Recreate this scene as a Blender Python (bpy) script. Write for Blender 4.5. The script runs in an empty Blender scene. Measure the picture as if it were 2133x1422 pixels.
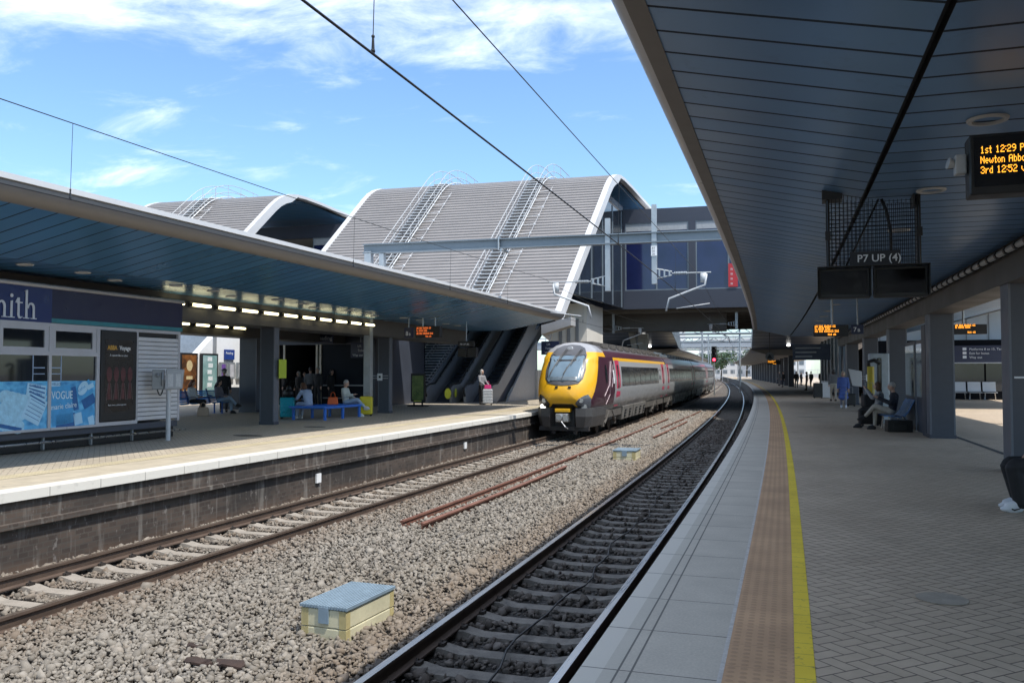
import bpy, bmesh, math, random
import numpy as np
from mathutils import Vector, Matrix
R = math.radians
random.seed(7)
rng = np.random.default_rng(11)
sc = bpy.context.scene
COL = sc.collection

# ------------------------------------------------------------------ camera
cam_d = bpy.data.cameras.new("camera"); cam = bpy.data.objects.new("camera", cam_d); COL.objects.link(cam)
EYE = 1.59
FPX = 1780.0
cam_d.sensor_width = 36.0; cam_d.lens = 36.0 * FPX / 2133.0
cam_d.clip_start = 0.05; cam_d.clip_end = 6000
YAW = math.atan(629 / FPX); PITCH = math.atan((776 - 711) / FPX)
cam.location = (0, 0, EYE)
cam.rotation_euler = (math.pi / 2 + PITCH, 0, YAW)
sc.camera = cam

# ------------------------------------------------------------------ sky, sun, exposure
SUN = Vector((0.50, -0.20, 1.0)).normalized()          # towards the sun
SUN_EL = math.asin(SUN.z)
SUN_AZ = math.atan2(SUN.x, SUN.y)                      # clockwise from +Y
world = bpy.data.worlds.new("World"); sc.world = world; world.use_nodes = True
nt = world.node_tree; nt.nodes.clear()
wo = nt.nodes.new("ShaderNodeOutputWorld"); bg = nt.nodes.new("ShaderNodeBackground")
sky = nt.nodes.new("ShaderNodeTexSky"); sky.sky_type = 'NISHITA'; sky.sun_disc = False
sky.sun_elevation = SUN_EL; sky.sun_rotation = SUN_AZ
sky.air_density = 1.0; sky.dust_density = 0.6; sky.ozone_density = 2.0
tc = nt.nodes.new("ShaderNodeTexCoord")
sep = nt.nodes.new("ShaderNodeSeparateXYZ"); nt.links.new(tc.outputs["Generated"], sep.inputs[0])
def wmath(op, a, b=None, c=None):
    n = nt.nodes.new("ShaderNodeMath"); n.operation = op
    for i, q in enumerate((a, b, c)):
        if q is None: continue
        if isinstance(q, (int, float)): n.inputs[i].default_value = q
        else: nt.links.new(q, n.inputs[i])
    return n.outputs[0]
# cirrus: direction projected on a high flat layer
zc = wmath('MAXIMUM', sep.outputs[2], 0.03)
px = wmath('DIVIDE', sep.outputs[0], wmath('ADD', zc, 0.12)); py = wmath('DIVIDE', sep.outputs[1], wmath('ADD', zc, 0.12))
cmb = nt.nodes.new("ShaderNodeCombineXYZ"); nt.links.new(px, cmb.inputs[0]); nt.links.new(py, cmb.inputs[1])
mp = nt.nodes.new("ShaderNodeMapping"); nt.links.new(cmb.outputs[0], mp.inputs[0])
mp.inputs["Rotation"].default_value = (0, 0, R(-28)); mp.inputs["Scale"].default_value = (1.0, 1.55, 1)
mp.inputs["Location"].default_value = (1.9, 0.6, 0)
n1 = nt.nodes.new("ShaderNodeTexNoise"); n1.inputs["Scale"].default_value = 2.4; n1.inputs["Detail"].default_value = 9; n1.inputs["Roughness"].default_value = 0.62; n1.inputs["Distortion"].default_value = 0.5
nt.links.new(mp.outputs[0], n1.inputs["Vector"])
n2 = nt.nodes.new("ShaderNodeTexNoise"); n2.inputs["Scale"].default_value = 0.8; n2.inputs["Detail"].default_value = 2
nt.links.new(mp.outputs[0], n2.inputs["Vector"])
# more cloud high up and a thin bank low down, clear between
hi = nt.nodes.new("ShaderNodeMapRange"); hi.inputs[1].default_value = 0.315; hi.inputs[2].default_value = 0.385; nt.links.new(sep.outputs[2], hi.inputs[0])
lo = nt.nodes.new("ShaderNodeMapRange"); lo.inputs[1].default_value = 0.25; lo.inputs[2].default_value = 0.16; nt.links.new(sep.outputs[2], lo.inputs[0])
cover = wmath('ADD', wmath('MULTIPLY', hi.outputs[0], 0.27), wmath('MULTIPLY', lo.outputs[0], 0.10))
dens = wmath('ADD', wmath('ADD', n1.outputs[0], wmath('MULTIPLY', wmath('SUBTRACT', n2.outputs[0], 0.5), 0.55)), cover)
cr = nt.nodes.new("ShaderNodeMapRange"); cr.interpolation_type = 'SMOOTHSTEP'; cr.inputs[1].default_value = 0.54; cr.inputs[2].default_value = 1.0
nt.links.new(dens, cr.inputs[0])
mixc = nt.nodes.new("ShaderNodeMixRGB"); nt.links.new(wmath('MULTIPLY', cr.outputs[0], 0.72), mixc.inputs[0])
tint = nt.nodes.new("ShaderNodeMixRGB"); tint.blend_type = "MULTIPLY"; tint.inputs[0].default_value = 1.0; tint.inputs[2].default_value = (0.84, 1.00, 1.10, 1); nt.links.new(sky.outputs[0], tint.inputs[1]); nt.links.new(tint.outputs[0], mixc.inputs[1]); mixc.inputs[2].default_value = (8.6, 9.0, 9.6, 1)
nt.links.new(mixc.outputs[0], bg.inputs[0]); bg.inputs[1].default_value = 0.14
nt.links.new(bg.outputs[0], wo.inputs[0])
sun_d = bpy.data.lights.new("sun", 'SUN'); sun_d.energy = 3.3; sun_d.angle = R(0.53); sun_d.color = (1.0, 0.955, 0.88)
sun = bpy.data.objects.new("sun", sun_d); COL.objects.link(sun)
sun.rotation_euler = SUN.to_track_quat('Z', 'Y').to_euler(); sun.location = (20, -10, 40)
sc.view_settings.view_transform = 'Standard'; sc.view_settings.look = 'None'
sc.view_settings.exposure = 0.70; sc.view_settings.gamma = 1.0
sc.render.engine = 'CYCLES'
sc.cycles.max_bounces = 7; sc.cycles.diffuse_bounces = 4; sc.cycles.glossy_bounces = 4; sc.cycles.transmission_bounces = 4
sc.cycles.caustics_reflective = False; sc.cycles.caustics_refractive = False
try: sc.cycles.use_denoising = True
except Exception: pass

# ------------------------------------------------------------------ the two curves everything follows
def integ(y, m0):
    if y < 0: return m0 * y
    return m0 * y + 0.105 * (y - 115 * (1 - math.exp(-y / 115)))
def slope(y, m0): return m0 + (0.105 * (1 - math.exp(-y / 115)) if y > 0 else 0)
def NE(s, d=0.0, z=0.0):
    "near platform edge frame: s along the line, d to the right of the platform edge"
    m = slope(s, .023); n = math.hypot(1, m)
    return Vector((-1.10 - integ(s, .023) + d / n, s + d * m / n, z))
def FC(s, d=0.0, z=0.0):
    "far track centre frame"
    m = slope(s, .006); n = math.hypot(1, m)
    return Vector((-8.58 - integ(s, .006) + d / n, s + d * m / n, z))
def ang(F, s):
    a = F(s - .5); b = F(s + .5); return math.atan2(-(b.x - a.x), b.y - a.y)   # rotation about z
RAIL = -0.915
BAL = RAIL - 0.185

# ------------------------------------------------------------------ material helpers
def lin(c):
    return tuple((x / 12.92 if x <= .04045 else ((x + .055) / 1.055) ** 2.4) for x in c)
class NT:
    def __init__(s, name):
        s.m = bpy.data.materials.new(name); s.m.use_nodes = True; s.t = s.m.node_tree; s.b = s.t.nodes["Principled BSDF"]
    def n(s, typ, **kw):
        q = s.t.nodes.new(typ)
        for k, v in kw.items():
            if k in q.inputs: q.inputs[k].default_value = v
            else: setattr(q, k, v)
        return q
    def l(s, a, b): s.t.links.new(a, b)
    def math(s, op, a, b=None, c=None):
        q = s.t.nodes.new("ShaderNodeMath"); q.operation = op
        for i, x in enumerate((a, b, c)):
            if x is None: continue
            if isinstance(x, (int, float)): q.inputs[i].default_value = x
            else: s.l(x, q.inputs[i])
        return q.outputs[0]
    def rng(s, a, f0, f1, t0=0., t1=1.):
        q = s.t.nodes.new("ShaderNodeMapRange"); s.l(a, q.inputs[0])
        for i, x in enumerate((f0, f1, t0, t1)): q.inputs[i + 1].default_value = x
        return q.outputs[0]
    def mix(s, f, a, b, mode='MIX'):
        q = s.t.nodes.new("ShaderNodeMixRGB"); q.blend_type = mode
        for i, x in enumerate((f, a, b)):
            if isinstance(x, (int, float)): q.inputs[i].default_value = x
            elif isinstance(x, (tuple, list)): q.inputs[i].default_value = (*x[:3], 1)
            else: s.l(x, q.inputs[i])
        return q.outputs[0]
    def coord(s, which="Object"):
        return s.n("ShaderNodeTexCoord").outputs[which]
    def noise(s, vec, scale, detail=4, rough=.55, dist=0.):
        q = s.n("ShaderNodeTexNoise", Scale=scale, Detail=detail, Roughness=rough, Distortion=dist); s.l(vec, q.inputs["Vector"]); return q.outputs[0]
    def scaled(s, vec, sx, sy, sz, rot=(0, 0, 0)):
        q = s.n("ShaderNodeMapping"); s.l(vec, q.inputs[0]); q.inputs["Scale"].default_value = (sx, sy, sz); q.inputs["Rotation"].default_value = rot; return q.outputs[0]
    def bump(s, h, strength=.3, dist=.01):
        q = s.n("ShaderNodeBump", Strength=strength, Distance=dist); s.l(h, q.inputs["Height"]); s.l(q.outputs[0], s.b.inputs["Normal"])
    def base(s, c):
        if isinstance(c, (tuple, list)): s.b.inputs["Base Color"].default_value = (*c[:3], 1)
        else: s.l(c, s.b.inputs["Base Color"])
    def rough(s, r):
        if isinstance(r, (int, float)): s.b.inputs["Roughness"].default_value = r
        else: s.l(r, s.b.inputs["Roughness"])
    def metal(s, v): s.b.inputs["Metallic"].default_value = v
MATS = {}
def pm(name, c, rough=.5, metal=0., var=.18, scale=6., bump=0., bscale=60., spec=None):
    "plain material with broad dirt variation"
    if name in MATS: return MATS[name]
    t = NT(name); o = t.coord()
    a = t.noise(o, scale, 5); b = t.noise(o, scale * 7, 3)
    k = t.math('ADD', t.math('MULTIPLY', a, .7), t.math('MULTIPLY', b, .3))
    f = t.rng(k, .3, .7)
    t.base(t.mix(f, tuple(x * (1 - var) for x in c), tuple(min(1, x * (1 + var)) for x in c)))
    t.rough(t.rng(a, .3, .7, max(.02, rough - .08), min(1, rough + .1))); t.metal(metal)
    if spec is not None: t.b.inputs["Specular IOR Level"].default_value = spec
    if bump: t.bump(t.noise(o, bscale, 3), bump, .01)
    MATS[name] = t.m; return t.m
def em(name, c, strength):
    if name in MATS: return MATS[name]
    t = NT(name); t.base((0, 0, 0)); t.b.inputs["Emission Color"].default_value = (*c, 1); t.b.inputs["Emission Strength"].default_value = strength
    MATS[name] = t.m; return t.m

# ------------------------------------------------------------------ mesh builder
ORG = {}
class MB:
    def __init__(s): s.v = []; s.f = []; s.uv = []; s.mi = []
    def add(s, vs, fs, mi=0, uv=None):
        o = len(s.v); s.v += [tuple(p) for p in vs]; s.f += [tuple(i + o for i in f) for f in fs]; s.mi += [mi] * len(fs)
        s.uv += list(uv) if uv else [(p[0], p[1]) for p in vs]
        return s
    def box(s, x0, x1, y0, y1, z0, z1, mi=0):
        v = [(x, y, z) for x in (x0, x1) for y in (y0, y1) for z in (z0, z1)]
        return s.add(v, [(0, 1, 3, 2), (4, 6, 7, 5), (0, 4, 5, 1), (2, 3, 7, 6), (0, 2, 6, 4), (1, 5, 7, 3)], mi)
    def obox(s, c, ax, ay, az, mi=0):
        "box by centre and three half-axis vectors"
        c, ax, ay, az = map(Vector, (c, ax, ay, az))
        v = [c + i * ax + j * ay + k * az for i in (-1, 1) for j in (-1, 1) for k in (-1, 1)]
        fs = [(0, 1, 3, 2), (4, 6, 7, 5), (0, 4, 5, 1), (2, 3, 7, 6), (0, 2, 6, 4), (1, 5, 7, 3)]
        if ax.cross(ay).dot(az) < 0: fs = [f[::-1] for f in fs]
        return s.add(v, fs, mi)
    def fbox(s, F, s0, s1, d0, d1, z0, z1, mi=0):
        "box standing in a curve frame"
        v = [F(a, d, z) for d in (d0, d1) for a in (s0, s1) for z in (z0, z1)]
        return s.add(v, [(0, 1, 3, 2), (4, 6, 7, 5), (0, 4, 5, 1), (2, 3, 7, 6), (0, 2, 6, 4), (1, 5, 7, 3)], mi)
    def tube(s, pts, r, n=8, caps=True, mi=0):
        pts = [Vector(p) for p in pts]; m = len(pts)
        rs = r if isinstance(r, (list, tuple)) else [r] * m
        vs = []; up = None
        for i, p in enumerate(pts):
            t = (pts[min(i + 1, m - 1)] - pts[max(i - 1, 0)]); t = t.normalized() if t.length > 1e-9 else Vector((0, 0, 1))
            if up is None: up = Vector((0, 0, 1)) if abs(t.z) < .9 else Vector((0, 1, 0))
            x = t.cross(up); x = x.normalized() if x.length > 1e-6 else t.orthogonal().normalized()
            y = x.cross(t).normalized(); up = y
            vs += [p + rs[i] * (math.cos(2 * math.pi * k / n) * x + math.sin(2 * math.pi * k / n) * y) for k in range(n)]
        fs = [(i * n + k, i * n + (k + 1) % n, (i + 1) * n + (k + 1) % n, (i + 1) * n + k) for i in range(m - 1) for k in range(n)]
        if caps: fs += [tuple(range(n))[::-1], tuple((m - 1) * n + k for k in range(n))]
        return s.add(vs, fs, mi)
    def sph(s, c, r, nu=12, nv=8, mi=0, rot=None):
        c = Vector(c); rx, ry, rz = r if isinstance(r, (tuple, list)) else (r, r, r)
        vs = [Vector((0, 0, -rz))]
        for j in range(1, nv):
            a = math.pi * j / nv - math.pi / 2
            vs += [Vector((rx * math.cos(a) * math.cos(2 * math.pi * i / nu), ry * math.cos(a) * math.sin(2 * math.pi * i / nu), rz * math.sin(a))) for i in range(nu)]
        vs.append(Vector((0, 0, rz)))
        if rot is not None: vs = [rot @ v for v in vs]
        vs = [v + c for v in vs]
        fs = [(0, 1 + (i + 1) % nu, 1 + i) for i in range(nu)]
        for j in range(nv - 2):
            fs += [(1 + j * nu + i, 1 + j * nu + (i + 1) % nu, 1 + (j + 1) * nu + (i + 1) % nu, 1 + (j + 1) * nu + i) for i in range(nu)]
        L = len(vs) - 1; b = 1 + (nv - 2) * nu
        fs += [(b + i, b + (i + 1) % nu, L) for i in range(nu)]
        return s.add(vs, fs, mi)
    def poly(s, p3, thick, mi=0):
        "flat polygon given in 3-D extruded by the vector thick"
        p3 = [Vector(p) for p in p3]; n = len(p3); th = Vector(thick)
        nor = Vector((0, 0, 0))
        for i in range(n): nor += p3[i].cross(p3[(i + 1) % n])
        fs = [tuple(range(n)), tuple(range(2 * n - 1, n - 1, -1))] + [(i, n + i, n + (i + 1) % n, (i + 1) % n) for i in range(n)]
        if nor.dot(th) > 0: fs = [f[::-1] for f in fs]
        return s.add(p3 + [p + th for p in p3], fs, mi)
    def sweep(s, F, prof, ss, closed=False, mi=0, caps=False, mis=None):
        "profile [(d,z)] swept along a curve frame; uv in metres"
        n = len(prof); vs = []; uv = []; acc = [0.]
        for i in range(1, n): acc.append(acc[-1] + math.hypot(prof[i][0] - prof[i - 1][0], prof[i][1] - prof[i - 1][1]))
        for a in ss:
            for i, (d, z) in enumerate(prof): vs.append(F(a, d, z)); uv.append((a, acc[i]))
        k = n if closed else n - 1
        o = len(s.v)
        for j in range(len(ss) - 1):
            for i in range(k):
                s.f.append((o + j * n + i, o + j * n + (i + 1) % n, o + (j + 1) * n + (i + 1) % n, o + (j + 1) * n + i)); s.mi.append(mis[i] if mis else mi)
        if caps:
            s.f.append(tuple(o + i for i in range(n))); s.f.append(tuple(o + (len(ss) - 1) * n + i for i in range(n))[::-1]); s.mi += [mi, mi]
        s.v += [tuple(p) for p in vs]; s.uv += uv
        return s
    def build(s, name, mats, parent=None, smooth=False, bevel=0., org=None, auto=None):
        if not isinstance(mats, (list, tuple)): mats = [mats]
        me = bpy.data.meshes.new(name)
        if parent is not None: o0 = ORG[parent.name]
        elif org is not None: o0 = Vector(org)
        else:
            a = np.array(s.v); o0 = Vector(((a[:, 0].min() + a[:, 0].max()) / 2, (a[:, 1].min() + a[:, 1].max()) / 2, a[:, 2].min()))
        me.from_pydata([(p[0] - o0.x, p[1] - o0.y, p[2] - o0.z) for p in s.v], [], s.f)
        for m in mats: me.materials.append(m)
        if len(mats) > 1: me.polygons.foreach_set("material_index", s.mi)
        ul = me.uv_layers.new(name="UVMap")
        vi = np.empty(len(me.loops), dtype=np.int32); me.loops.foreach_get("vertex_index", vi)
        ul.data.foreach_set("uv", np.array(s.uv, dtype=np.float32)[vi].ravel())
        if smooth: me.polygons.foreach_set("use_smooth", [True] * len(me.polygons))
        me.update()
        ob = bpy.data.objects.new(name, me); COL.objects.link(ob)
        if parent is not None: ob.parent = parent; ORG[ob.name] = ORG[parent.name]
        else: ob.location = o0; ORG[ob.name] = o0.copy()
        if smooth and auto is not None:
            bm = bmesh.new(); bm.from_mesh(me)
            for e in bm.edges:
                if len(e.link_faces) == 2 and e.calc_face_angle(0) > R(auto): e.smooth = False
            bm.to_mesh(me); bm.free()
        if bevel:
            b = ob.modifiers.new("bevel", 'BEVEL'); b.width = bevel; b.segments = 2; b.limit_method = 'ANGLE'; b.angle_limit = R(40)
        return ob
def tag(o, label=None, cat=None, group=None, kind=None):
    if label: o["label"] = label
    if cat: o["category"] = cat
    if group: o["group"] = group
    if kind: o["kind"] = kind
    return o
def thing(name, label, cat, loc=(0, 0, 0), rotz=0., group=None, local=False):
    o = bpy.data.objects.new(name, None); COL.objects.link(o); o.empty_display_size = .2
    o.location = loc; o.rotation_euler = (0, 0, rotz)
    ORG[o.name] = Vector((0, 0, 0)) if (local or rotz) else Vector(loc)
    return tag(o, label, cat, group)
def struct(mb, name, mats, **kw): return tag(mb.build(name, mats, **kw), kind="structure")
def dup(root, loc, rotz=None, label=None, group=None):
    def cp(o, par):
        c = o.copy(); COL.objects.link(c); c.parent = par; ORG[c.name] = ORG.get(o.name, Vector()).copy()
        for ch in o.children: cp(ch, c)
        return c
    r = cp(root, None); r.location = loc
    if rotz is not None: r.rotation_euler = (0, 0, rotz)
    if label: r["label"] = label
    if group: r["group"] = group
    return r
def text(body, size, mat, parent, mtx, name="lettering", ext=.002, align='LEFT', bold=0., space=1.):
    "text as a mesh part; mtx is in world (or the parent's local) space, x right, y up, z out"
    cu = bpy.data.curves.new(name, 'FONT'); cu.body = body; cu.size = size; cu.extrude = ext; cu.align_x = align; cu.offset = bold; cu.space_character = space; cu.resolution_u = 3
    tmp = bpy.data.objects.new("tmp", cu); COL.objects.link(tmp)
    me = bpy.data.meshes.new_from_object(tmp.evaluated_get(bpy.context.evaluated_depsgraph_get()))
    bpy.data.objects.remove(tmp); bpy.data.curves.remove(cu)
    me.name = name; me.materials.clear(); me.materials.append(mat)
    o0 = ORG[parent.name]
    me.transform(Matrix.Translation(-o0) @ mtx)
    ob = bpy.data.objects.new(name, me); COL.objects.link(ob); ob.parent = parent; ORG[ob.name] = o0
    return ob
def frame_m(origin, right, up):
    r = Vector(right).normalized(); u = Vector(up).normalized(); n = r.cross(u)
    m = Matrix((r, u, n)).transposed().to_4x4(); m.translation = Vector(origin); return m
def lspace(a, b, step):
    n = max(1, int(round((b - a) / step))); return [a + (b - a) * i / n for i in range(n + 1)]
GROW = lspace(-25, 20, 1.5) + lspace(20, 80, 2.5)[1:] + lspace(80, 360, 8)[1:]

# ------------------------------------------------------------------ setting materials
M = {}
def mk_ballast(name, a, b, c):
    t = NT(name); o = t.coord()
    at = t.n("ShaderNodeAttribute", attribute_name="tone")
    big = t.rng(t.noise(o, .35, 4), .35, .65); fine = t.noise(o, 34, 3)
    col = t.mix(at.outputs["Fac"], a, b); col = t.mix(t.math('MULTIPLY', big, .45), col, c)
    ru = t.n("ShaderNodeAttribute", attribute_name="rust"); col = t.mix(ru.outputs["Fac"], col, (.165, .112, .072))
    col = t.mix(t.rng(fine, .3, .7, 0, .35), col, (.62, .58, .53), 'MULTIPLY')
    t.base(col); t.rough(.88); t.bump(fine, .5, .01); return t.m
M['stone'] = mk_ballast("ballast_stone", (.125, .112, .095), (.345, .315, .275), (.19, .165, .13))
M['stone_dark'] = mk_ballast("ballast_stone_dark", (.055, .05, .046), (.15, .14, .13), (.07, .055, .045))  # darker tones for the stones along the near track
def mk_bed():
    t = NT("ballast_bed"); o = t.coord()
    v = t.n("ShaderNodeTexVoronoi", Scale=17.0); t.l(o, v.inputs["Vector"])
    n = t.noise(o, 40, 3); big = t.rng(t.noise(o, .4, 3), .35, .65)
    c = t.mix(t.rng(v.outputs["Distance"], .15, .6), (.22, .19, .165), (.05, .043, .037)); c = t.mix(t.math('MULTIPLY', big, .35), c, (.17, .13, .10))
    t.base(c); t.rough(.9); t.bump(t.math('ADD', t.math('MULTIPLY', v.outputs["Distance"], -1.), n), .9, .04); return t.m
M['bed'] = mk_bed()
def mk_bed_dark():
    t = NT("ballast_bed_dark"); o = t.coord()
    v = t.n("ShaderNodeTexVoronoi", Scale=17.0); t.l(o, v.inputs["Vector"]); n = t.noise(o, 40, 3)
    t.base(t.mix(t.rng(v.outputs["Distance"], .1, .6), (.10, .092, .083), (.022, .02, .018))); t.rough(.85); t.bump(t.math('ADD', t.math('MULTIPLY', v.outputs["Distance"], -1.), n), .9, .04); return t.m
M['bed_dark'] = mk_bed_dark()  # darker bed tones on the near track's side
def mk_herring(name, c1, c2, joint, w=.10, sheen=.55):
    t = NT(name); o = t.coord()
    p = t.scaled(o, 1 / w, 1 / w, 1, (0, 0, R(45)))
    sp = t.n("ShaderNodeSeparateXYZ"); t.l(p, sp.inputs[0]); u, v = sp.outputs[0], sp.outputs[1]
    i = t.math('FLOOR', u); j = t.math('FLOOR', v); fu = t.math('SUBTRACT', u, i); fv = t.math('SUBTRACT', v, j)
    k = t.math('FLOORED_MODULO', t.math('SUBTRACT', i, j), 4.0)
    horiz = t.math('LESS_THAN', k, 1.5)
    first = t.math('ADD', t.math('MULTIPLY', t.math('COMPARE', k, 1.0, .2), 1.0), t.math('COMPARE', k, 2.0, .2))   # second half of its brick
    lx = t.math('ADD', t.math('ADD', t.math('MULTIPLY', fu, horiz), t.math('MULTIPLY', fv, t.math('SUBTRACT', 1.0, horiz))), first)
    ly = t.math('ADD', t.math('MULTIPLY', fv, horiz), t.math('MULTIPLY', fu, t.math('SUBTRACT', 1.0, horiz)))
    ex = t.math('MINIMUM', lx, t.math('SUBTRACT', 2.0, lx)); ey = t.math('MINIMUM', ly, t.math('SUBTRACT', 1.0, ly))
    e = t.math('MINIMUM', ex, ey)
    jt = t.n("ShaderNodeMapRange", interpolation_type='SMOOTHSTEP'); t.l(e, jt.inputs[0]); jt.inputs[1].default_value = .02; jt.inputs[2].default_value = .075
    # one tone per brick
    bi = t.math('SUBTRACT', i, t.math('MULTIPLY', first, horiz)); bj = t.math('SUBTRACT', j, t.math('MULTIPLY', first, t.math('SUBTRACT', 1.0, horiz)))
    cb = t.n("ShaderNodeCombineXYZ"); t.l(bi, cb.inputs[0]); t.l(bj, cb.inputs[1])
    wn = t.n("ShaderNodeTexWhiteNoise", noise_dimensions='2D'); t.l(cb.outputs[0], wn.inputs["Vector"])
    big = t.rng(t.noise(o, .55, 5, .6), .32, .68); grime = t.rng(t.noise(o, 9, 4), .3, .7)
    c = t.mix(t.math('ADD', t.math('MULTIPLY', wn.outputs["Value"], .45), t.math('MULTIPLY', big, .55)), c1, c2)
    c = t.mix(t.math('MULTIPLY', grime, .25), c, tuple(x * .6 for x in c1))
    gv = t.n("ShaderNodeTexVoronoi", Scale=2.6); t.l(o, gv.inputs["Vector"]); gum = t.math('LESS_THAN', t.math('ADD', gv.outputs["Distance"], t.math('MULTIPLY', t.noise(o, 30, 2), .03)), .065)
    c = t.mix(t.math('MULTIPLY', gum, .45), c, tuple(x * .35 for x in c1)); stain = t.rng(t.noise(o, 1.3, 6, .7, .4), .56, .72); c = t.mix(t.math('MULTIPLY', stain, .38), c, tuple(x * .5 for x in c1))
    t.base(t.mix(jt.outputs[0], joint, c)); t.rough(t.rng(big, 0, 1, sheen, sheen + .2)); t.bump(jt.outputs[0], .35, .004); return t.m
M['pave'] = mk_herring("herringbone_paving", (.44, .35, .255), (.60, .485, .36), (.13, .10, .078))
M['pave_far'] = mk_herring("buff_block_paving", (.385, .33, .255), (.53, .46, .36), (.18, .155, .125))
def mk_coping():
    t = NT("coping_slab"); uv = t.coord("UV"); o = t.coord()
    sp = t.n("ShaderNodeSeparateXYZ"); t.l(uv, sp.inputs[0]); u, v = sp.outputs[0], sp.outputs[1]
    q = t.math('DIVIDE', u, .76); fr = t.math('FRACT', q); e = t.math('MINIMUM', fr, t.math('SUBTRACT', 1., fr))
    wob = t.math('MULTIPLY', t.math('SUBTRACT', t.noise(o, 14, 2), .5), .008)
    jt = t.math('LESS_THAN', t.math('ADD', e, wob), .0075)
    wn = t.n("ShaderNodeTexWhiteNoise", noise_dimensions='1D'); t.l(t.math('FLOOR', q), wn.inputs["W"])
    big = t.rng(t.noise(o, 2.2, 6, .65), .3, .7); sp2 = t.rng(t.noise(o, 60, 2), .35, .65)
    c = t.mix(t.math('ADD', t.math('MULTIPLY', wn.outputs["Value"], .35), t.math('MULTIPLY', big, .65)), (.46, .42, .355), (.60, .55, .465))
    c = t.mix(t.math('MULTIPLY', sp2, .18), c, (.12, .12, .115))
    near = t.math('LESS_THAN', v, .215); c = t.mix(t.math('MULTIPLY', near, .55), c, (.52, .495, .43))
    lip = t.math('LESS_THAN', v, .125); c = t.mix(t.math('MULTIPLY', lip, .65), c, (.66, .63, .56))
    g = None
    for gv in (.205, .275):
        gg = t.math('COMPARE', v, gv, .006); g = gg if g is None else t.math('MAXIMUM', g, gg)
    dark = t.math('MAXIMUM', jt, g)
    t.base(t.mix(t.math('MULTIPLY', dark, .8), c, (.05, .05, .048))); t.rough(.7); t.bump(t.math('MULTIPLY', dark, -1.), .5, .006); return t.m
M['coping'] = mk_coping()
def mk_tactile(name, c, joint_every=.4):
    t = NT(name); uv = t.coord("UV"); o = t.coord()
    sp = t.n("ShaderNodeSeparateXYZ"); t.l(uv, sp.inputs[0]); u, v = sp.outputs[0], sp.outputs[1]
    fu = t.math('SUBTRACT', t.math('FRACT', t.math('DIVIDE', u, .0667)), .5); fv = t.math('SUBTRACT', t.math('FRACT', t.math('DIVIDE', v, .0667)), .5)
    d = t.math('SQRT', t.math('ADD', t.math('MULTIPLY', fu, fu), t.math('MULTIPLY', fv, fv)))
    dome = t.rng(d, .22, .36, 1, 0)
    j = t.math('LESS_THAN', t.math('FRACT', t.math('DIVIDE', u, joint_every)), .012)
    big = t.rng(t.noise(o, 1.6, 5), .3, .7)
    cc = t.mix(big, tuple(x * .82 for x in c), tuple(x * 1.12 for x in c)); cc = t.mix(t.math('MULTIPLY', dome, .35), cc, tuple(x * .45 for x in c)); cc = t.mix(t.math('MULTIPLY', j, .6), cc, tuple(x * .35 for x in c))
    t.base(cc); t.rough(.75); t.bump(dome, .6, .005); return t.m
M['tactile'] = mk_tactile("tactile_paving", (.54, .335, .19))
M['tactile_far'] = mk_tactile("tactile_paving_buff", (.49, .42, .28))
def mk_yellow():
    t = NT("yellow_line_paint"); o = t.coord(); uv = t.coord("UV")
    sp = t.n("ShaderNodeSeparateXYZ"); t.l(uv, sp.inputs[0])
    fr = t.math('FRACT', t.math('DIVIDE', sp.outputs[0], .205)); j = t.math('LESS_THAN', t.math('ADD', fr, t.math('MULTIPLY', t.math('SUBTRACT', t.noise(o, 25, 2), .5), .06)), .03)
    wear = t.rng(t.noise(o, 16, 6, .7), .57, .70); big = t.rng(t.noise(o, 2, 4), .3, .7)
    c = t.mix(big, (.76, .55, .03), (.90, .68, .05)); c = t.mix(t.math('MULTIPLY', wear, .75), c, (.16, .13, .07)); c = t.mix(t.math('MULTIPLY', j, .6), c, (.10, .08, .03))
    t.base(c); t.rough(.6); return t.m
M['yellow'] = mk_yellow()
def mk_wallbrick():
    t = NT("sooty_brick"); uv = t.coord("UV"); o = t.coord()
    b = t.n("ShaderNodeTexBrick", Scale=1.0); t.l(uv, b.inputs["Vector"])
    b.inputs["Brick Width"].default_value = .16; b.inputs["Row Height"].default_value = .077; b.inputs["Mortar Size"].default_value = .009; b.inputs["Bias"].default_value = .1
    b.inputs["Color1"].default_value = (.050, .034, .026, 1); b.inputs["Color2"].default_value = (.095, .068, .052, 1); b.inputs["Mortar"].default_value = (.085, .072, .06, 1)
    sp = t.n("ShaderNodeSeparateXYZ"); t.l(o, sp.inputs[0])
    big = t.rng(t.noise(t.scaled(o, .6, .35, 1.2), 1.0, 5), .35, .65)
    streak = t.rng(t.noise(t.scaled(o, 3.2, 3.2, .35), 1.6, 4, .6), .55, .70)
    c = t.mix(t.math('MULTIPLY', big, .8), b.outputs["Color"], (.020, .018, .017))
    rust = t.math('MULTIPLY', t.rng(uv_z(t), .95, 1.2), t.rng(t.noise(o, 1.2, 3), .3, .6)); c = t.mix(t.math('MULTIPLY', rust, .55), c, (.21, .12, .07))
    patchy = t.rng(t.noise(t.scaled(o, 9, 9, 5), 1.0, 3, .7), .62, .70); c = t.mix(t.math('MULTIPLY', patchy, .5), c, (.26, .24, .22))
    c = t.mix(t.math('MULTIPLY', streak, .42), c, (.30, .28, .25))
    t.base(c); t.rough(.85); t.bump(b.outputs["Fac"], -.4, .008); return t.m
def uv_z(t):
    uv = t.coord("UV"); sp = t.n("ShaderNodeSeparateXYZ"); t.l(uv, sp.inputs[0]); return sp.outputs[1]
M['brick'] = mk_wallbrick()
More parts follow.
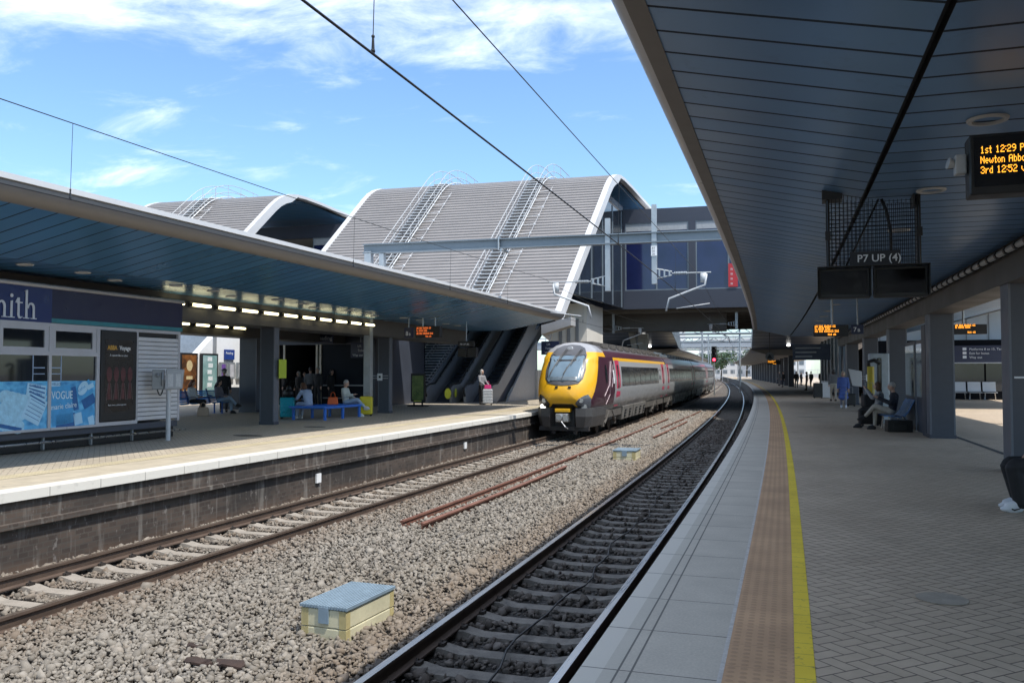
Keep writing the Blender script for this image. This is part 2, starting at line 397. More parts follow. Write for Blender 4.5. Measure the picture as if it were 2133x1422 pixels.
def mk_white_coping():
    t = NT("white_painted_coping"); uv = t.coord("UV"); o = t.coord()
    sp = t.n("ShaderNodeSeparateXYZ"); t.l(uv, sp.inputs[0]); j = t.math('LESS_THAN', t.math('FRACT', t.math('DIVIDE', sp.outputs[0], .92)), .012)
    d = t.rng(t.noise(o, 5, 6, .7), .56, .75); c = t.mix(t.math('MULTIPLY', d, .5), (.64, .61, .55), (.36, .34, .30)); t.base(t.mix(t.math('MULTIPLY', j, .8), c, (.1, .09, .08))); t.rough(.6); return t.m
M['whitecop'] = mk_white_coping()
def mk_slabs(name, c, L=.92):
    t = NT(name); uv = t.coord("UV"); o = t.coord()
    sp = t.n("ShaderNodeSeparateXYZ"); t.l(uv, sp.inputs[0]); j = t.math('LESS_THAN', t.math('FRACT', t.math('DIVIDE', sp.outputs[0], L)), .012)
    d = t.rng(t.noise(o, 3, 6, .65), .3, .7); t.base(t.mix(t.math('MULTIPLY', j, .7), t.mix(d, tuple(x * .85 for x in c), tuple(x * 1.1 for x in c)), tuple(x * .3 for x in c))); t.rough(.75); return t.m
M['slab_far'] = mk_slabs("buff_slab", (.45, .39, .295))
def mk_rail(name, c1, c2):
    t = NT(name); o = t.coord(); a = t.rng(t.noise(t.scaled(o, 6, 1.2, 6), 2, 5, .6), .3, .7); t.base(t.mix(a, c1, c2)); t.rough(.75); t.bump(t.noise(o, 80, 3), .2, .004); return t.m
M['rust'] = mk_rail("rail_rust", (.055, .036, .026), (.105, .07, .05))
M['rustred'] = mk_rail("old_rail_rust", (.11, .045, .03), (.20, .09, .06))
def mk_shine():
    t = NT("rail_running_band"); o = t.coord(); a = t.noise(t.scaled(o, 14, .5, 14), 3, 3); t.base((.55, .53, .50)); t.metal(1); t.rough(t.rng(a, .3, .7, .22, .42)); return t.m
M['shine'] = mk_shine()
M['worn'] = pm("rail_dull_top", (.17, .13, .10), .45, .6, .15)
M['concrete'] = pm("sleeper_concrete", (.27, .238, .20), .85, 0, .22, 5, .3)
M['concrete_dk'] = pm("sleeper_concrete_dark", (.15, .14, .125), .85, 0, .55, 7, .3)  # darker, more varied tone for the near track's sleepers
M['clip'] = pm("rail_clip_steel", (.035, .028, .024), .6, .3)
def mk_soffit(name, c, pitch=.42, metal=.35, rough=.28):
    t = NT(name); uv = t.coord("UV"); o = t.coord()
    sp = t.n("ShaderNodeSeparateXYZ"); t.l(uv, sp.inputs[0]); q = t.math('DIVIDE', sp.outputs[0], pitch)
    fr = t.math('FRACT', q); j = t.math('LESS_THAN', fr, .085)
    wn = t.n("ShaderNodeTexWhiteNoise", noise_dimensions='1D'); t.l(t.math('FLOOR', q), wn.inputs["W"])
    big = t.rng(t.noise(o, .5, 4), .3, .7)
    cc = t.mix(t.math('ADD', t.math('MULTIPLY', wn.outputs["Value"], .4), t.math('MULTIPLY', big, .6)), tuple(x * .86 for x in c), tuple(x * 1.14 for x in c))
    mark = t.rng(t.noise(t.scaled(o, .9, .9, .9), 3.2, 6, .7, .5), .58, .72); cc = t.mix(t.math('MULTIPLY', mark, .28), cc, tuple(x * .45 + .02 for x in c))
    t.base(t.mix(t.math('MULTIPLY', j, .93), cc, (.006, .008, .012))); t.metal(metal)
    t.rough(t.math('ADD', t.rng(wn.outputs["Value"], 0, 1, rough - .04, rough + .05), t.math('MULTIPLY', j, .4)))
    pass
    t.bump(t.math('MULTIPLY', j, -1.), .3, .01); return t.m
M['soffit'] = mk_soffit("blue_soffit_planks", (.145, .285, .50), .42, .42, .34)
M['soffit_far'] = mk_soffit("blue_soffit_planks_far", (.055, .20, .40), .42, .4, .30)
M['silver'] = pm("silver_coated_metal", (.47, .47, .50), .35, .15, .08, 3)
M['fascia'] = pm("taupe_fascia", (.19, .175, .165), .5, .1, .08, 2)
M['whitetrim'] = pm("white_trim", (.52, .52, .525), .45, 0, .05, 1.5)
M['rooftop'] = pm("pale_roof_sheet", (.55, .55, .55), .5, .1, .08, 1)
M['navy'] = pm("navy_grey_paint", (.05, .058, .078), .42, .0, .16, 1.2)
M['navy_lt'] = pm("navy_grey_edge", (.12, .135, .165), .4, .1, .1, 2)
M['beam'] = pm("beam_grey_brown", (.085, .08, .075), .5, .1, .12, 1)
M['galv'] = pm("galvanised_steel", (.36, .39, .41), .45, .55, .16, 3)
M['galv_dk'] = pm("grey_painted_steel", (.17, .205, .235), .5, .2, .12, 2)
M['black'] = pm("black_plastic", (.012, .012, .013), .45, 0, .2)
M['rubber'] = pm("black_rubber", (.02, .02, .02), .7)
M['steel'] = pm("brushed_steel", (.55, .55, .55), .3, .9, .06, 8)
M['white'] = pm("white_paint", (.75, .75, .74), .5, 0, .05)
M['cream'] = pm("cream_panel", (.66, .63, .57), .6, 0, .07, 1.2)
M['grey'] = pm("grey_metal", (.27, .28, .29), .5, .2, .08)
M['ltgrey'] = pm("light_grey_paint", (.48, .49, .50), .5, 0, .07)
M['amber'] = em("amber_led", (1.0, .40, .03), 1.6)
M['amber_far'] = em("amber_led_far", (1.0, .36, .03), 2.2)
M['orange_dim'] = em("orange_led_dim", (1.0, .20, .04), 1.1)
M['tubelight'] = em("fluorescent_tube", (1.0, .88, .50), 4.0)
M['lamp'] = em("lamp_white", (1.0, .98, .92), 3.5)
M['signblue'] = pm("sign_navy", (.012, .018, .055), .4, 0, .08)
M['signwhite'] = pm("sign_white", (.72, .73, .75), .5, 0, .03)

def glass(name, c, rough=.04, alpha=None, spec=.6):
    t = NT(name); o = t.coord(); t.base(t.mix(t.rng(t.noise(o, .8, 3), .3, .7), tuple(x * .8 for x in c), tuple(x * 1.2 for x in c))); t.rough(rough); t.b.inputs["Specular IOR Level"].default_value = spec
    return t.m
M['glass_dk'] = glass("dark_glass", (.012, .016, .022))
M['glass_blue'] = glass("blue_tinted_glass", (.014, .02, .075), .06)

# ------------------------------------------------------------------ ground, ballast bed
g = MB(); N = 28
xs = [-900 + 1800 * i / N for i in range(N + 1)]; ys = [-300 + 2700 * i / N for i in range(N + 1)]
g.add([(x, y, -1.32) for x in xs for y in ys], [(i * (N + 1) + j, (i + 1) * (N + 1) + j, (i + 1) * (N + 1) + j + 1, i * (N + 1) + j + 1) for i in range(N) for j in range(N)])
struct(g, "ground", pm("ground_earth", (.20, .185, .165), .9, 0, .2, .05), org=(0, 0, -1.32))

def bed_h(dn, df):
    "height of the ballast surface: dn from the near platform edge, df from the far track centre"
    a = abs(dn + 1.5); b = abs(df)
    h = BAL - .022 * max(0., min(1., (.80 - min(a, b)) / .05))
    if min(a, b) > .8 and min(a, b) <= 1.0: h += .045
    if a > 1.0 and b > 1.0:
        h += .045 * max(0., 1 - (min(a, b) - 1.0) / .6)
        k = min(min(a, b) - 1.0, 1.0); h += .035 * math.sin(k * math.pi / 2)
        if dn > -1.5 or df < 0: h -= .05 * k
    return h
bed = MB(); cols = 40
for s in GROW:
    A = NE(s, -.02); B = FC(s, -1.42)
    for i in range(cols + 1):
        t = i / cols; p = A.lerp(B, t); fx = FC(s).x
        p.z = bed_h(p.x - NE(s).x, p.x - fx) - .03; bed.v.append(tuple(p)); bed.uv.append((p.x, p.y))
for j in range(len(GROW) - 1):
    for i in range(cols):
        t = (i + .5) / cols
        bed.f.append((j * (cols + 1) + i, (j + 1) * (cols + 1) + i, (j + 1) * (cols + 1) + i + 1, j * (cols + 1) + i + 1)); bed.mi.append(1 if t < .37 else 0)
bed.f = [f[::-1] for f in bed.f]
struct(bed, "ballast", [M['bed'], M['bed_dark']], org=(0, 0, BAL))

# ------------------------------------------------------------------ ballast stones (nobody could count them)
SLP = .58           # sleeper spacing
def near_sleeper(s): return (s / SLP) % 1.0
def stones(name, mat, test, n, y0, y1, size, lift, seed, pw=1.0):
    r = np.random.default_rng(seed)
    ph = (1 + 5 ** .5) / 2
    ico = np.array([(-1, ph, 0), (1, ph, 0), (-1, -ph, 0), (1, -ph, 0), (0, -1, ph), (0, 1, ph), (0, -1, -ph), (0, 1, -ph), (ph, 0, -1), (ph, 0, 1), (-ph, 0, -1), (-ph, 0, 1)]) / 1.9
    fc = np.array([(0, 11, 5), (0, 5, 1), (0, 1, 7), (0, 7, 10), (0, 10, 11), (1, 5, 9), (5, 11, 4), (11, 10, 2), (10, 7, 6), (7, 1, 8), (3, 9, 4), (3, 4, 2), (3, 2, 6), (3, 6, 8), (3, 8, 9), (4, 9, 5), (2, 4, 11), (6, 2, 10), (8, 6, 7), (9, 8, 1)])
    ys = y0 + (y1 - y0) * r.random(n) ** pw
    m = np.array([0]); P = []
    xe = np.array([NE(y).x for y in np.linspace(-5, 90, 400)]); xf = np.array([FC(y).x for y in np.linspace(-5, 90, 400)]); gy = np.linspace(-5, 90, 400)
    ex = np.interp(ys, gy, xe); fx = np.interp(ys, gy, xf)
    x = ex - .06 - r.random(n) * (ex - .06 - (fx - 1.40))
    dn = x - ex; df = x - fx
    keep = test(dn, df, ys, r)
    # no stones on the sleepers
    for dd, ph0 in ((dn + 1.5, 0.0), (df, .35)):
        on = (np.abs(dd) < .80); fr = np.abs(((ys / SLP + ph0) % 1.0) - .5) * SLP
        keep &= ~(on & (fr < .15))
        keep &= ~(np.abs(np.abs(dd) - .753) < .085)
    x, ys, dn, df = x[keep], ys[keep], dn[keep], df[keep]; n = len(x)
    z = np.array([bed_h(a, b) for a, b in zip(dn, df)]) + lift * (r.random(n) - .45)
    S = size * np.exp(r.normal(0, .36, n)) * (1 + np.clip((ys - 14) / 40, 0, 1.2) * .8)
    sc3 = S[:, None] * np.stack([r.uniform(.75, 1.3, n), r.uniform(.7, 1.15, n), r.uniform(.38, .72, n)], 1)
    J = ico[None] * (1 + r.normal(0, .24, (n, 12, 1)))
    J = J * sc3[:, None, :]
    # random rotation from quaternions, flattened a little
    q = r.normal(size=(n, 4)); q[:, 1:3] *= .45; q /= np.linalg.norm(q, axis=1)[:, None]; w, a, b, c = q.T
    Rm = np.stack([np.stack([1 - 2 * (b * b + c * c), 2 * (a * b - c * w), 2 * (a * c + b * w)], 1), np.stack([2 * (a * b + c * w), 1 - 2 * (a * a + c * c), 2 * (b * c - a * w)], 1), np.stack([2 * (a * c - b * w), 2 * (b * c + a * w), 1 - 2 * (a * a + b * b)], 1)], 1)
    V = np.einsum('nij,nkj->nki', Rm, J) + np.stack([x, ys, z], 1)[:, None, :]
    F = (fc[None] + 12 * np.arange(n)[:, None, None]).reshape(-1, 3)
    me = bpy.data.meshes.new(name); me.vertices.add(n * 12); me.vertices.foreach_set("co", V.astype(np.float32).ravel())
    me.loops.add(len(F) * 3); me.loops.foreach_set("vertex_index", F.astype(np.int32).ravel())
    me.polygons.add(len(F)); me.polygons.foreach_set("loop_start", np.arange(len(F), dtype=np.int32) * 3); me.polygons.foreach_set("loop_total", np.full(len(F), 3, dtype=np.int32))
    me.update(calc_edges=True)
    at = me.attributes.new("tone", 'FLOAT', 'POINT'); at.data.foreach_set("value", np.repeat(np.clip(r.normal(.52, .22, n), 0, 1), 12).astype(np.float32))
    rv = np.clip(1.35 - np.abs(np.abs(df) - .75) / .8, 0, 1) * .62 * r.random(n) ** .6 + .18 * (r.random(n) < .12) + np.clip((dn + 3.3) / 1.0, 0, .4)
    rv = np.where(df < -.9, np.maximum(rv, .5 * r.random(n)), rv)
    a2 = me.attributes.new("rust", 'FLOAT', 'POINT'); a2.data.foreach_set("value", np.repeat(np.clip(rv, 0, .8) * (0.25 if mat is M['stone_dark'] else 1), 12).astype(np.float32))
    me.materials.append(mat)
    ob = bpy.data.objects.new(name, me); COL.objects.link(ob); return tag(ob, kind="stuff")
def t_pale(dn, df, y, r): return (dn + 1.5 < -.78 - .35 * r.random(len(dn))) & ~((np.abs(df) < .7) & (r.random(len(dn)) < .35))
def t_dirty(dn, df, y, r): return dn + 1.5 > -.78 - .45 * r.random(len(dn)) ** 2
tag(stones("gravel", M['stone'], t_pale, 235000, 3.2, 62, .0238, .045, 3, 1.9), "pale grey and tan ballast stones between the two tracks", "gravel")
tag(stones("gravel", M['stone_dark'], t_dirty, 52000, 3.2, 50, .030, .035, 5, 1.9), "dark ballast stones under the nearer shaded track", "gravel")

# ------------------------------------------------------------------ near platform
L1 = GROW
struct(MB().sweep(NE, [(1.21, 0), (30, 0)], L1), "platform_paving", M['pave'], org=(0, 0, 0))
struct(MB().sweep(NE, [(0, 0), (.72, 0)], L1), "platform_coping", M['coping'], org=(0, 0, 0))
struct(MB().sweep(NE, [(.72, .0005), (.745, .0005)], L1), "platform_joint", pm("white_joint", (.55, .53, .50), .8, 0, .3, 20), org=(0, 0, 0))
struct(MB().sweep(NE, [(.745, .004), (1.105, .004)], L1), "tactile_paving", M['tactile'], org=(0, 0, 0))
struct(MB().sweep(NE, [(1.105, .003), (1.21, .003)], L1), "yellow_line", M['yellow'], org=(0, 0, 0))
w = MB().sweep(NE, [(0, 0), (-.0, -.09), (.10, -.10), (.10, -1.4)], L1)
tag(struct(w, "platform_wall", pm("near_wall_concrete", (.14, .13, .12), .85, 0, .3, 2), org=(0, 0, -1)), kind="structure")

# ------------------------------------------------------------------ far platform
PE = -1.45
def FP(s, d=0, z=0): return FC(s, PE - d, z)          # d measured into the far platform from its edge
struct(MB().sweep(FP, [(-.02, -.13), (-.02, 0.0), (.34, .0)], L1), "far_platform_coping", M['whitecop'], org=(-10, 0, 0))
struct(MB().sweep(FP, [(.34, .0), (1.30, .0)], L1), "far_platform_slabs", M['slab_far'], org=(-10, 0, 0))
struct(MB().sweep(FP, [(1.30, .004), (1.68, .004)], L1), "far_tactile_paving", M['tactile_far'], org=(-10, 0, 0))
struct(MB().sweep(FP, [(1.68, .0), (26, .0)], L1), "far_platform_paving", M['pave_far'], org=(-20, 0, 0))
struct(MB().sweep(FP, [(.04, -.13), (.04, -.42), (-.01, -.43), (-.01, -.50), (.08, -.51), (.08, -1.35)], L1), "far_platform_wall", M['brick'], org=(-10, 0, -1))

# ------------------------------------------------------------------ tracks
RP = [(-.036, 0), (.036, 0), (.036, -.03), (.012, -.048), (.010, -.128), (.068, -.142), (.068, -.158), (-.068, -.158), (-.068, -.142), (-.010, -.128), (-.012, -.048), (-.036, -.03)]
def track(F, c, name, label, ph0, top, conc):
    t = thing(name, label, "railway track", F(12, c, RAIL - .30))
    for sgn in (-1, 1):
        m = MB(); pr = [(c + sgn * .753 + d, RAIL + z) for d, z in RP]
        m.sweep(F, pr, GROW[10:], closed=True, mis=[1] + [0] * 11)
        m.build("rail", [M['rust'], top], t)
    def sleeper(m, s):
        a0 = F(s, c); tt = (F(s + .1, c) - F(s - .1, c)).normalized(); nn = Vector((tt.y, -tt.x, 0))
        jit = random.uniform(-.012, .012); zt = RAIL - .16
        def P(d, w, z): q = a0 + nn * d + tt * (w + jit); q.z = z; return q
        prof = [(-1.25, -.01), (-.95, 0), (-.62, 0.0), (-.45, -.035), (.45, -.035), (.62, 0), (.95, 0), (1.25, -.01)]
        vs = []
        for d, dz in prof: vs += [P(d, -.10, zt + dz), P(d, .10, zt + dz), P(d, .125, zt - .2), P(d, -.125, zt - .2)]
        fs = []
        for k in range(len(prof) - 1):
            for q in range(4): fs.append((k * 4 + q, (k + 1) * 4 + q, (k + 1) * 4 + (q + 1) % 4, k * 4 + (q + 1) % 4))
        fs += [(0, 1, 2, 3), (31, 30, 29, 28)]
        m.add(vs, [f[::-1] for f in fs])
        if s < 60:
            for sg in (-1, 1):
                for k in (-1, 1):
                    q = P(sg * .753 + k * .10, 0, zt + .015); m.obox(q, nn * .028, tt * .045, (0, 0, .02), 1)
                    m.tube([q + tt * .05, q + Vector((0, 0, .035)) + nn * -k * .02, q - tt * .05], .011, 6, mi=1)
    k0 = int(3.0 / SLP); n = 0
    for k in range(k0, k0 + 99):
        s = (k + .5 - ph0) * SLP; m = MB(); sleeper(m, s); m.build("sleeper", [conc, M['clip']], t)
    m = MB()
    for k in range(k0 + 99, k0 + 99 + 210): sleeper(m, (k + .5 - ph0) * SLP)
    tag(m.build("sleeper", [conc, M['clip']], t), kind="stuff")
    return t
track(NE, -1.5, "railway_track", "shaded near track with shiny rails and dark concrete sleepers", 0.0, M['shine'], M['concrete_dk'])
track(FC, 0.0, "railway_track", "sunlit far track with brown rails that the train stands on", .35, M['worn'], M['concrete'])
# the thin black cable lying between the near rails
cb = MB(); pts = []
for i in range(60):
    s = 4.6 + i * .45; pts.append(NE(s, -1.42 + .07 * math.sin(s * 1.3) + .04 * math.sin(s * 3.7) + (.25 * max(0, 6 - s) / 2), BAL + .055 + .012 * math.sin(s * 9)))
cb.tube(pts, .012, 6)
tag(cb.build("cable", M['black'], smooth=True), "thin black cable lying along the middle of the near track", "cable")
# discarded rails in the six-foot
def loose(x0, y0, x1, y1, label, tilt=0., dz=0.):
    a = Vector((x0, y0, BAL + .155 + dz)); b = Vector((x1, y1, BAL + .16 + dz)); t = (b - a).normalized(); nn = Vector((t.y, -t.x, 0)).normalized(); up = Vector((0, 0, 1))
    nn = (nn * math.cos(tilt) + up * math.sin(tilt)); up = nn.cross(t); up = up if up.z > 0 else -up
    m = MB(); K = lspace(0, 1, .12); n = len(RP)
    vs = [a.lerp(b, k) + nn * (d + .035 * math.sin(k * 3.1)) + up * z for k in K for d, z in RP]
    fs = [(j * n + i, j * n + (i + 1) % n, (j + 1) * n + (i + 1) % n, (j + 1) * n + i) for j in range(len(K) - 1) for i in range(n)] + [tuple(range(n)), tuple(range((len(K) - 1) * n, len(K) * n))[::-1]]
    m.add(vs, fs); o = m.build("loose_rail", M['rustred']); return tag(o, label, "rail", "loose rails lying between the tracks")
loose(-6.71, 13.3, -6.89, 23.3, "long rusty loose rail nearest the train's track, at the front of the row", .1)
loose(-6.27, 13.2, -6.42, 22.6, "long rusty loose rail beside it, the one nearer the camera's track", -.15)
loose(-6.90, 23.4, -7.70, 48.0, "rusty loose rail continuing towards the train beyond the front pair", .0)
loose(-6.70, 39.6, -7.15, 58.0, "rusty loose rail further back beside the middle of the front carriage", .2)
loose(-6.05, 34.0, -6.32, 45.5, "shorter rusty loose rail behind the pale cable box further back", -.1)

# ------------------------------------------------------------------ near canopy
CE0, CE1 = -20, 49.5
CS = lspace(CE0, CE1, 1.8)
can = thing("platform_canopy", "dark blue panelled canopy with a silver rounded edge over the right platform", "canopy", NE(15, 4.7, 0))
m = MB().sweep(NE, [(.24, 3.985), (1.93, 3.605)], CS); m.sweep(NE, [(1.985, 3.60), (4.42, 3.60)], CS); m.sweep(NE, [(4.95, 3.60), (7.4, 3.60), (9.15, 3.99)], CS)
m.build("soffit", M['soffit'], can)
m = MB().sweep(NE, [(1.93, 3.605), (1.93, 3.68), (1.985, 3.68), (1.985, 3.60)], CS); m.build("groove", M['black'], can)
m = MB()
for c0 in (0.10, 9.30):
    sg = 1 if c0 < 5 else -1
    pr = [(c0 + sg * -.11 * math.cos(a), 4.10 + .11 * math.sin(a)) for a in np.linspace(-math.pi / 2, math.pi / 2, 9)]
    m.sweep(NE, pr if sg > 0 else pr[::-1], CS)
m.build("edge_tube", M['silver'], can, smooth=True)
m = MB().sweep(NE, [(.10, 3.99), (.24, 3.975), (.24, 3.985)], CS); m.build("fascia", M['fascia'], can)
m = MB().sweep(NE, [(.10, 4.21), (1.9, 4.02), (4.7, 3.93), (7.4, 4.02), (9.3, 4.21)], CS, caps=False)
for s in (CE0, CE1): m.add([NE(s, d, z) for d, z in [(.1, 4.21), (.1, 4.0), (1.93, 3.6), (4.7, 3.6), (7.4, 3.6), (9.3, 4.0), (9.3, 4.21), (7.4, 4.02), (4.7, 3.93), (1.9, 4.02)]], [tuple(range(10))])
m.build("roof", M['rooftop'], can)
m = MB().sweep(NE, [(4.46, 3.62), (4.46, 3.02), (5.06, 3.02), (5.06, 3.62)], CS); m.build("beam", M['beam'], can)
m = MB()
for i in range(len(CS) * 3):
    s = CE0 + (CE1 - CE0) * i / (len(CS) * 3)
    m.tube([NE(s, 4.36, 3.47), NE(s + .50, 4.36, 3.47)], .05, 8, mi=0); m.tube([NE(s + .50, 4.36, 3.47), NE(s + .60, 4.36, 3.47)], .068, 8, mi=1)
m.build("conduit", [M['ltgrey'], M['black']], can)
def column(F, s, d0, d1, z1, parent, dep=.56, mats=('navy', 'navy_lt')):
    m = MB(); a = .035
    m.fbox(F, s + .004, s + dep - .004, min(d0, d1) + a, max(d0, d1) - a, 0, z1, 0)
    for q in (min(d0, d1), max(d0, d1) - a): m.fbox(F, s, s + dep, q, q + a, 0, z1, 1)
    m.fbox(F, s - .01, s + dep + .01, min(d0, d1) - .01, max(d0, d1) + .01, 0, .09, 0)
    return m.build("column", [M[mats[0]], M[mats[1]]], parent)
for k in range(-1, 5): column(NE, 15.35 + 7.5 * k, 4.50, 5.06, 3.02, can, .50)
# ceiling downlights
def downlight_proto(name, label, group):
    t = thing(name, label, "ceiling light", (0, 0, 0), group=group, local=True)
    m = MB(); n = 20
    ro, ri = .155, .115
    vs = [(r * math.cos(2 * math.pi * i / n), r * math.sin(2 * math.pi * i / n), z) for r, z in ((ro, 0), (ro - .01, -.018), (ri, -.018), (ri - .01, .03)) for i in range(n)]
    m.add(vs, [(j * n + i, j * n + (i + 1) % n, (j + 1) * n + (i + 1) % n, (j + 1) * n + i) for j in range(3) for i in range(n)]); m.build("ring", M['ltgrey'], t, smooth=True, auto=40)
    m = MB(); m.add([(.108 * math.cos(2 * math.pi * i / n), .108 * math.sin(2 * math.pi * i / n), .028) for i in range(n)], [tuple(range(n))[::-1]]); m.build("lens", em("lit_lens", (1, .97, .88), 2.2) if "left" in group else pm("unlit_lens", (.30, .29, .24), .3, 0, .2, 40), t)
    return t
dl = downlight_proto("downlight", "round recessed light in the dark blue right canopy, not lit", "recessed lights in the right canopy")
first = True
for k in range(11):
    s = 7.5 + 2.75 * k
    p = NE(s, 2.62, 3.597)
    if first: dl.location = p; first = False
    else: dup(dl, p)

# ------------------------------------------------------------------ far canopy
FE0, FE1 = -12, 38.6
FS = lspace(FE0, FE1, 1.8)
fcan = thing("platform_canopy", "curved canopy with a taupe fascia and blue soffit over the left platform", "canopy", FP(20, 8, 0))
def fp_taper(s):      # the edge straightens towards the far end
    return .62 - .45 * max(0, min(1, (s - 6) / 32))
def FQ(s, d=0, z=0): return FP(s, d + fp_taper(s) * max(0, 1 - d / 3.1) - .35 * max(0, 1 - d / 3.1) + .35 * 0, z)
FQ0 = FQ
m = MB().sweep(FQ, [(.72, 4.06), (3.1, 3.60), (5.05, 3.60)], FS); m.sweep(FQ, [(6.15, 3.6), (10.4, 3.6)], FS); m.sweep(FQ, [(11.5, 3.6), (12.9, 3.6), (15.6, 4.06)], FS)
m.build("soffit", M['soffit_far'], fcan)
fpr = [(.36, 4.335), (.30, 4.30), (.33, 4.20), (.45, 4.10), (.60, 4.055), (.72, 4.06)]
m = MB().sweep(FQ, fpr, FS); m.build("fascia", M['fascia'], fcan, smooth=True)
m = MB().sweep(FQ, [(.26, 4.30), (.26, 4.385), (.9, 4.40)], FS); m.sweep(FQ, [(.26, 4.30), (.36, 4.30)], FS); m.build("gutter_trim", M['whitetrim'], fcan)
m = MB().sweep(FQ, [(.9, 4.40), (3.1, 4.15), (8, 4.05), (12.9, 4.15), (15.9, 4.40), (15.9, 4.05)], FS)
for s in (FE0, FE1): m.add([FQ(s, d, z) for d, z in [(.3, 4.39), (.3, 4.30), (.72, 4.06), (3.1, 3.6), (12.9, 3.6), (15.6, 4.06), (15.9, 4.4), (12.9, 4.15), (8, 4.05), (3.1, 4.15)]], [tuple(range(10))])
m.build("roof", M['rooftop'], fcan)
for d0 in (5.05, 10.4):
    m = MB().sweep(FQ, [(d0, 3.61), (d0, 2.98), (d0 + 1.1, 2.98), (d0 + 1.1, 3.61)], FS); m.build("beam", M['beam'], fcan)
for k in range(-1, 3):
    column(FP, 22.4 + 8.0 * k - 8, 5.20, 5.70, 2.98, fcan, .26) if k > 0 else None
    column(FP, 21.3 + 8.0 * k, 10.55, 11.35, 2.98, fcan, .4)
dl2 = downlight_proto("downlight", "round recessed light in the blue soffit of the left canopy, pale and lit", "recessed lights in the left canopy")
first = True
for k in range(18):
    s = 10.6 + 1.36 * k
    p = FQ(s, 3.62 if k % 3 else 4.1, 3.597)
    if first: dl2.location = p; first = False
    else: dup(dl2, p)
def fluo(loc, rz, label, group):
    t = thing("fluorescent_light", label, "strip light", loc, 0, group, local=True); t.rotation_euler = (0, 0, rz)
    m = MB().tube([(0, -.36, 0), (0, .36, 0)], .038, 8); m.build("tube", M['tubelight'], t, smooth=True, auto=50)
    m = MB().box(-.075, -.045, -.42, .42, -.06, .07); m.box(-.045, .02, -.40, -.365, -.045, .045); m.box(-.045, .02, .365, .40, -.045, .045); m.build("fitting", M['beam'], t)
    return t
fl = None
for k in range(11):
    s = 17.6 + 1.06 * k; p = FQ(s, 4.96, 3.36)
    if fl is None: fl = fluo(p, ang(FC, s), "lit strip light in the long row along the front beam of the left canopy", "lit strip lights along the front beam")
    else: dup(fl, p, ang(FC, s))
fl = None
for k in range(6):
    s = 22.3 + 1.1 * k; p = FQ(s, 10.31, 3.30)
    if fl is None: fl = fluo(p, ang(FC, s), "lit strip light in the shorter row further back under the left canopy", "lit strip lights along the rear beam")
    else: dup(fl, p, ang(FC, s))

# ------------------------------------------------------------------ deck frame (a wide bridge square to the tracks)
DO = Vector((-9.98, 57.5, 0)); DU = Vector((.997, .075, 0)).normalized(); DW = Vector((-DU.y, DU.x, 0))   # u right, w away
DH = Vector((.03, 1, 0))
def D(u, w, z): return DO + DU * u + (DH if HALL else DW) * w + Vector((0, 0, z))
HALL = False
def D_old(u, w, z): return DO + DU * u + DW * w + Vector((0, 0, z))
class DB(MB):
    def dbox(s, u0, u1, w0, w1, z0, z1, mi=0):
        v = [D(a, b, c) for a in (u0, u1) for b in (w0, w1) for c in (z0, z1)]
        return s.add(v, [(0, 1, 3, 2), (4, 6, 7, 5), (0, 4, 5, 1), (2, 3, 7, 6), (0, 2, 6, 4), (1, 5, 7, 3)], mi)
bridge = thing("footbridge", "wide dark grey glazed footbridge spanning high across both tracks", "footbridge", D(0, 14, 0))
b = DB()
ZB, ZT = 5.9, 12.7
b.dbox(-60, 45, 0, .3, ZB, 7.15); b.dbox(-60, 45, 0, .3, 11.75, ZT)
WW = []
u = -25.7
while u < 30:
    WW.append((u, u + 4.25)); b.dbox(u + 4.25, u + 4.72, 0, .3, 7.15, 11.75); u += 4.72
b.build("front_wall", pm("deck_cladding", (.042, .048, .068), .45, .1, .08, .6), bridge)
b = DB(); b.dbox(-60, 45, .3, 27.5, 12.2, 12.6); b.build("roof", M['rooftop'], bridge)
b = DB(); b.dbox(-60, 45, .32, 27.5, ZB + .02, 6.5)
for k in range(9): b.dbox(-60, 45, 1.2 + k * 3, 1.6 + k * 3, ZB - .22, ZB + .019)
b.build("deck", pm("deck_underside", (.10, .09, .078), .7, 0, .15, .4), bridge)
b = DB(); b.dbox(-60, 45, 27.5, 27.8, ZB, ZT); b.build("rear_wall", M['beam'], bridge)
for i, (a, c) in enumerate(WW):
    if c < -17.5 and a > -24: continue
    w = DB(); t = .07
    w.dbox(a, c, .03, .13, 7.15, 7.15 + t); w.dbox(a, c, .03, .13, 11.75 - t, 11.75); w.dbox(a, a + t, .03, .13, 7.15 + t, 11.75 - t); w.dbox(c - t, c, .03, .13, 7.15 + t, 11.75 - t)
    w.dbox((a + c) / 2 - .045, (a + c) / 2 + .045, .03, .13, 7.15 + t, 11.75 - t)
    wf = w.build("window", M['galv_dk'], bridge)
    p = DB(); p.dbox(a + t, c - t, .08, .10, 7.22, 11.68); p.build("pane", M['glass_blue'], wf)
    p = DB(); p.dbox(a + t, c - t, .055, .075, 11.2, 11.68); p.build("blind", pm("pale_blind", (.33, .35, .37), .6), wf)
# red banner standing inside the window band
bn = DB(); bn.dbox(4.72, 5.32, -.06, -.02, 7.25, 8.8)
bo = bn.build("banner", pm("banner_red", (.45, .03, .04), .5, 0, .05)); tag(bo, "tall red upright banner with white marks on the footbridge window", "banner")
for k in range(4): text("III", .2, M['signwhite'], bo, frame_m(D(4.86, -.065, 8.35 - .32 * k), DU, (0, 0, 1)), ext=.001)

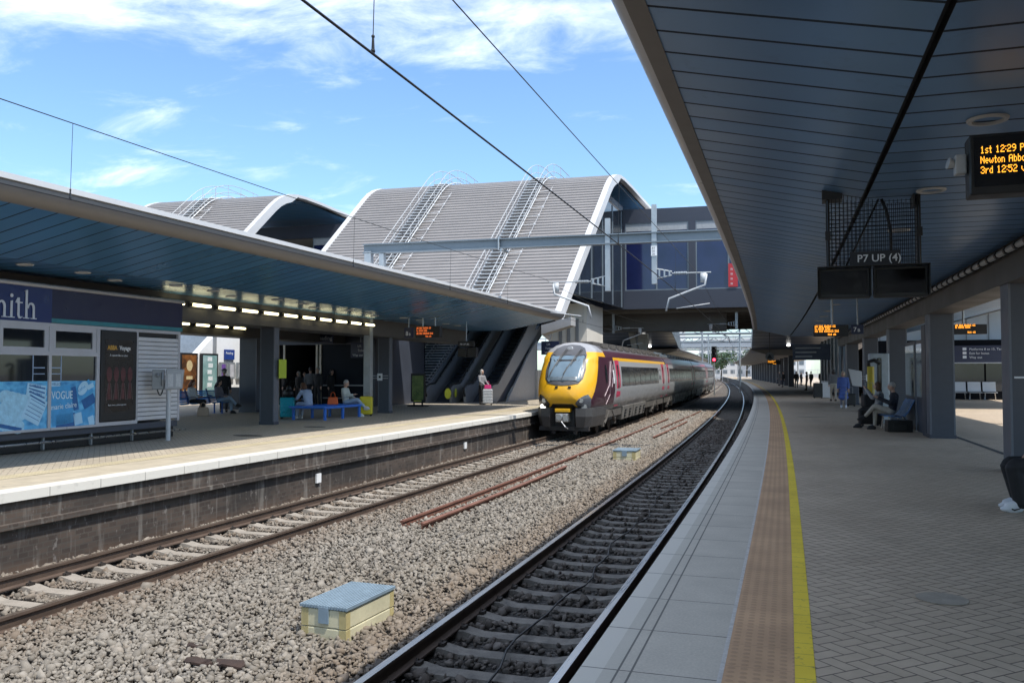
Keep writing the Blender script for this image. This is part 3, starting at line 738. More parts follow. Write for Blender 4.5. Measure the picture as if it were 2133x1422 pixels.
# ------------------------------------------------------------------ stair and escalator halls: folded corrugated roofs
def hall(name, label, u0, u1, zlow, ladders, w_low=-17.6, side=True):
    t = thing(name, label, "station hall", D((u0 + u1) / 2, -8, 0))
    P = [(w_low, zlow), (-8.1, 12.65), (-7.5, 13.1), (-6.9, 13.42), (-6.2, 13.66), (-5.4, 13.8), (-4.4, 13.83), (-2.5, 13.77), (0.0, 13.62), (4, 13.4), (8, 13.2)]
    # corrugated outer sheet
    acc = [0]
    for i in range(1, len(P)): acc.append(acc[-1] + math.hypot(P[i][0] - P[i - 1][0], P[i][1] - P[i - 1][1]))
    def at(q):
        for i in range(1, len(P)):
            if q <= acc[i] or i == len(P) - 1:
                f = (q - acc[i - 1]) / (acc[i] - acc[i - 1]); dx = P[i][0] - P[i - 1][0]; dz = P[i][1] - P[i - 1][1]; L = math.hypot(dx, dz)
                return P[i - 1][0] + f * dx, P[i - 1][1] + f * dz, -dz / L, dx / L
    pr = []; q = .1; pitch = .30
    while q < acc[-1] - .4:
        for off, h in ((0, 0), (.10, 0), (.13, .055), (.26, .055), (.295, 0)):
            w_, z_, nx, nz = at(q + off); pr.append((w_ + nx * h, z_ + nz * h))
        q += pitch
    e = .32; m = MB(); n = len(pr); U = lspace(u0 + e, u1 - e, 3)
    vs = [D(u_, w_, z_) for u_ in U for w_, z_ in pr]
    m.add(vs, [(j * n + i, (j + 1) * n + i, (j + 1) * n + i + 1, j * n + i + 1) for j in range(len(U) - 1) for i in range(n - 1)])
    m.build("roof", pm("corrugated_grey_sheet", (.245, .228, .22), .45, .2, .06, .8), t)
    # white edge trims, thick
    th = .46
    for ua, ub in ((u0, u0 + e), (u1 - e, u1)):
        m = MB(); vs = []
        for i, (w_, z_) in enumerate(P):
            _, _, nx, nz = at(max(acc[i] - .01, .001)); _, _, nx2, nz2 = at(min(acc[i] + .01, acc[-1] - .001)); nx, nz = (nx + nx2) / 2, (nz + nz2) / 2
            tq = th if w_ < -6 else .12
            for u_ in (ua, ub): vs += [D(u_, w_ + nx * .075, z_ + nz * .075), D(u_, w_ - nx * tq, z_ - nz * tq)]
        fs = []
        for i in range(len(P) - 1):
            o = i * 4; fs += [(o, o + 2, o + 6, o + 4), (o + 1, o + 5, o + 7, o + 3), (o, o + 4, o + 5, o + 1), (o + 2, o + 3, o + 7, o + 6)]
        fs += [(0, 1, 3, 2), (len(vs) - 4, len(vs) - 2, len(vs) - 1, len(vs) - 3)]
        m.add(vs, fs); m.build("edge_trim", M['whitetrim'], t)
    # blue lining under the sheet
    m = MB(); vs = []; uv = []
    for i, (w_, z_) in enumerate(P):
        _, _, nx, nz = at(min(acc[i] + .01, acc[-1] - .001))
        for u_ in (u0 + e, u1 - e): vs.append(D(u_, w_ - nx * .26, z_ - nz * .26)); uv.append((acc[i], u_))
    m.add(vs, [(2 * i, 2 * i + 1, 2 * i + 3, 2 * i + 2) for i in range(len(P) - 1)], uv=uv); m.build("lining", M['soffit_far'], t)
    if side:       # dark glazed side walls standing under the trims
        for us in (u1 - 1.3,):
            m = DB(); zz = []
            L = [(w_, z_ - .75) for w_, z_ in P if w_ < -.1] + [(-.02, 12.9)]
            pts = [D(us, w_, z_) for w_, z_ in L] + [D(us, 0, 5.95), D(us, -12.2, 5.95)]
            m.poly(pts, DU * .12); m.build("side_glass", M['glass_dk'], t)
            for wq in (-10.5, -8, -5.5, -3, -.6):
                zt = at(max(.01, (wq - w_low) / (-8.1 - w_low) * acc[1]))[1] - .8 if wq < -8.1 else 12.5
                m = DB(); m.dbox(us - .05, us + .16, wq, wq + .12, 6.0, zt); m.build("mullion", M['galv_dk'], t)
    # roof access walkways: treads, stringers, handrails that arch over the ridge
    for ul in ladders:
        lw = .95; m = MB(); LP = [(w_, z_) for w_, z_ in P if w_ <= -2.4]
        q = .25
        while q < acc[1] + 1.4:
            w_, z_, nx, nz = at(q); c = D(ul, w_ + nx * .22, z_ + nz * .22); m.obox(c, DU * (lw / 2), DW * .14, (0, 0, .018)); q += .34
        for du in (-lw / 2, lw / 2):
            m.tube([D(ul + du, w_ + at(acc[i])[2] * .16, z_ + at(acc[i])[3] * .16) for i, (w_, z_) in enumerate(LP)], .035, 5)
        walk = m.build("roof_walkway", pm("pale_grating", (.60, .61, .62), .45, .3, .1, 8), t)
        m = MB()
        for du in (-lw / 2 - .04, lw / 2 + .04):
            for hh in (.5, .98):
                m.tube([D(ul + du, w_, z_ + hh * (1.0 if i < len(LP) - 1 else .9)) for i, (w_, z_) in enumerate(LP)], .022, 5)
            q = .3
            while q < acc[len(LP) - 1] + .01:
                w_, z_, nx, nz = at(q); m.tube([D(ul + du, w_, z_), D(ul + du, w_, z_ + .98)], .016, 5); q += 1.35
        m.build("handrail", pm("roof_rail_grey", (.42, .43, .44), .5, .2), walk)
        m = MB(); q = .6
        while q < acc[1]:
            w_, z_, nx, nz = at(q); m.sph(D(ul + lw / 2 + .75, w_ + nx * .2, z_ + nz * .2), .075, 6, 4); m.tube([D(ul + lw / 2, w_ + nx * .15, z_ + nz * .15), D(ul + lw / 2 + .75, w_ + nx * .2, z_ + nz * .2)], .02, 4); q += .95
        m.tube([D(ul + lw / 2 + .75, at(q_)[0] + at(q_)[2] * .2, at(q_)[1] + at(q_)[3] * .2) for q_ in (.6, acc[1] * .5, acc[1] - .1)], .012, 4); m.build("anchor_post", M['whitetrim'], walk)
    return t
HALL = True
hall("station_hall", "grey corrugated hall roof with white edges and two roof ladders, next to the footbridge", -17.0, -1.05, 4.45, (-12.1, -5.7))
hall("station_hall", "smaller looking grey corrugated hall roof with one roof ladder behind the left canopy", -34.1, -23.4, 4.45, (-29.1,), side=False)
hall("station_hall", "corrugated hall over the right platform's stairs, hidden above the right canopy", 11.5, 24.0, 4.45, ())  # unseen hall, added to keep the sun off the platform beyond the canopy
HALL = False
# halls on the far side of the footbridge, seen from below
def far_hall(label, F, d0, d1, name="station_hall"):
    t = thing(name, label, "station hall", F(92, (d0 + d1) / 2, 0))
    m = MB(); S = lspace(85.6, 99, 2); vs = []; uv = []
    for s in S:
        z = 5.95 - (s - 85.6) / 13.4 * 2.15
        for d in (d0, d1): vs.append(F(s, d, z)); uv.append((s, d))
    m.add(vs, [(2 * i, 2 * i + 2, 2 * i + 3, 2 * i + 1) for i in range(len(S) - 1)], uv=uv); m.build("lining", mk_soffit("deep_blue_lining", (.035, .06, .12), 1.6, .2, .35) if "deep_blue_lining" not in bpy.data.materials else bpy.data.materials["deep_blue_lining"], t)
    m = MB(); vs = []
    for s in S:
        z = 5.95 - (s - 85.6) / 13.4 * 2.15 + .05
        for d in (d0, d1): vs += [F(s, d, z), F(s, d, z + 6 - (s - 85.6) * .38)]
    fs = []
    for i in range(len(S) - 1):
        for k in (0, 2): fs.append((4 * i + k, 4 * i + k + 1, 4 * i + k + 5, 4 * i + k + 4))
        fs.append((4 * i + 1, 4 * i + 3, 4 * i + 7, 4 * i + 5))
    m.add(vs, fs); m.build("wall", M['navy'], t)
    for (s, d) in ((88.5, d0 + (d1 - d0) * .22), (94, d0 + (d1 - d0) * .22)):
        z = 5.95 - (s - 85.6) / 13.4 * 2.15 - .12; q = MB().sph(F(s, d, z), (.2, .2, .12), 10, 6); q.build("lamp", M['lamp'], t, smooth=True)
    return t
far_hall("dark blue hall underside beyond the footbridge above the rear of the train", FP, .3, 14)
far_hall("dark blue hall underside beyond the footbridge over the right platform", NE, .2, 17)
# canopies beyond
def far_canopy(label, F, d0, d1, s0, s1, mat):
    t = thing("platform_canopy", label, "canopy", F((s0 + s1) / 2, (d0 + d1) / 2, 0)); S = lspace(s0, s1, 4)
    m = MB().sweep(F, [(d0, 4.05), (d0 + (d1 - d0) * .22, 3.5), (d1, 3.5)], S); m.build("soffit", mat, t)
    m = MB().sweep(F, [(d0, 4.05), (d0 - .1 * (1 if d1 > d0 else -1), 4.15), (d0, 4.25), (d1, 3.9)], S)
    for s in (s0, s1): m.add([F(s, d, z) for d, z in ((d0, 4.05), (d0 + (d1 - d0) * .22, 3.5), (d1, 3.5), (d1, 3.9), (d0, 4.25))], [(0, 1, 2, 3, 4)])
    m.build("roof", M['fascia'], t)
    for k in range(int((s1 - s0) / 9)): column(F, s0 + 4 + 9 * k, (d0 + d1) / 2 - .3, (d0 + d1) / 2 + .3, 3.55, t)
far_canopy("taupe end of the next canopy beyond the footbridge on the left", FP, .2, 10, 95, 190, M['fascia'])
far_canopy("pale end of the next canopy beyond the footbridge on the right", NE, .1, 9, 97, 230, M['fascia'])

# ------------------------------------------------------------------ below the footbridge
def at_px(x, y, z=0.0):
    "point on the plane z seen at photograph pixel x,y"
    fw = Vector((-math.sin(YAW) * math.cos(PITCH), math.cos(YAW) * math.cos(PITCH), math.sin(PITCH))); r = Vector((math.cos(YAW), math.sin(YAW), 0)); up = r.cross(fw)
    d = fw + r * ((x - 1066.5) / FPX) - up * ((y - 711) / FPX); k = (z - EYE) / d.z; return Vector((0, 0, EYE)) + d * k
pier = thing("bridge_pier", "pale cream pier with narrow slots behind the train's cab", "pier", (-15.2, 53.2, 0))
m = MB(); m.poly([(-16.4, 51.0, 0), (-13.2, 51.25, 0), (-13.2, 51.25, 5.88), (-14.9, 51.1, 5.88)], (0, 4.2, 0)); m.build("wall", M['cream'], pier)
m = MB(); m.box(-17.3, -15.95, 49.9, 52.4, 0, 1.75); m.build("plinth", pm("pier_concrete", (.44, .43, .40), .8, 0, .1, 1.5), pier, bevel=.03)
for k in range(3):
    m = MB(); m.box(-14.95 + k * .52, -14.75 + k * .52, 51.05 + .04 * k, 51.2 + .04 * k, 2.7, 4.9); m.build("slot", M['grey'], pier)
m = DB(); m.dbox(-8.5, 4.5, 3.5, 5.2, 4.55, ZB + .01); m.poly([D(-5.9, 2.5, 4.6), D(-4.6, 2.5, 5.7), D(-3.3, 2.5, 5.7), D(-3.3, 2.5, 5.0)], DW * 1.0)
tag(m.build("crossbeam", M['beam']), "dark crossbeam under the footbridge above the train's roof", "beam")
m = MB(); q0 = FP(39.6, .15, 3.75); m.poly([FP(39.4, .02, 4.25), FP(39.4, .02, 3.85), FP(39.8, 1.6, 3.45), FP(39.8, 1.6, 3.9)], Vector((-.02, .9, 0)))
tag(m.build("bracket", pm("bracket_concrete", (.33, .32, .31), .7, 0, .1, 2)), "grey box bracket at the tip of the left canopy under the white trim", "bracket")
m = MB(); m.poly([FC(66, -1.75, 0), FC(66, -1.2 - .75, 0), FC(66, -2.3, 4.6), FC(66, -1.55, 4.6)], (0, .8, 0)); m.poly([FC(66, -1.75, 0), FC(66, -2.05, 0), FC(66, -3.2, 5.7), FC(66, -2.7, 5.7)], (0, .8, 0))
tag(m.build("bridge_strut", M['ltgrey']), "pale slanting strut under the footbridge behind the train roof", "strut")

# ------------------------------------------------------------------ stairs and escalators
rzs = ang(FC, 46)
st = thing("staircase", "wide dark staircase with pale step edges climbing under the left canopy", "stairs", (-20.95, 42.0, 0), rzs)
m = MB(); nst = 34; wdt = 1.28
for k in range(nst):
    m.box(-wdt, wdt, k * .30, nst * .30, k * .165, (k + 1) * .165, 0); 
    m.box(-wdt, wdt, k * .30 - .012, k * .30 + .09, (k + 1) * .165 - .05, (k + 1) * .165 + .004, 1)
m.build("steps", [pm("stair_dark", (.09, .092, .10), .6), pm("step_nosing", (.80, .81, .82), .5)], st)
for sx in (-1, 1):
    m = MB(); m.poly([(sx * 1.33, -.4, 0), (sx * 1.33, .1, 0), (sx * 1.33, 10.2, 5.61), (sx * 1.33, 10.2, 6.6), (sx * 1.33, .2, 1.15), (sx * 1.33, -.4, .9)], (sx * .12, 0, 0)); m.build("side_panel", pm("stair_side_grey", (.17, .185, .21), .45, .2), st)
    m = MB()
    for h in (.95, 1.2): m.tube([(sx * 1.2, -.5, h - .25), (sx * 1.2, -.3, h), (sx * 1.2, .1, h), (sx * 1.2, 10.1, h + 5.6)], .024, 6)
    m.build("handrail", M['steel'], st, smooth=True)
m = MB()
for sx in (-.02,):
    m.tube([(sx, -.35, 0), (sx, -.35, .95), (sx, .1, 1.0), (sx, 10.1, 6.55)], .024, 6); m.tube([(sx, -.2, .62), (sx, .1, .7), (sx, 10.1, 6.25)], .02, 6)
m.build("centre_rail", M['steel'], st, smooth=True)
esc = thing("escalator", "left escalator with dark sides and silver handrails beside the staircase", "escalator", (-18.75, 42.3, 0), rzs)
def esc_parts(t):
    prof = [(-1.2, 0), (-.2, 0), (10.6, 6.1), (12.5, 6.1)]
    for sx in (-1, 1):
        x0 = sx * .62
        m = MB(); m.poly([(x0, -1.0, 0), (x0, 0, 0), (x0, 10.6, 5.3), (x0, 10.6, 6.95), (x0, .25, .98), (x0, -.6, .92), (x0, -1.02, .62)], (sx * .14, 0, 0)); m.build("balustrade", pm("escalator_side", (.28, .29, .31), .4, .3), t)
        m = MB(); m.tube([(x0 + sx * .07, -1.0, .35), (x0 + sx * .07, -1.15, .55), (x0 + sx * .07, -1.1, .8), (x0 + sx * .07, -.7, .98), (x0 + sx * .07, .25, 1.04), (x0 + sx * .07, 10.6, 7.0)], .05, 6); m.build("handrail", M['rubber'], t, smooth=True)
        m = MB(); m.obox((x0 + sx * .07, 5.43, 3.94), (.065, 0, 0), (0, 5.15, 2.97), (0, -.014, .026)); m.build("trim_strip", M['steel'], t)
    m = MB()
    for k in range(27):
        y = -.2 + k * .4; z = max(0, (k - 1) * .226); m.box(-.5, .5, y, y + .42, z - .2, z, 0); m.box(-.5, .5, y, y + .02, z - .004, z + .004, 1)
    m.box(-.6, .6, -1.3, -.2, -.02, .012, 1); m.build("steps", [pm("escalator_step", (.02, .021, .023), .5, .3), M['grey']], t)
    m = MB(); m.poly([(-.62, 0, 0), (-.62, 10.6, 5.3), (-.62, 10.6, 4.4), (-.62, 1.6, 0)], (1.24, 0, 0)); m.build("truss", M['navy'], t)
esc_parts(esc)
e2 = dup(esc, (-16.75, 42.8, 0), rzs, "right escalator with a tall pale grey side panel near the cream pier")
m = MB(); m.poly([(.80, 1.4, 0), (.80, 7.6, 0), (.80, 7.6, 3.6), (.80, 5.7, 2.7)], (.1, 0, 0)); o = m.build("side_panel", pm("escalator_cladding", (.36, .37, .39), .45, .2), e2)
for t_, lx in ((esc, 1),):
    m = MB(); pts = [(.86, -.72 + .15 * math.cos(a), .52 + .24 * math.sin(a)) for a in np.linspace(0, 2 * math.pi, 20)[:-1]]; m.poly(pts, (.012, 0, 0)); m.build("marker_disc", pm("lime_marker", (.55, .62, .06), .5), t_)
    m = MB(); m.poly([(.0 + .36 * math.cos(a) * .5 + .62, -1.24, .5 + .28 * math.sin(a)) for a in np.linspace(0, 2 * math.pi, 20)[:-1]], (0, .012, 0)); m.build("marker_disc", bpy.data.materials["lime_marker"], t_)
# low railing between stairs and escalator

# ------------------------------------------------------------------ the train
def mk_livery(name, front):
    "side paint by distance from the nose (local y) and height (local z): purple cab, silver body, yellow first class line"
    t = NT(name); o = t.coord(); sp = t.n("ShaderNodeSeparateXYZ"); t.l(o, sp.inputs[0]); y, z = sp.outputs[1], sp.outputs[2]
    silver = (.30, .305, .31); purple = (.05, .015, .028); maroon = (.06, .018, .028); yel = (.70, .37, .012); roofc = (.10, .085, .085); charcoal = (.085, .085, .095)
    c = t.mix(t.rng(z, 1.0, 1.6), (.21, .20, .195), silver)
    if front:
        edge = t.math('ADD', 4.05, t.math('MULTIPLY', t.math('SUBTRACT', z, 1.0), .10))
        c = t.mix(t.math('GREATER_THAN', y, edge), purple, c)
        nose = t.math('ADD', .98, t.math('MULTIPLY', t.math('SUBTRACT', z, 2.0), .68))
        isf = t.math('MULTIPLY', t.math('LESS_THAN', y, nose), t.math('GREATER_THAN', z, 1.16)); c = t.mix(isf, c, yel)
        c = t.mix(t.math('MULTIPLY', t.math('GREATER_THAN', z, 3.02), t.math('GREATER_THAN', y, edge)), c, yel)
        c = t.mix(t.math('GREATER_THAN', z, 3.16), c, maroon)
        c = t.mix(t.math('MULTIPLY', t.math('LESS_THAN', y, 2.95), t.math('GREATER_THAN', z, 3.16)), c, yel)
        g = t.math('ADD', t.math('MULTIPLY', t.math('SUBTRACT', z, 3.2), 1.0), 0.)
        c = t.mix(t.math('MULTIPLY', t.math('GREATER_THAN', z, 3.34), t.math('LESS_THAN', y, 2.9)), c, (.30, .30, .31))
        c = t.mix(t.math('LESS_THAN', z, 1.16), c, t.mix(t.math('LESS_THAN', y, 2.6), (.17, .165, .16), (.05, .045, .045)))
    else:
        c = t.mix(t.math('GREATER_THAN', z, 3.02), c, maroon)
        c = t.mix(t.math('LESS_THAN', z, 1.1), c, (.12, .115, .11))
    c = t.mix(t.math('GREATER_THAN', z, 3.42), c, t.mix(t.math('LESS_THAN', y, 2.9), (.10, .09, .09), (.30, .30, .31)) if front else roofc)
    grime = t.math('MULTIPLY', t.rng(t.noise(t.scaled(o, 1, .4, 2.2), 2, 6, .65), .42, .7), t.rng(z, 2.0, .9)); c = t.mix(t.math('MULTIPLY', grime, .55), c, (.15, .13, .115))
    c = t.mix(t.math('MULTIPLY', t.rng(t.noise(o, 9, 4), .5, .75), .08), c, (.12, .11, .10))
    t.base(c); t.rough(t.rng(grime, 0, .6, .30, .62)); t.metal(.0); t.b.inputs["Specular IOR Level"].default_value = .55; t.bump(t.noise(o, 1.1, 2), .05, .02); return t.m
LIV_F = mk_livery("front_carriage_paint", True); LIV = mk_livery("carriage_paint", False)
M['train_yel'] = pm("train_yellow", (.68, .37, .012), .3, 0, .06, 2)
M['train_black'] = pm("train_black", (.02, .02, .022), .3, 0, .15, 3)
M['under'] = pm("underframe_grime", (.085, .076, .066), .75, .1, .35, 4)
M['under_lt'] = pm("underframe_box", (.17, .16, .145), .6, .2, .25, 2.5)
M['pinkdoor'] = pm("door_cerise", (.44, .035, .085), .35, 0, .05, 2)
M['trainglass'] = glass("train_window_glass", (.010, .012, .016), .16, None, .10)
M['greydark'] = pm("screen_surround_grey", (.085, .085, .09), .3, .1, .1, 2)
# cross-section: (a, h)
SEC = [(-1.18, .98), (-1.30, 1.25), (-1.365, 1.75), (-1.365, 2.15), (-1.31, 2.7), (-1.235, 3.12), (-1.08, 3.42), (-.78, 3.63), (-.40, 3.73), (0, 3.76)]
SEC = SEC + [(-a, h) for a, h in SEC[-2::-1]]
def dens(pts, n):
    out = []
    for i in range(len(pts) - 1):
        for k in range(n):
            t = k / n; out.append((pts[i][0] * (1 - t) + pts[i + 1][0] * t, pts[i][1] * (1 - t) + pts[i + 1][1] * t))
    return out + [pts[-1]]
FCX = (0, 2.0)
def sec_r(a, h, S=SEC):
    "radial fraction of (a,h) inside the section"
    dx, dy = a - FCX[0], h - FCX[1]; best = 1e9
    loop = S + [S[0]]
    for i in range(len(loop) - 1):
        (x1, y1), (x2, y2) = loop[i], loop[i + 1]; x1 -= FCX[0]; x2 -= FCX[0]; y1 -= FCX[1]; y2 -= FCX[1]
        den = dx * (y2 - y1) - dy * (x2 - x1)
        if abs(den) < 1e-9: continue
        t = (x1 * (y2 - y1) - y1 * (x2 - x1)) / den; u = (x1 * dy - y1 * dx) / den
        if t > 0 and -1e-6 <= u <= 1 + 1e-6: best = min(best, t)
    return min(1., 1. / best) if best < 1e8 else 0.
def noseY(a, h):
    r = sec_r(a, h)
    rake = .10 * max(0, 1.45 - h) ** 1.2 + (max(0, h - 1.45) / 2.3) ** 1.55 * 1.55
    return rake + .78 * (1 - math.sqrt(max(0, 1 - (.995 * r) ** 2.4))) * (1.25 if h < 3 else 1)
def taper(y): return 1 - .19 * max(0., 1 - y / 4.3) ** 1.3
def carriage(name, label, s0, L, front):
    p0 = FC(s0, 0, RAIL); f1 = FC(s0 + 3.5); f2 = FC(s0 + L - 3.5); az = math.atan2(-(f2.x - f1.x), f2.y - f1.y)
    mid = (f1 + f2) / 2; dirv = Vector((-math.sin(az), math.cos(az), 0)); p0 = mid - dirv * (L / 2) - Vector((dirv.y, -dirv.x, 0)) * .08; p0.z = RAIL
    t = thing(name, label, "train carriage", p0, az, "carriages of the train at the left platform", local=True); t.rotation_euler = (0, 0, az)
    S = dens(SEC, 3)
    m = MB(); n = len(S)
    if front:
        rings = []
        for rr in (.12, .25, .36, .46, .55, .63, .70, .77, .83, .88, .92, .955, .98, 1.0):
            rings.append([(FCX[0] + rr * (a - FCX[0]), noseY(FCX[0] + rr * (a - FCX[0]), FCX[1] + rr * (h - FCX[1])), FCX[1] + rr * (h - FCX[1])) for a, h in S])
        ye = [q[1] for q in rings[-1]]
        for k in (.3, .7, 1.2, 1.8, 2.5, 3.2, 5, 12, L - 3.2): rings.append([(a, min(y0 + k, L), h) for (a, h), y0 in zip(S, ye)])
        rings.append([(a, L, h) for a, h in S])
        rings = [[(a * taper(y), y, h) for a, y, h in r] for r in rings]
        vs = [(0, noseY(0, 2.0), 2.0)] + [p for r in rings for p in r]
        fs = [(0, 1 + (i + 1), 1 + i) for i in range(n - 1)] + [(0, 1, n)]
        for j in range(len(rings) - 1):
            for i in range(n): fs.append((1 + j * n + i, 1 + j * n + (i + 1) % n, 1 + (j + 1) * n + (i + 1) % n, 1 + (j + 1) * n + i))
        fs.append(tuple(1 + (len(rings) - 1) * n + i for i in range(n))[::-1]); m.add(vs, fs)
        body = m.build("body", LIV_F, t, smooth=True, auto=50)
    else:
        ysl = lspace(.12, L - .12, 4); vs = [(a, y, h) for y in ysl for a, h in S]
        fs = [(j * n + i, j * n + (i + 1) % n, (j + 1) * n + (i + 1) % n, (j + 1) * n + i) for j in range(len(ysl) - 1) for i in range(n)] + [tuple(range(n)), tuple((len(ysl) - 1) * n + i for i in range(n))[::-1]]
        m.add(vs, fs); body = m.build("body", LIV, t, smooth=True, auto=50)
    def side_a(h):
        for (a1, h1), (a2, h2) in zip(SEC[:9], SEC[1:10]):
            if h1 <= h <= h2: return -(a1 + (a2 - a1) * (h - h1) / (h2 - h1))
        return 1.3
    def patch(y0, y1, h0, h1, sx, off=.012, rnd=.0, nh=4):
        m = MB(); vs = []; hs = lspace(h0, h1, (h1 - h0) / nh)
        for h in hs:
            for y in (y0, y1):
                for o in (off, -.02): vs.append((sx * (side_a(h) * (taper(y) if front else 1) + o), y, h))
        fs = []
        for k in range(len(hs) - 1):
            b = k * 4; fs += [(b, b + 2, b + 6, b + 4), (b + 1, b + 5, b + 7, b + 3), (b, b + 4, b + 5, b + 1), (b + 2, b + 3, b + 7, b + 6)]
        e = len(vs) - 4; fs += [(0, 1, 3, 2), (e, e + 2, e + 3, e + 1)]
        if sx < 0: fs = [f[::-1] for f in fs]
        return m.add(vs, fs)
    for sx in (1, -1):
        d1 = 4.95 if front else 1.0; d2 = L - 1.55
        for dc in (d1, d2):
            dr = patch(dc - .44, dc + .49, 1.05, 3.05, sx, .010).build("door", M['pinkdoor'], t)
            patch(dc - .12, dc + .17, 1.85, 2.85, sx, .018).build("window", M['trainglass'], dr)
        y0 = d1 + .95; y1 = d2 - (2.2 if front else 1.1)
        win = patch(y0, y1, 1.92, 2.78, sx, .014, nh=6).build("window_band", M['trainglass'], t)
        k = y0 + 1.75
        while k < y1 - .5:
            patch(k, k + .09, 1.93, 2.77, sx, .019, nh=6).build("pillar", M['train_black'], win); k += 1.78
        if front and sx > 0:
            patch(d2 - 1.9, d2 - 1.05, 2.1, 2.7, sx, .014).build("vestibule_panel", M['greydark'], t)
            patch(d2 - 1.62, d2 - 1.4, 2.35, 2.62, sx, .02).build("sign_plate", M['signwhite'], t)
        if front:
            m = MB(); c = (2.62, 2.45); out = []
            vs = [];
            for k in range(18):
                a = 2 * math.pi * k / 18; yy = c[0] + .17 * math.cos(a); hh = c[1] + .40 * math.sin(a); vs.append((sx * (side_a(hh) * taper(yy) + .014), yy, hh))
            m.add(vs, [tuple(range(18)) if sx > 0 else tuple(range(18))[::-1]]); m.build("cab_window", M['trainglass'], t)
            patch(3.86, 4.02, 2.05, 2.62, sx, .016).build("cab_door_window", M['signwhite'], t)
    # white tick-like line emblem on the cab side
    if front:
        m = MB()
        def P(y, h): return (side_a(h) * taper(y) + .02, y, h)
        m.tube([P(2.95, 1.98), P(2.30, 1.55), P(2.72, 1.20), P(3.20, 1.60), P(3.05, 1.95), P(3.30, 2.35), P(3.72, 3.0)], .010, 4)
        m.tube([P(2.95, 2.0), P(3.05, 2.30), P(3.55, 2.98), P(3.95, 2.85), P(3.75, 2.55)], .007, 4); m.tube([P(3.45, 1.9), P(3.6, 2.1), P(3.65, 2.3)], .008, 4)
        m.build("line_emblem", pm("emblem_pink_white", (.70, .55, .58), .5), t)
    # roof gear
    m = MB(); y = 3.4 if front else .8
    while y < L - 1:
        m.box(-.55, .55, y, y + 1.5, 3.70, 3.83); m.box(-.95, -.62, y + .2, y + 1.3, 3.52, 3.66); m.box(.62, .95, y + .2, y + 1.3, 3.52, 3.66); y += 1.9
    m.build("roof_equipment", M['under'] if front else M['galv_dk'], t, bevel=.02)
    # underframe, skirts, bogies
    m = MB(); m.box(-1.15, 1.15, 2.6 if front else .3, L - .3, .62, 1.0); m.build("underframe", M['under'], t)
    for (a, b_) in ([(6.8, 9.8), (9.95, 13.9)] if front else [(6.2, 9.6), (9.8, 12.8), (13.0, L - 6.4)]):
        m = MB(); m.poly([(1.24, a, .98), (1.24, b_, .98), (1.14, b_ - .1, .36), (1.14, a + .1, .36)], (-2.4, 0, 0)); o = m.build("equipment_box", M['under_lt'], t, bevel=.02)
        m = MB(); k = a + .6
        while k < b_ - .6:
            m = MB()
            for h in (.5, .64, .78): m.box(1.16 + (h - .36) * .16, 1.19 + (h - .36) * .16, k, k + .35, h - .035, h + .035)
            k += 1.3; m.build("vent", M['black'], o)
    for bc in ((4.1 if front else 3.6), L - 3.7):
        m = MB()
        for sx in (-1, 1):
            m.box(sx * 1.0 - .09, sx * 1.0 + .09, bc - 1.75, bc + 1.75, .50, .72); m.box(sx * 1.05 - .08, sx * 1.05 + .08, bc - .35, bc + .35, .62, .95)
            for dy in (-1.3, 1.3): m.box(sx * 1.02 - .10, sx * 1.02 + .10, bc + dy - .17, bc + dy + .17, .28, .62)
            m.tube([(sx * 1.12, bc - 1.2, .4), (sx * 1.12, bc - .3, .9)], .06, 6); m.tube([(sx * 1.12, bc + 1.2, .4), (sx * 1.12, bc + .3, .9)], .06, 6)
        bg_ = m.build("bogie", M['under'], t)
        for dy in (-1.3, 1.3):
            m = MB()
            for sx in (-1, 1): m.tube([(sx * .70, bc + dy, .39), (sx * .83, bc + dy, .39)], .39, 20)
            m.tube([(-.7, bc + dy, .39), (.7, bc + dy, .39)], .08, 8); m.build("wheelset", M['clip'], bg_, smooth=True, auto=40)
    if not front:
        m = MB(); m.box(-.9, .9, -.16, .16, .95, 3.45); m.build("gangway", M['rubber'], t)
    if front:
        def fpatch(pts, name, mat, off=.015, parent=None, rings=(.15, .3, .45, .6, .72, .84, .93, 1.0), thick=0.):
            m = MB(); cx_ = sum(p[0] for p in pts) / len(pts); ch = sum(p[1] for p in pts) / len(pts); n = len(pts)
            vs = [(cx_ * taper(noseY(cx_, ch)), noseY(cx_, ch) - off, ch)]
            for r_ in rings:
                for a, h in pts:
                    aa = cx_ + r_ * (a - cx_); hh = ch + r_ * (h - ch); yq = noseY(aa, hh); vs.append((aa * taper(yq), yq - off * (1 if r_ < 1 else .75), hh))
            fs = [(0, 1 + i, 1 + (i + 1) % n) for i in range(n)]
            for j in range(len(rings) - 1): fs += [(1 + j * n + i, 1 + (j + 1) * n + i, 1 + (j + 1) * n + (i + 1) % n, 1 + j * n + (i + 1) % n) for i in range(n)]
            m.add(vs, fs); return m.build(name, mat, parent or t, smooth=True)
        def rrect(x0, x1, h0, h1, rad, sh=0., n=5):
            "rounded quad, sh narrows the bottom"
            o = []
            for (cx_, cy_, a0) in ((x1 - rad, h0 + rad, -90), (x1 - rad, h1 - rad, 0), (x0 + rad, h1 - rad, 90), (x0 + rad, h0 + rad, 180)):
                for k in range(n + 1):
                    a = R(a0 + 90 * k / n); x = cx_ + rad * math.cos(a); y = cy_ + rad * math.sin(a); o.append((x * (1 - sh * (h1 - y) / (h1 - h0)), y))
            return dens(o + [o[0]], 2)[:-1]
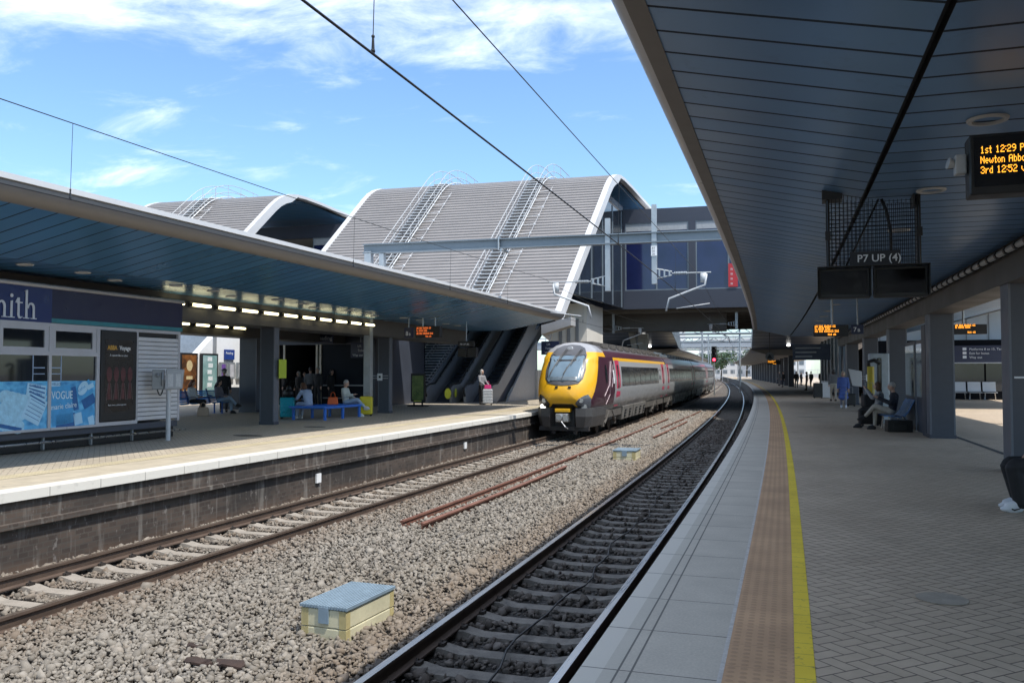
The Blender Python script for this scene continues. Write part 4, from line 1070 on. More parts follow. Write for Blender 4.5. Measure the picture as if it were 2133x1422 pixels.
        top = [(-.98, 2.95), (-.93, 3.22), (-.72, 3.50), (-.42, 3.62), (0, 3.66), (.42, 3.62), (.72, 3.50), (.93, 3.22), (.98, 2.95), (1.05, 2.62), (1.01, 2.28), (.82, 2.08), (.35, 2.02), (0, 2.01), (-.35, 2.02), (-.82, 2.08), (-1.01, 2.28), (-1.05, 2.62)]
        top = [(a * .90, h) for a, h in top]
        sur = fpatch(dens(top + [top[0]], 2)[:-1], "screen_surround", M['greydark'], .03)
        fpatch(rrect(-.83, .83, 2.12, 3.24, .15, -.02), "gasket", M['train_black'], .04, sur)
        scr = fpatch(rrect(-.79, .79, 2.16, 3.20, .10, -.02), "windscreen", glass("windscreen_glass", (.14, .20, .255), .22, None, .15), .05)
        fpatch(rrect(-.68, .68, 2.19, 2.36, .06), "dashboard", pm("dash_blue_grey", (.10, .13, .155), .3), .06, scr)  # darker blue-grey strip along the foot of the windscreen
        for (xa, ha, xb, hb) in ((-.55, 2.48, -.14, 3.46), (.0, 2.48, .48, 3.46)):
            m = MB(); P = [(xa + (xb - xa) * k / 6, ha + (hb - ha) * k / 6) for k in range(7)]
            m.tube([(a, noseY(a, h) - .11, h) for a, h in P], [.016] * 3 + [.022] * 4, 5); m.tube([(a + .07, noseY(a, h) - .105, h) for a, h in P[2:]], .014, 5)
            m.tube([(xa - .06, noseY(xa, ha - .3) - .05, ha - .28), (xa + .10, noseY(xa, ha + .2) - .06, ha + .26)], .014, 5); m.build("wiper", M['black'], t)
        m = MB(); m.tube([(0, noseY(0, 3.46) - .05, 3.46), (0, noseY(0, 3.46) + .1, 3.46)], .115, 16); m.build("top_lamp", M['ltgrey'], t, smooth=True, auto=40)
        for sx in (-1, 1):
            hl = [(.62, 1.30), (.70, 1.16), (.92, .99 + .06), (1.13, 1.05), (1.235, 1.25), (1.26, 1.50), (1.16, 1.66), (.98, 1.60), (.78, 1.47)]
            hl = dens([(sx * a, h) for a, h in hl] + [(sx * hl[0][0], hl[0][1])], 2)[:-1]
            if sx < 0: hl = hl[::-1]
            lens = fpatch(hl, "headlight_cluster", pm("lamp_glass_dark", (.05, .045, .045), .12, .1, .1) if sx < 0 else pm("lamp_glass_grey", (.12, .13, .15), .12, .2, .1), .03)
            for (a, h, r_, lit) in ((.90, 1.42, .085, False), (1.0, 1.18, .105, sx < 0), (1.05, 1.12, .05, False)):
                m = MB(); yy = noseY(sx * a, h) - .06; a = a * taper(yy); m.tube([(sx * a, yy, h), (sx * a, yy + .08, h)], r_, 14)
                if lit: m.build("lamp", M['lamp'], lens)
                elif a < 1.04: m.build("lamp", M['steel'], lens)
        fpatch(dens([(-.60, 1.0), (.60, 1.0), (.62, 1.16), (.48, 1.29), (-.48, 1.29), (-.62, 1.16), (-.60, 1.0)], 3)[:-1], "recess_top", M['train_black'], .02)
        # lower valance with coupler recess
        for sx in (-1, 1):
            m = MB(); m.poly([(sx * .52, .30, .42), (sx * .52, .22, 1.08), (sx * 1.05, .42, 1.10), (sx * 1.27, .95, 1.12), (sx * 1.32, 2.5, 1.12), (sx * 1.2, 2.5, .42), (sx * 1.1, .95, .42), (sx * .95, .5, .42)][0:2] + [(sx * .95, .30, 1.1)], (0, .01, 0)) if False else None
            lo = [(.52, .34), (.82, .40), (1.00, .62), (1.05, 1.05), (1.12, 2.55)]; hi = [(.52, .22), (.90, .30), (1.10, .62), (1.18, 1.05), (1.25, 2.55)]
            vs = [(sx * a, y, .38) for a, y in lo] + [(sx * a, y, .80) for a, y in hi] + [(sx * a * .995, y, 1.13) for a, y in hi] + [(sx * a * .75, y + .3, .38) for a, y in lo] + [(sx * a * .75, y + .3, 1.13) for a, y in hi]
            k = 5; fs = []
            for i in range(4): fs += [(i, i + 1, k + i + 1, k + i), (k + i, k + i + 1, 2 * k + i + 1, 2 * k + i), (2 * k + i, 2 * k + i + 1, 4 * k + i + 1, 4 * k + i), (i + 1, i, 3 * k + i, 3 * k + i + 1)]
            fs += [(0, k, 2 * k, 4 * k, 3 * k)]
            if sx < 0: fs = [f[::-1] for f in fs]
            m = MB().add(vs, fs); m.build("valance", pm("valance_grey", (.06, .058, .058), .45, .1, .2, 3), t)
        m = MB(); m.box(-.56, .56, .62, .70, .40, 1.14); m.build("coupler_recess", M['black'], t)
        m = MB(); m.box(-1.0, 1.0, .42, .62, .24, .40); m.box(-.50, -.36, .5, .6, .10, .3); m.box(.36, .50, .5, .6, .1, .3); m.build("bumper_beam", M['train_black'], t)
        m = MB(); m.box(-.30, .30, .16, .55, .97, 1.11); m.build("coupler_cover", M['train_yel'], t, bevel=.02)
        m = MB(); m.box(-.24, .26, .05, .6, .60, .92); m.tube([(-.08, -.06, .78), (-.08, .1, .78)], .13, 14); m.box(.08, .24, -.04, .1, .62, .9); m.tube([(.0, 0, .62), (.16, -.02, .42), (.26, .05, .34)], .03, 6); m.build("coupler", M['steel'], t, bevel=.015)
        m = MB()
        for a in (-.22, .30): m.box(a - .05, a + .05, noseY(a, 1.95) - .05, noseY(a, 1.95) + .05, 1.90, 1.98)
        m.build("screen_washer", M['black'], t)
        m = MB(); m.box(-1.8, -1.34, 1.4, 1.46, 2.96, 3.0); m.build("mirror_arm", M['ltgrey'], t) if False else None
    return t
TS = 31.9
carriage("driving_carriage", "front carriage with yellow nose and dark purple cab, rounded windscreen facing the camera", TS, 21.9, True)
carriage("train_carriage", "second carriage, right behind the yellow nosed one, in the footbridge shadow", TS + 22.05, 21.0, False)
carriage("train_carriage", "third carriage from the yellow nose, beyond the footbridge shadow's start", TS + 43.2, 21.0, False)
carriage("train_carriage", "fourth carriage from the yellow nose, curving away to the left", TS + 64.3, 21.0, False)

# ------------------------------------------------------------------ overhead line
gan = thing("overhead_gantry", "grey steel overhead line gantry beam with hanging masts in front of the footbridge", "gantry", (-15.3, 28.4, 0))
GA = Vector((-15.9, 28.3, 6.22)); GB = Vector((7.2, 30.1, 6.22)); gt = (GB - GA).normalized(); gn = Vector((-gt.y, gt.x, 0))
m = MB(); c = (GA + GB) / 2; hl = (GB - GA).length / 2
m.obox(c + Vector((0, 0, .16)), gt * hl, gn * .13, (0, 0, .02)); m.obox(c - Vector((0, 0, .16)), gt * hl, gn * .13, (0, 0, .02)); m.obox(c, gt * hl, gn * .015, (0, 0, .14))
m.build("beam", M['galv_dk'], gan)
m = MB(); m.obox(GA + gt * .2 + Vector((0, 0, -3.2)), gt * .13, gn * .13, (0, 0, 3.1)); m.obox(GA + gt * .75 + Vector((0, 0, -.75)), gt * .09, gn * .12, (0, 0, .55)); m.build("post", M['galv'], gan)
m = MB(); m.obox(GB - gt * 1.2 + Vector((0, 0, -3.2)), gt * .13, gn * .13, (0, 0, 3.02)); m.build("post", M['galv'], gan)
m = MB(); q = GA + gt * 5.3; m.obox(q, gt * .02, gn * .17, (0, 0, .24)); m.tube([q + gt * .1 - gn * .2 - Vector((0, 0, .25)), q + gt * .25 + gn * .2 - Vector((0, 0, .28))], .05, 8); m.build("bracket", M['galv'], gan)
def insul(m, a, b, r=.055, n=8):
    a, b = Vector(a), Vector(b); m.tube([a, b], .022, 6)
    for k in range(n): p = a.lerp(b, .12 + .5 * k / n); d = (b - a).normalized() * .018; m.tube([p - d, p + d], r, 10)
def support(parent, top, bot, x_off, side, arm):
    "drop tube with a horizontal insulated arm and a bent registration arm; side = +1 reaches to the right"
    m = MB(); m.obox((top + bot) / 2, gt * .085, gn * .085, (0, 0, (top - bot).length / 2)); mast = m.build("mast", M['galv'], parent)
    zb = bot.z + .35; q = Vector((bot.x, bot.y, zb)) + gt * side * .09; e = q + gt * side * arm
    m = MB(); m.tube([q + Vector((0, 0, .17)), q + gt * side * .5 + Vector((0, 0, .06))], .025, 6); m.tube([q - Vector((0, 0, .17)), q + gt * side * .5 - Vector((0, 0, .06))], .025, 6)
    for k in range(3): m.obox(q + gt * side * (.08 + .17 * k), gt * .025, gn * .05, (0, 0, .16 - .03 * k))
    insul(m, q + gt * side * .5, q + gt * side * (arm * .55 + .5)); m.tube([q + gt * side * .5, e + gt * side * .25], .024, 6)
    m.build("insulated_arm", M['galv'], mast)
    m = MB(); j = e; m.obox(j - Vector((0, 0, .17)), gt * .10, gn * .02, (0, 0, .17))
    m.tube([j - Vector((0, 0, .05)) + gt * side * .1, j - Vector((0, 0, .42)) + gt * side * .05, j - Vector((0, 0, .55)) - gt * side * .3, j - Vector((0, 0, .86)) - gt * side * 1.15, j - Vector((0, 0, 1.28)) - gt * side * 1.25], .036, 7)
    m.tube([j - Vector((0, 0, 1.20)) - gt * side * .9, j - Vector((0, 0, 1.05)) + gt * side * .2], .018, 5); m.build("registration_arm", M['ltgrey'], mast, smooth=True)
    return e
def on_beam(x): return GA + gt * ((x - GA.x) / gt.x)
b0 = on_beam(-6.72); e_far = support(gan, Vector((b0.x, b0.y, 6.95)), Vector((b0.x, b0.y, 4.42)), 0, -1, 1.75)
b1 = on_beam(-5.12); e_near = support(gan, Vector((b1.x, b1.y, 7.35)), Vector((b1.x, b1.y, 4.62)), 0, 1, 1.55)
m = MB(); q = Vector((b1.x, b1.y, 5.75)) - gn * .1; m.obox(q, gt * .10, gn * .01, (0, 0, .17)); pl = m.build("number_plate", M['signwhite'], gan)
text("BT\n05\n26", .10, M['black'], pl, frame_m(q - gt * .07 - gn * .012 + Vector((0, 0, .06)), gt, (0, 0, 1)), ext=.001)
# second set of supports carried under the footbridge
g2 = thing("overhead_gantry", "overhead line supports hung from the footbridge's front edge, far behind the nearer gantry", "gantry", D(0, 1.5, ZB))
gsave = (gt, gn); gt, gn = DU, DW
support(g2, D(-3.15, 1.6, ZB + .05), D(-3.15, 1.6, 4.35), 0, 1, 1.75); support(g2, D(5.2, 1.6, ZB + .05), D(5.2, 1.6, 4.55), 0, -1, 1.6)
gt, gn = gsave
def cat_z(s, s0, s1, zmin, zs): t = (s - s0) / (s1 - s0); return zmin + (zs - zmin) * (2 * t - 1) ** 2
# near track: contact wire and catenary; registration zigzag is small
def wire_set(F, dc, near):
    spans = [(-18, 29.6, 4.72), (29.6, 59.2, 4.62), (59.2, 110, 4.7), (110, 160, 4.7)]
    w1 = MB(); w2 = MB(); dr = MB(); fit = MB()
    z_c = 3.76
    pc = []; pk = []
    for a, b, zm in spans:
        for s in lspace(a, b, 2.2)[:-1]:
            pc.append(F(s, dc, z_c)); pk.append(F(s, dc + .02, cat_z(s, a, b, zm, 5.0)))
    w1.tube(pc, .0095 if near else .008, 6); w2.tube(pk, .0065, 6)
    n = "near" if near else "far"
    cw = tag(w1.build("contact_wire", M['black'], smooth=True), "thick black overhead contact wire above the %s track" % n, "overhead wire")
    kw = tag(w2.build("catenary_wire", M['black'], smooth=True), "thin sagging overhead catenary wire above the %s track" % n, "overhead wire")
    for a, b, zm in spans[:2]:
        k = 5.2 - a if near else 6
        st_ = 9.1 if near else 7.3
        for s in ([5.15, 14.2, 22.6, 36, 44, 52] if near else [8.2, 15.4, 20.6, 25.4, 36, 43, 50]):
            if not (a < s < b): continue
            d = MB(); zt = cat_z(s, a, b, zm, 5.0); d.tube([F(s, dc + .02, zt), F(s, dc, z_c + .10)], .0035, 5); d.tube([F(s, dc, z_c + .13), F(s, dc, z_c + .05), F(s, dc, z_c)], [.008, .012, .014], 6)
            d.sph(F(s, dc, z_c + .12), .013, 8, 6); d.sph(F(s, dc, z_c + .02), .017, 8, 6); d.build("dropper", M['black'], kw)
wire_set(NE, -1.58, True); wire_set(FC, -.12, False)

# ------------------------------------------------------------------ far distance under and beyond the footbridge
sig = thing("railway_signal", "black railway signal head showing a red lamp above the rear of the train", "signal", FC(98, 1.95, RAIL))
m = MB(); p = FC(98, 1.95, 0); m.tube([(p.x, p.y, RAIL), (p.x, p.y, 2.7)], .07, 8); m.build("post", M['galv'], sig)
m = MB(); m.box(p.x - .28, p.x + .28, p.y, p.y + .25, 2.75, 4.55); m.build("head", M['black'], sig)
for k in range(3):
    m = MB(); m.tube([(p.x, p.y - .22, 3.05 + .62 * k), (p.x, p.y + .05, 3.05 + .62 * k)], .20, 12, caps=False); m.build("hood", M['grey'] if k else M['black'], sig, smooth=True)
m = MB(); m.sph((p.x, p.y - .05, 3.05), (.17, .06, .17), 10, 6); m.build("lamp", em("signal_red", (1.0, .03, .06), 6.0), sig, smooth=True)
def far_gantry(label, s, z):
    t = thing("overhead_gantry", label, "gantry", NE(s, 2, RAIL)); m = MB(); a = FC(s, -14, z); b = NE(s, 14, z)
    m.tube([a, b], .16, 4); m.tube([a + Vector((0, 0, .7)), b + Vector((0, 0, .7))], .10, 4)
    for k in range(16): q = a.lerp(b, k / 15); q2 = a.lerp(b, min(1, (k + .5) / 15)); m.tube([q, q2 + Vector((0, 0, .7))], .05, 4); m.tube([q2 + Vector((0, 0, .7)), a.lerp(b, min(1, (k + 1) / 15))], .05, 4)
    m.build("truss", M['galv_dk'], t)
    for F, d in ((FC, 4.6), (NE, -5.6), (NE, 9), (FC, -8)):
        q = F(s, d, RAIL); m = MB(); m.tube([q, (q.x, q.y, z + 1.6)], .11, 6); m.build("post", M['galv'], t)
    for F, d, sd in ((FC, 0, 1), (NE, -1.5, -1)):
        q = F(s, d, 0); m = MB(); m.tube([(q.x - .9, q.y, 4.9), (q.x + .9, q.y, 4.9)], .05, 5); m.tube([(q.x + sd * .3, q.y, 4.9), (q.x + sd * .3, q.y, 4.4), (q.x - sd * .9, q.y, 3.8)], .05, 5); m.build("registration_arm", M['galv_dk'], t)
far_gantry("lattice overhead gantry just beyond the footbridge opening", 112, 6.6)
far_gantry("second lattice overhead gantry further along the line", 150, 6.9)
far_gantry("farthest lattice overhead gantry in the bright opening", 205, 7.0)
fb = thing("road_bridge", "flat grey bridge crossing far beyond the station opening", "bridge", (-30, 262, 0))
m = MB(); m.box(-110, 60, 260, 270, 9.0, 11.2); m.box(-110, 60, 259.6, 260, 12.2, 12.5)
for k in range(40): m.box(-110 + k * 4.2, -109.85 + k * 4.2, 259.7, 259.9, 11.2, 12.2)
m.build("deck", pm("bridge_grey", (.30, .33, .37), .7), fb)
m = MB()
for xq in (-75, -48, 4, 30): m.box(xq, xq + 2.2, 261, 268, RAIL, 9.0)
m.build("pier", M['ltgrey'], fb)
# distant white buildings, trees, fence
for i, (x, y, w_, h_, d_, lab) in enumerate([(-66, 330, 34, 19, 20, "distant pale office block left of the far opening"), (-34, 360, 22, 15, 18, "distant low white building in the middle of the far opening"), (-12, 340, 18, 17, 18, "distant white building right of the far opening")]):
    t = thing("office_building", lab, "building", (x, y, RAIL)); m = MB(); m.box(x - w_ / 2, x + w_ / 2, y, y + d_, RAIL, h_); m.box(x - w_ / 2 - .3, x + w_ / 2 + .3, y - .3, y + d_, h_, h_ + .6); m.build("wall", pm("distant_white_wall", (.62, .63, .64), .7), t)
    nf = int(h_ // 3.3)
    for f in range(nf):
        for k in range(int(w_ // 3)):
            q = MB(); q.box(x - w_ / 2 + .7 + k * 3, x - w_ / 2 + 2.4 + k * 3, y - .06, y - .01, 1.2 + f * 3.3, 2.9 + f * 3.3); q.build("window", pm("distant_window", (.16, .19, .22), .2), t)
def tree(x, y, h, w_, label, seed):
    r = np.random.default_rng(seed); t = thing("broadleaf_tree", label, "tree", (x, y, RAIL), group="distant trees beyond the station")
    m = MB(); m.tube([(x, y, RAIL), (x + .2, y, h * .35), (x + .1, y + .2, h * .7)], [.35, .24, .08], 7)
    for k in range(5):
        a = r.uniform(0, 6.28); m.tube([(x + .15, y, h * (.3 + .07 * k)), (x + math.cos(a) * w_ * .3, y + math.sin(a) * w_ * .3, h * (.5 + .08 * k))], [.12, .04], 5)
    m.build("trunk", pm("bark", (.07, .055, .04), .9), t)
    n = 1500; u = r.normal(size=(n, 3)); u /= np.linalg.norm(u, axis=1)[:, None]; lobes = r.normal(0, .33, (9, 3)); li = r.integers(0, 9, n)
    p = lobes[li] + u * (r.random(n)[:, None] ** .5) * .42
    P = np.stack([x + p[:, 0] * w_ * .62, y + p[:, 1] * w_ * .62, h * .62 + p[:, 2] * h * .38], 1)
    m = MB(); S = r.uniform(.22, .5, n) * h / 10
    for q, s_ in zip(P, S):
        a = r.normal(size=3); a /= np.linalg.norm(a); b_ = np.cross(a, r.normal(size=3)); b_ /= np.linalg.norm(b_)
        m.v += [tuple(q - a * s_), tuple(q + b_ * s_ * .6), tuple(q + a * s_), tuple(q - b_ * s_ * .6)]; k = len(m.v) - 4; m.f.append((k, k + 1, k + 2, k + 3)); m.mi.append(0); m.uv += [(0, 0)] * 4
    m.build("crown", LEAF, t)
tl = NT("leaves_far"); tl.base(tl.mix(tl.rng(tl.noise(tl.coord(), .6, 4), .3, .7), (.045, .085, .045), (.10, .16, .085))); tl.rough(.7); LEAF = tl.m
for i, (x, y, h, w_) in enumerate([(-52, 285, 9, 9), (-44, 292, 10.5, 10), (-36, 300, 9.5, 9), (-29, 290, 11, 10), (-22, 305, 10, 9), (-15, 298, 9, 8), (-60, 300, 10, 10)]):
    tree(x, y, h, w_, "green broadleaf tree far off in the bright opening under the footbridge", 40 + i)
m = MB()
for k in range(42):
    x = -60 + k * 1.6; m.box(x, x + .09, 250, 250.1, RAIL, 2.6)
m.box(-60, 8, 250.02, 250.08, 2.3, 2.4); m.box(-60, 8, 250.02, 250.08, 0.4, .5)
tag(m.build("palisade_fence", M['ltgrey']), "pale palisade fence across the far end of the tracks", "fence")

# ------------------------------------------------------------------ shop on the left platform
SA = Vector((-14.65, 12.16, 0)); SD = Vector((-.037, .999, 0)).normalized(); SN = Vector((SD.y, -SD.x, 0))   # SN points to the tracks
def S_(y, o, z): return SA + SD * (y - 12.16) + SN * o + Vector((0, 0, z))
class SB(MB):
    def sbox(s, y0, y1, o0, o1, z0, z1, mi=0):
        v = [S_(a, b, c) for b in (o0, o1) for a in (y0, y1) for c in (z0, z1)]
        return s.add(v, [(0, 1, 3, 2)[::-1], (4, 6, 7, 5)[::-1], (0, 4, 5, 1)[::-1], (2, 3, 7, 6)[::-1], (0, 2, 6, 4)[::-1], (1, 5, 7, 3)[::-1]], mi)
shop = thing("kiosk", "navy fronted kiosk with magazine pictures in its windows on the left platform", "shop", S_(12, -2, 0))
b = SB(); b.sbox(5.0, 17.24, -4.2, -.55, 0.02, 3.30); b.build("wall", M['navy'], shop)
b = SB(); b.sbox(5.0, 13.29, -.5, .03, 2.60, 3.30); b.build("fascia_sign", pm("sign_bright_navy", (.008, .022, .12), .35, 0, .05), shop)
fas2 = SB(); fas2.sbox(13.29, 17.30, -.5, .024, 2.70, 3.30); f2 = fas2.build("fascia_panel", pm("sign_deep_navy", (.008, .009, .045), .35, 0, .08), shop)
b = SB(); b.sbox(13.29, 17.30, -.5, .03, 2.61, 2.70); b.build("teal_stripe", pm("teal_paint", (.03, .20, .24), .4), f2)
b = SB(); b.tube([S_(5, .05, 3.34), S_(17.3, .05, 3.34)], .045, 8); b.build("top_trim", M['silver'], shop, smooth=True)
b = SB(); b.sbox(5, 17.24, -.5, -.16, .02, .40); b.build("plinth", M['black'], shop)
b = SB(); b.sbox(5, 17.24, -.3, -.04, .28, .42); b.build("kick_panel", M['navy'], shop)
b = SB()
for y in (12.03, 13.28, 14.55, 15.79): b.sbox(y - .02, y + .02, -.16, -.10, 0.02, .28)
b.build("plinth_post", M['galv'], shop)
# letter shapes: polygons in (x, z) from the baseline, serif face
def serif(ch):
    P = []
    def rect(x0, x1, z0, z1): P.append([(x0, z0), (x1, z0), (x1, z1), (x0, z1)])
    def arch(xl, xr, ztop, wl):
        o = []; i_ = []
        for k in range(9):
            a = math.pi - math.pi * k / 8 * 1.0
            o.append(((xl + xr) / 2 + (xr - xl) / 2 * math.cos(a), ztop - .105 + .105 * math.sin(a)))
        for k in range(9):
            a = math.pi * k / 8
            i_.append(((xl + xr) / 2 - .012 + ((xr - xl) / 2 - wl + .012) * math.cos(a), ztop - .125 + .085 * math.sin(a)))
        P.append(o + i_)
    if ch == 'i':
        rect(.05, .10, 0, .32); rect(.0, .15, 0, .018); P.append([(.0, .29), (.05, .29), (.05, .32), (.10, .335), (.10, .29), (.0, .275)][:5]); P.append([(.075 + .036 * math.cos(a), .43 + .036 * math.sin(a)) for a in np.linspace(0, 2 * math.pi, 14)[:-1]]); return P, .165
    if ch == 't':
        rect(.045, .095, .05, .40); rect(0, .16, .295, .318); P.append([(.045, .40), (.045, .318), (.0, .318)]); P.append([(.045, .05), (.07, .0), (.115, -.008), (.165, .03), (.158, .04), (.12, .025), (.095, .055)]); return P, .18
    if ch == 'h':
        rect(.05, .10, 0, .56); rect(0, .145, 0, .018); P.append([(0, .535), (.05, .53), (.05, .56), (.10, .57), (.10, .535)]); arch(.10, .27, .325, .05); rect(.22, .27, 0, .225); rect(.175, .315, 0, .018); return P, .335
    if ch == 'm':
        rect(.05, .10, 0, .32); rect(0, .145, 0, .018); P.append([(0, .29), (.05, .29), (.05, .32), (.10, .335), (.10, .29)])
        for q in (.10, .27): arch(q, q + .17, .325, .05); rect(q + .12, q + .17, 0, .225); rect(q + .078, q + .21, 0, .018)
        return P, .50
y = 11.74; b = MB()
for ch in "mith":
    P, adv = serif(ch)
    for k, p in enumerate(P): b.poly([S_(y + x, .035 + .0008 * k, 2.655 + z) for x, z in p], SN * .012)
    y += adv + .0
b.build("lettering", pm("sign_letter", (.62, .66, .74), .4, 0, .03), shop)
# window bays
FILM = NT("film_blue"); _o = FILM.coord(); _v = FILM.n("ShaderNodeTexVoronoi", Scale=5.5); FILM.l(FILM.scaled(_o, 1, 1, 1.6), _v.inputs["Vector"])
FILM.base(FILM.mix(FILM.rng(FILM.math('ADD', FILM.math('MULTIPLY', _v.outputs["Distance"], .6), FILM.math('MULTIPLY', FILM.noise(_o, 7, 5, .6, .8), .6)), .3, .8), (.02, .20, .50), (.16, .55, .85))); FILM.rough(.3)
FL = pm("film_pale", (.42, .68, .86), .35, 0, .10, 5); FM = pm("film_mid", (.06, .34, .66), .35, 0, .18, 6); FD = pm("film_dark", (.015, .12, .34), .35, 0, .2, 7)
for (y0, y1) in ((10.78, 12.03), (12.03, 13.28), (13.28, 14.55)):
    w = SB(); t = .035
    w.sbox(y0, y0 + t, -.06, .03, .42, 2.60); w.sbox(y1 - t, y1, -.06, .03, .42, 2.60); w.sbox(y0 + t, y1 - t, -.06, .028, 2.53, 2.60); w.sbox(y0 + t, y1 - t, -.06, .028, 1.94, 2.02); w.sbox(y0 + t, y1 - t, -.06, .04, .42, .47)
    w.sbox(y0 + t, y1 - t, -.05, .015, 2.02, 2.10); w.sbox(y0 + t, y1 - t, -.05, .015, 2.45, 2.53); w.sbox(y0 + t, y0 + .14, -.05, .015, 2.10, 2.45); w.sbox(y1 - .14, y1 - t, -.05, .015, 2.10, 2.45)
    fr = w.build("window", M['silver'], shop)
    p = SB(); p.sbox(y0 + .14, y1 - .14, -.03, -.01, 2.10, 2.45); p.sbox(y0 + t, y1 - t, -.03, -.01, 1.42, 1.94); p.build("pane", M['glass_dk'], fr)
    p = SB(); p.sbox(y0 + t, y1 - t, -.03, .0, .47, 1.42); p.build("picture_film", FILM.m, fr)
    # posts of a display rack seen behind the glass
    p = SB()
    for yy in ((y1 - .42, y1 - .39) if y0 < 13 else (y0 + .27, y0 + .30)): pass
    q = y1 - .40 if y0 < 13 else y0 + .30
    for a_ in (0, .02): pass
    p.sbox(q, q + .022, -.012, -.006, 1.42, 1.94); p.sbox(q + (0 if y0 < 13 else -.28), q + (.30 if y0 < 13 else .02), -.012, -.006, 1.68, 1.70); p.sbox(q + (0 if y0 < 13 else -.28), q + (.30 if y0 < 13 else .02), -.012, -.006, 1.56, 1.575); p.build("rack", pm("rack_blue_white", (.32, .42, .58), .4), fr)
def quad_on(y, z, w_, h_, rot, o, mat_mb):
    c, s = math.cos(rot), math.sin(rot); pts = [(-w_ / 2, -h_ / 2), (w_ / 2, -h_ / 2), (w_ / 2, h_ / 2), (-w_ / 2, h_ / 2)]
    mat_mb.poly([S_(y + c * a - s * b_, o, z + s * a + c * b_) for a, b_ in pts], SN * .0015)
win = [c for c in shop.children if c.name.startswith("window")]
# first bay: fanned newspapers and a pile of sandwiches
mA, mB_, mC = MB(), MB(), MB()
for k, (yy, zz, rr) in enumerate([(12.95, 1.10, -.16), (12.93, 1.03, -.26), (12.92, .95, -.36), (12.93, .86, -.46)]):
    quad_on(yy, zz, .46, .52, rr, .002 + k * .003, mA); quad_on(yy + .09 * math.sin(-rr) + .03, zz + .20, .40, .03, rr, .0042 + k * .003, mC)
    for j in range(5): quad_on(yy + (.19 - .085 * j) * math.sin(-rr) * 1.0, zz + .13 - .07 * j, .38, .010, rr, .0042 + k * .003, mC)
for k in range(4):
    for j in range(3):
        yy = 12.16 + .13 * k + .05 * j; zz = .60 + .25 * j - .03 * k
        mB_.poly([S_(yy + .15 * math.cos(a), .0022 + .002 * k + .0005 * j, zz + .11 * math.sin(a) + (.05 if a < 3 else 0)) for a in np.linspace(0, 2 * math.pi, 16)[:-1]], SN * .0012)
        if j == 0: quad_on(yy, zz - .02, .16, .07, -.2, .011 + .001 * k, mC)
mA.build("newspaper", FL, win[1]); mB_.build("sandwich", pm("film_food", (.36, .64, .84), .35, 0, .25, 9), win[1]); mC.build("print", FD, win[1])
text("EXPRESS", .075, FD, win[1], frame_m(S_(12.80, .006, 1.32), SD, (0, 0, 1)) @ Matrix.Rotation(-.12, 4, 'Z'), ext=.001)
text("THE TIMES", .065, FD, win[1], frame_m(S_(12.80, .0125, 1.20), SD, (0, 0, 1)) @ Matrix.Rotation(-.28, 4, 'Z'), ext=.001)
# second bay: magazines
mA, mB_, mC = MB(), MB(), MB()
for (yy, zz, w_, h_, rr, m_) in [(13.62, .92, .55, .80, .10, mB_), (14.22, 1.22, .42, .30, .5, mB_), (14.34, .98, .36, .22, .45, mC), (14.30, .72, .40, .26, .4, mB_), (13.72, .60, .5, .28, .05, mC), (14.05, .62, .22, .24, .2, mA), (14.42, .56, .16, .2, .3, mA), (13.95, 1.05, .14, .5, .2, mC), (14.38, 1.3, .18, .10, .4, mA)]:
    quad_on(yy, zz, w_, h_, rr, .0015 + .0012 * (abs(hash((yy, zz))) % 3), m_)
mA.build("magazine", FL, win[2]); mB_.build("magazine", FM, win[2]); mC.build("magazine", FD, win[2])
mE = MB(); mE.poly([S_(14.17 + .17 * math.cos(a) * .8 - .04 * math.sin(a), .007, 1.26 + .12 * math.sin(a) + .09 * math.cos(a)) for a in np.linspace(0, 2 * math.pi, 20)[:-1]], SN * .0015); mE.build("oval_logo", FL, win[2])
text("KitKat", .085, FM, win[2], frame_m(S_(14.05, .010, 1.17), SD, (0, 0, 1)) @ Matrix.Rotation(.55, 4, 'Z'), ext=.0008)
text("VOGUE", .20, pm("film_white", (.70, .84, .93), .35), win[2], frame_m(S_(13.34, .010, 1.05), SD, (0, 0, 1)) @ Matrix.Diagonal((.82, 1.15, 1, 1)), ext=.001)
text("marie claire", .15, bpy.data.materials["film_white"], win[2], frame_m(S_(13.33, .011, .83), SD, (0, 0, 1)) @ Matrix.Rotation(.06, 4, 'Z') @ Matrix.Diagonal((.95, 1.05, 1, 1)), ext=.001)
quad_b = MB(); quad_on(13.44, 1.36, .24, .10, 0, .008, quad_b); quad_b.build("magazine", FL, win[2]); text("HELLO!", .075, FD, win[2], frame_m(S_(13.345, .0105, 1.335), SD, (0, 0, 1)), ext=.0008)
# poster bay and ribbed bay
b = SB(); b.sbox(14.55, 14.62, -.06, .02, .42, 2.60); b.sbox(15.72, 15.79, -.06, .02, .42, 2.60); b.sbox(14.62, 15.72, -.06, .02, 2.53, 2.60); b.sbox(14.62, 15.72, -.06, .02, .42, .50); b.sbox(17.16, 17.24, -.06, .02, .42, 2.60); b.sbox(15.79, 17.16, -.06, .02, 2.53, 2.60); b.build("bay_frame", M['silver'], shop)
b = SB(); b.sbox(15.79, 17.17, -.10, -.035, .46, 2.56); b.build("backing", M['black'], shop)
b = SB()
nr = 19
for k in range(nr):
    z0 = .48 + k * 1.95 / nr; v = [S_(15.80, .0, z0), S_(17.16, .0, z0), S_(15.80, .012, z0 + .006), S_(17.16, .012, z0 + .006), S_(15.80, .014, z0 + 1.95 / nr - .014), S_(17.16, .014, z0 + 1.95 / nr - .014), S_(15.80, -.0, z0 + 1.95 / nr - .009), S_(17.16, -.0, z0 + 1.95 / nr - .009)]
    b.add(v, [(0, 1, 3, 2), (2, 3, 5, 4), (4, 5, 7, 6)])
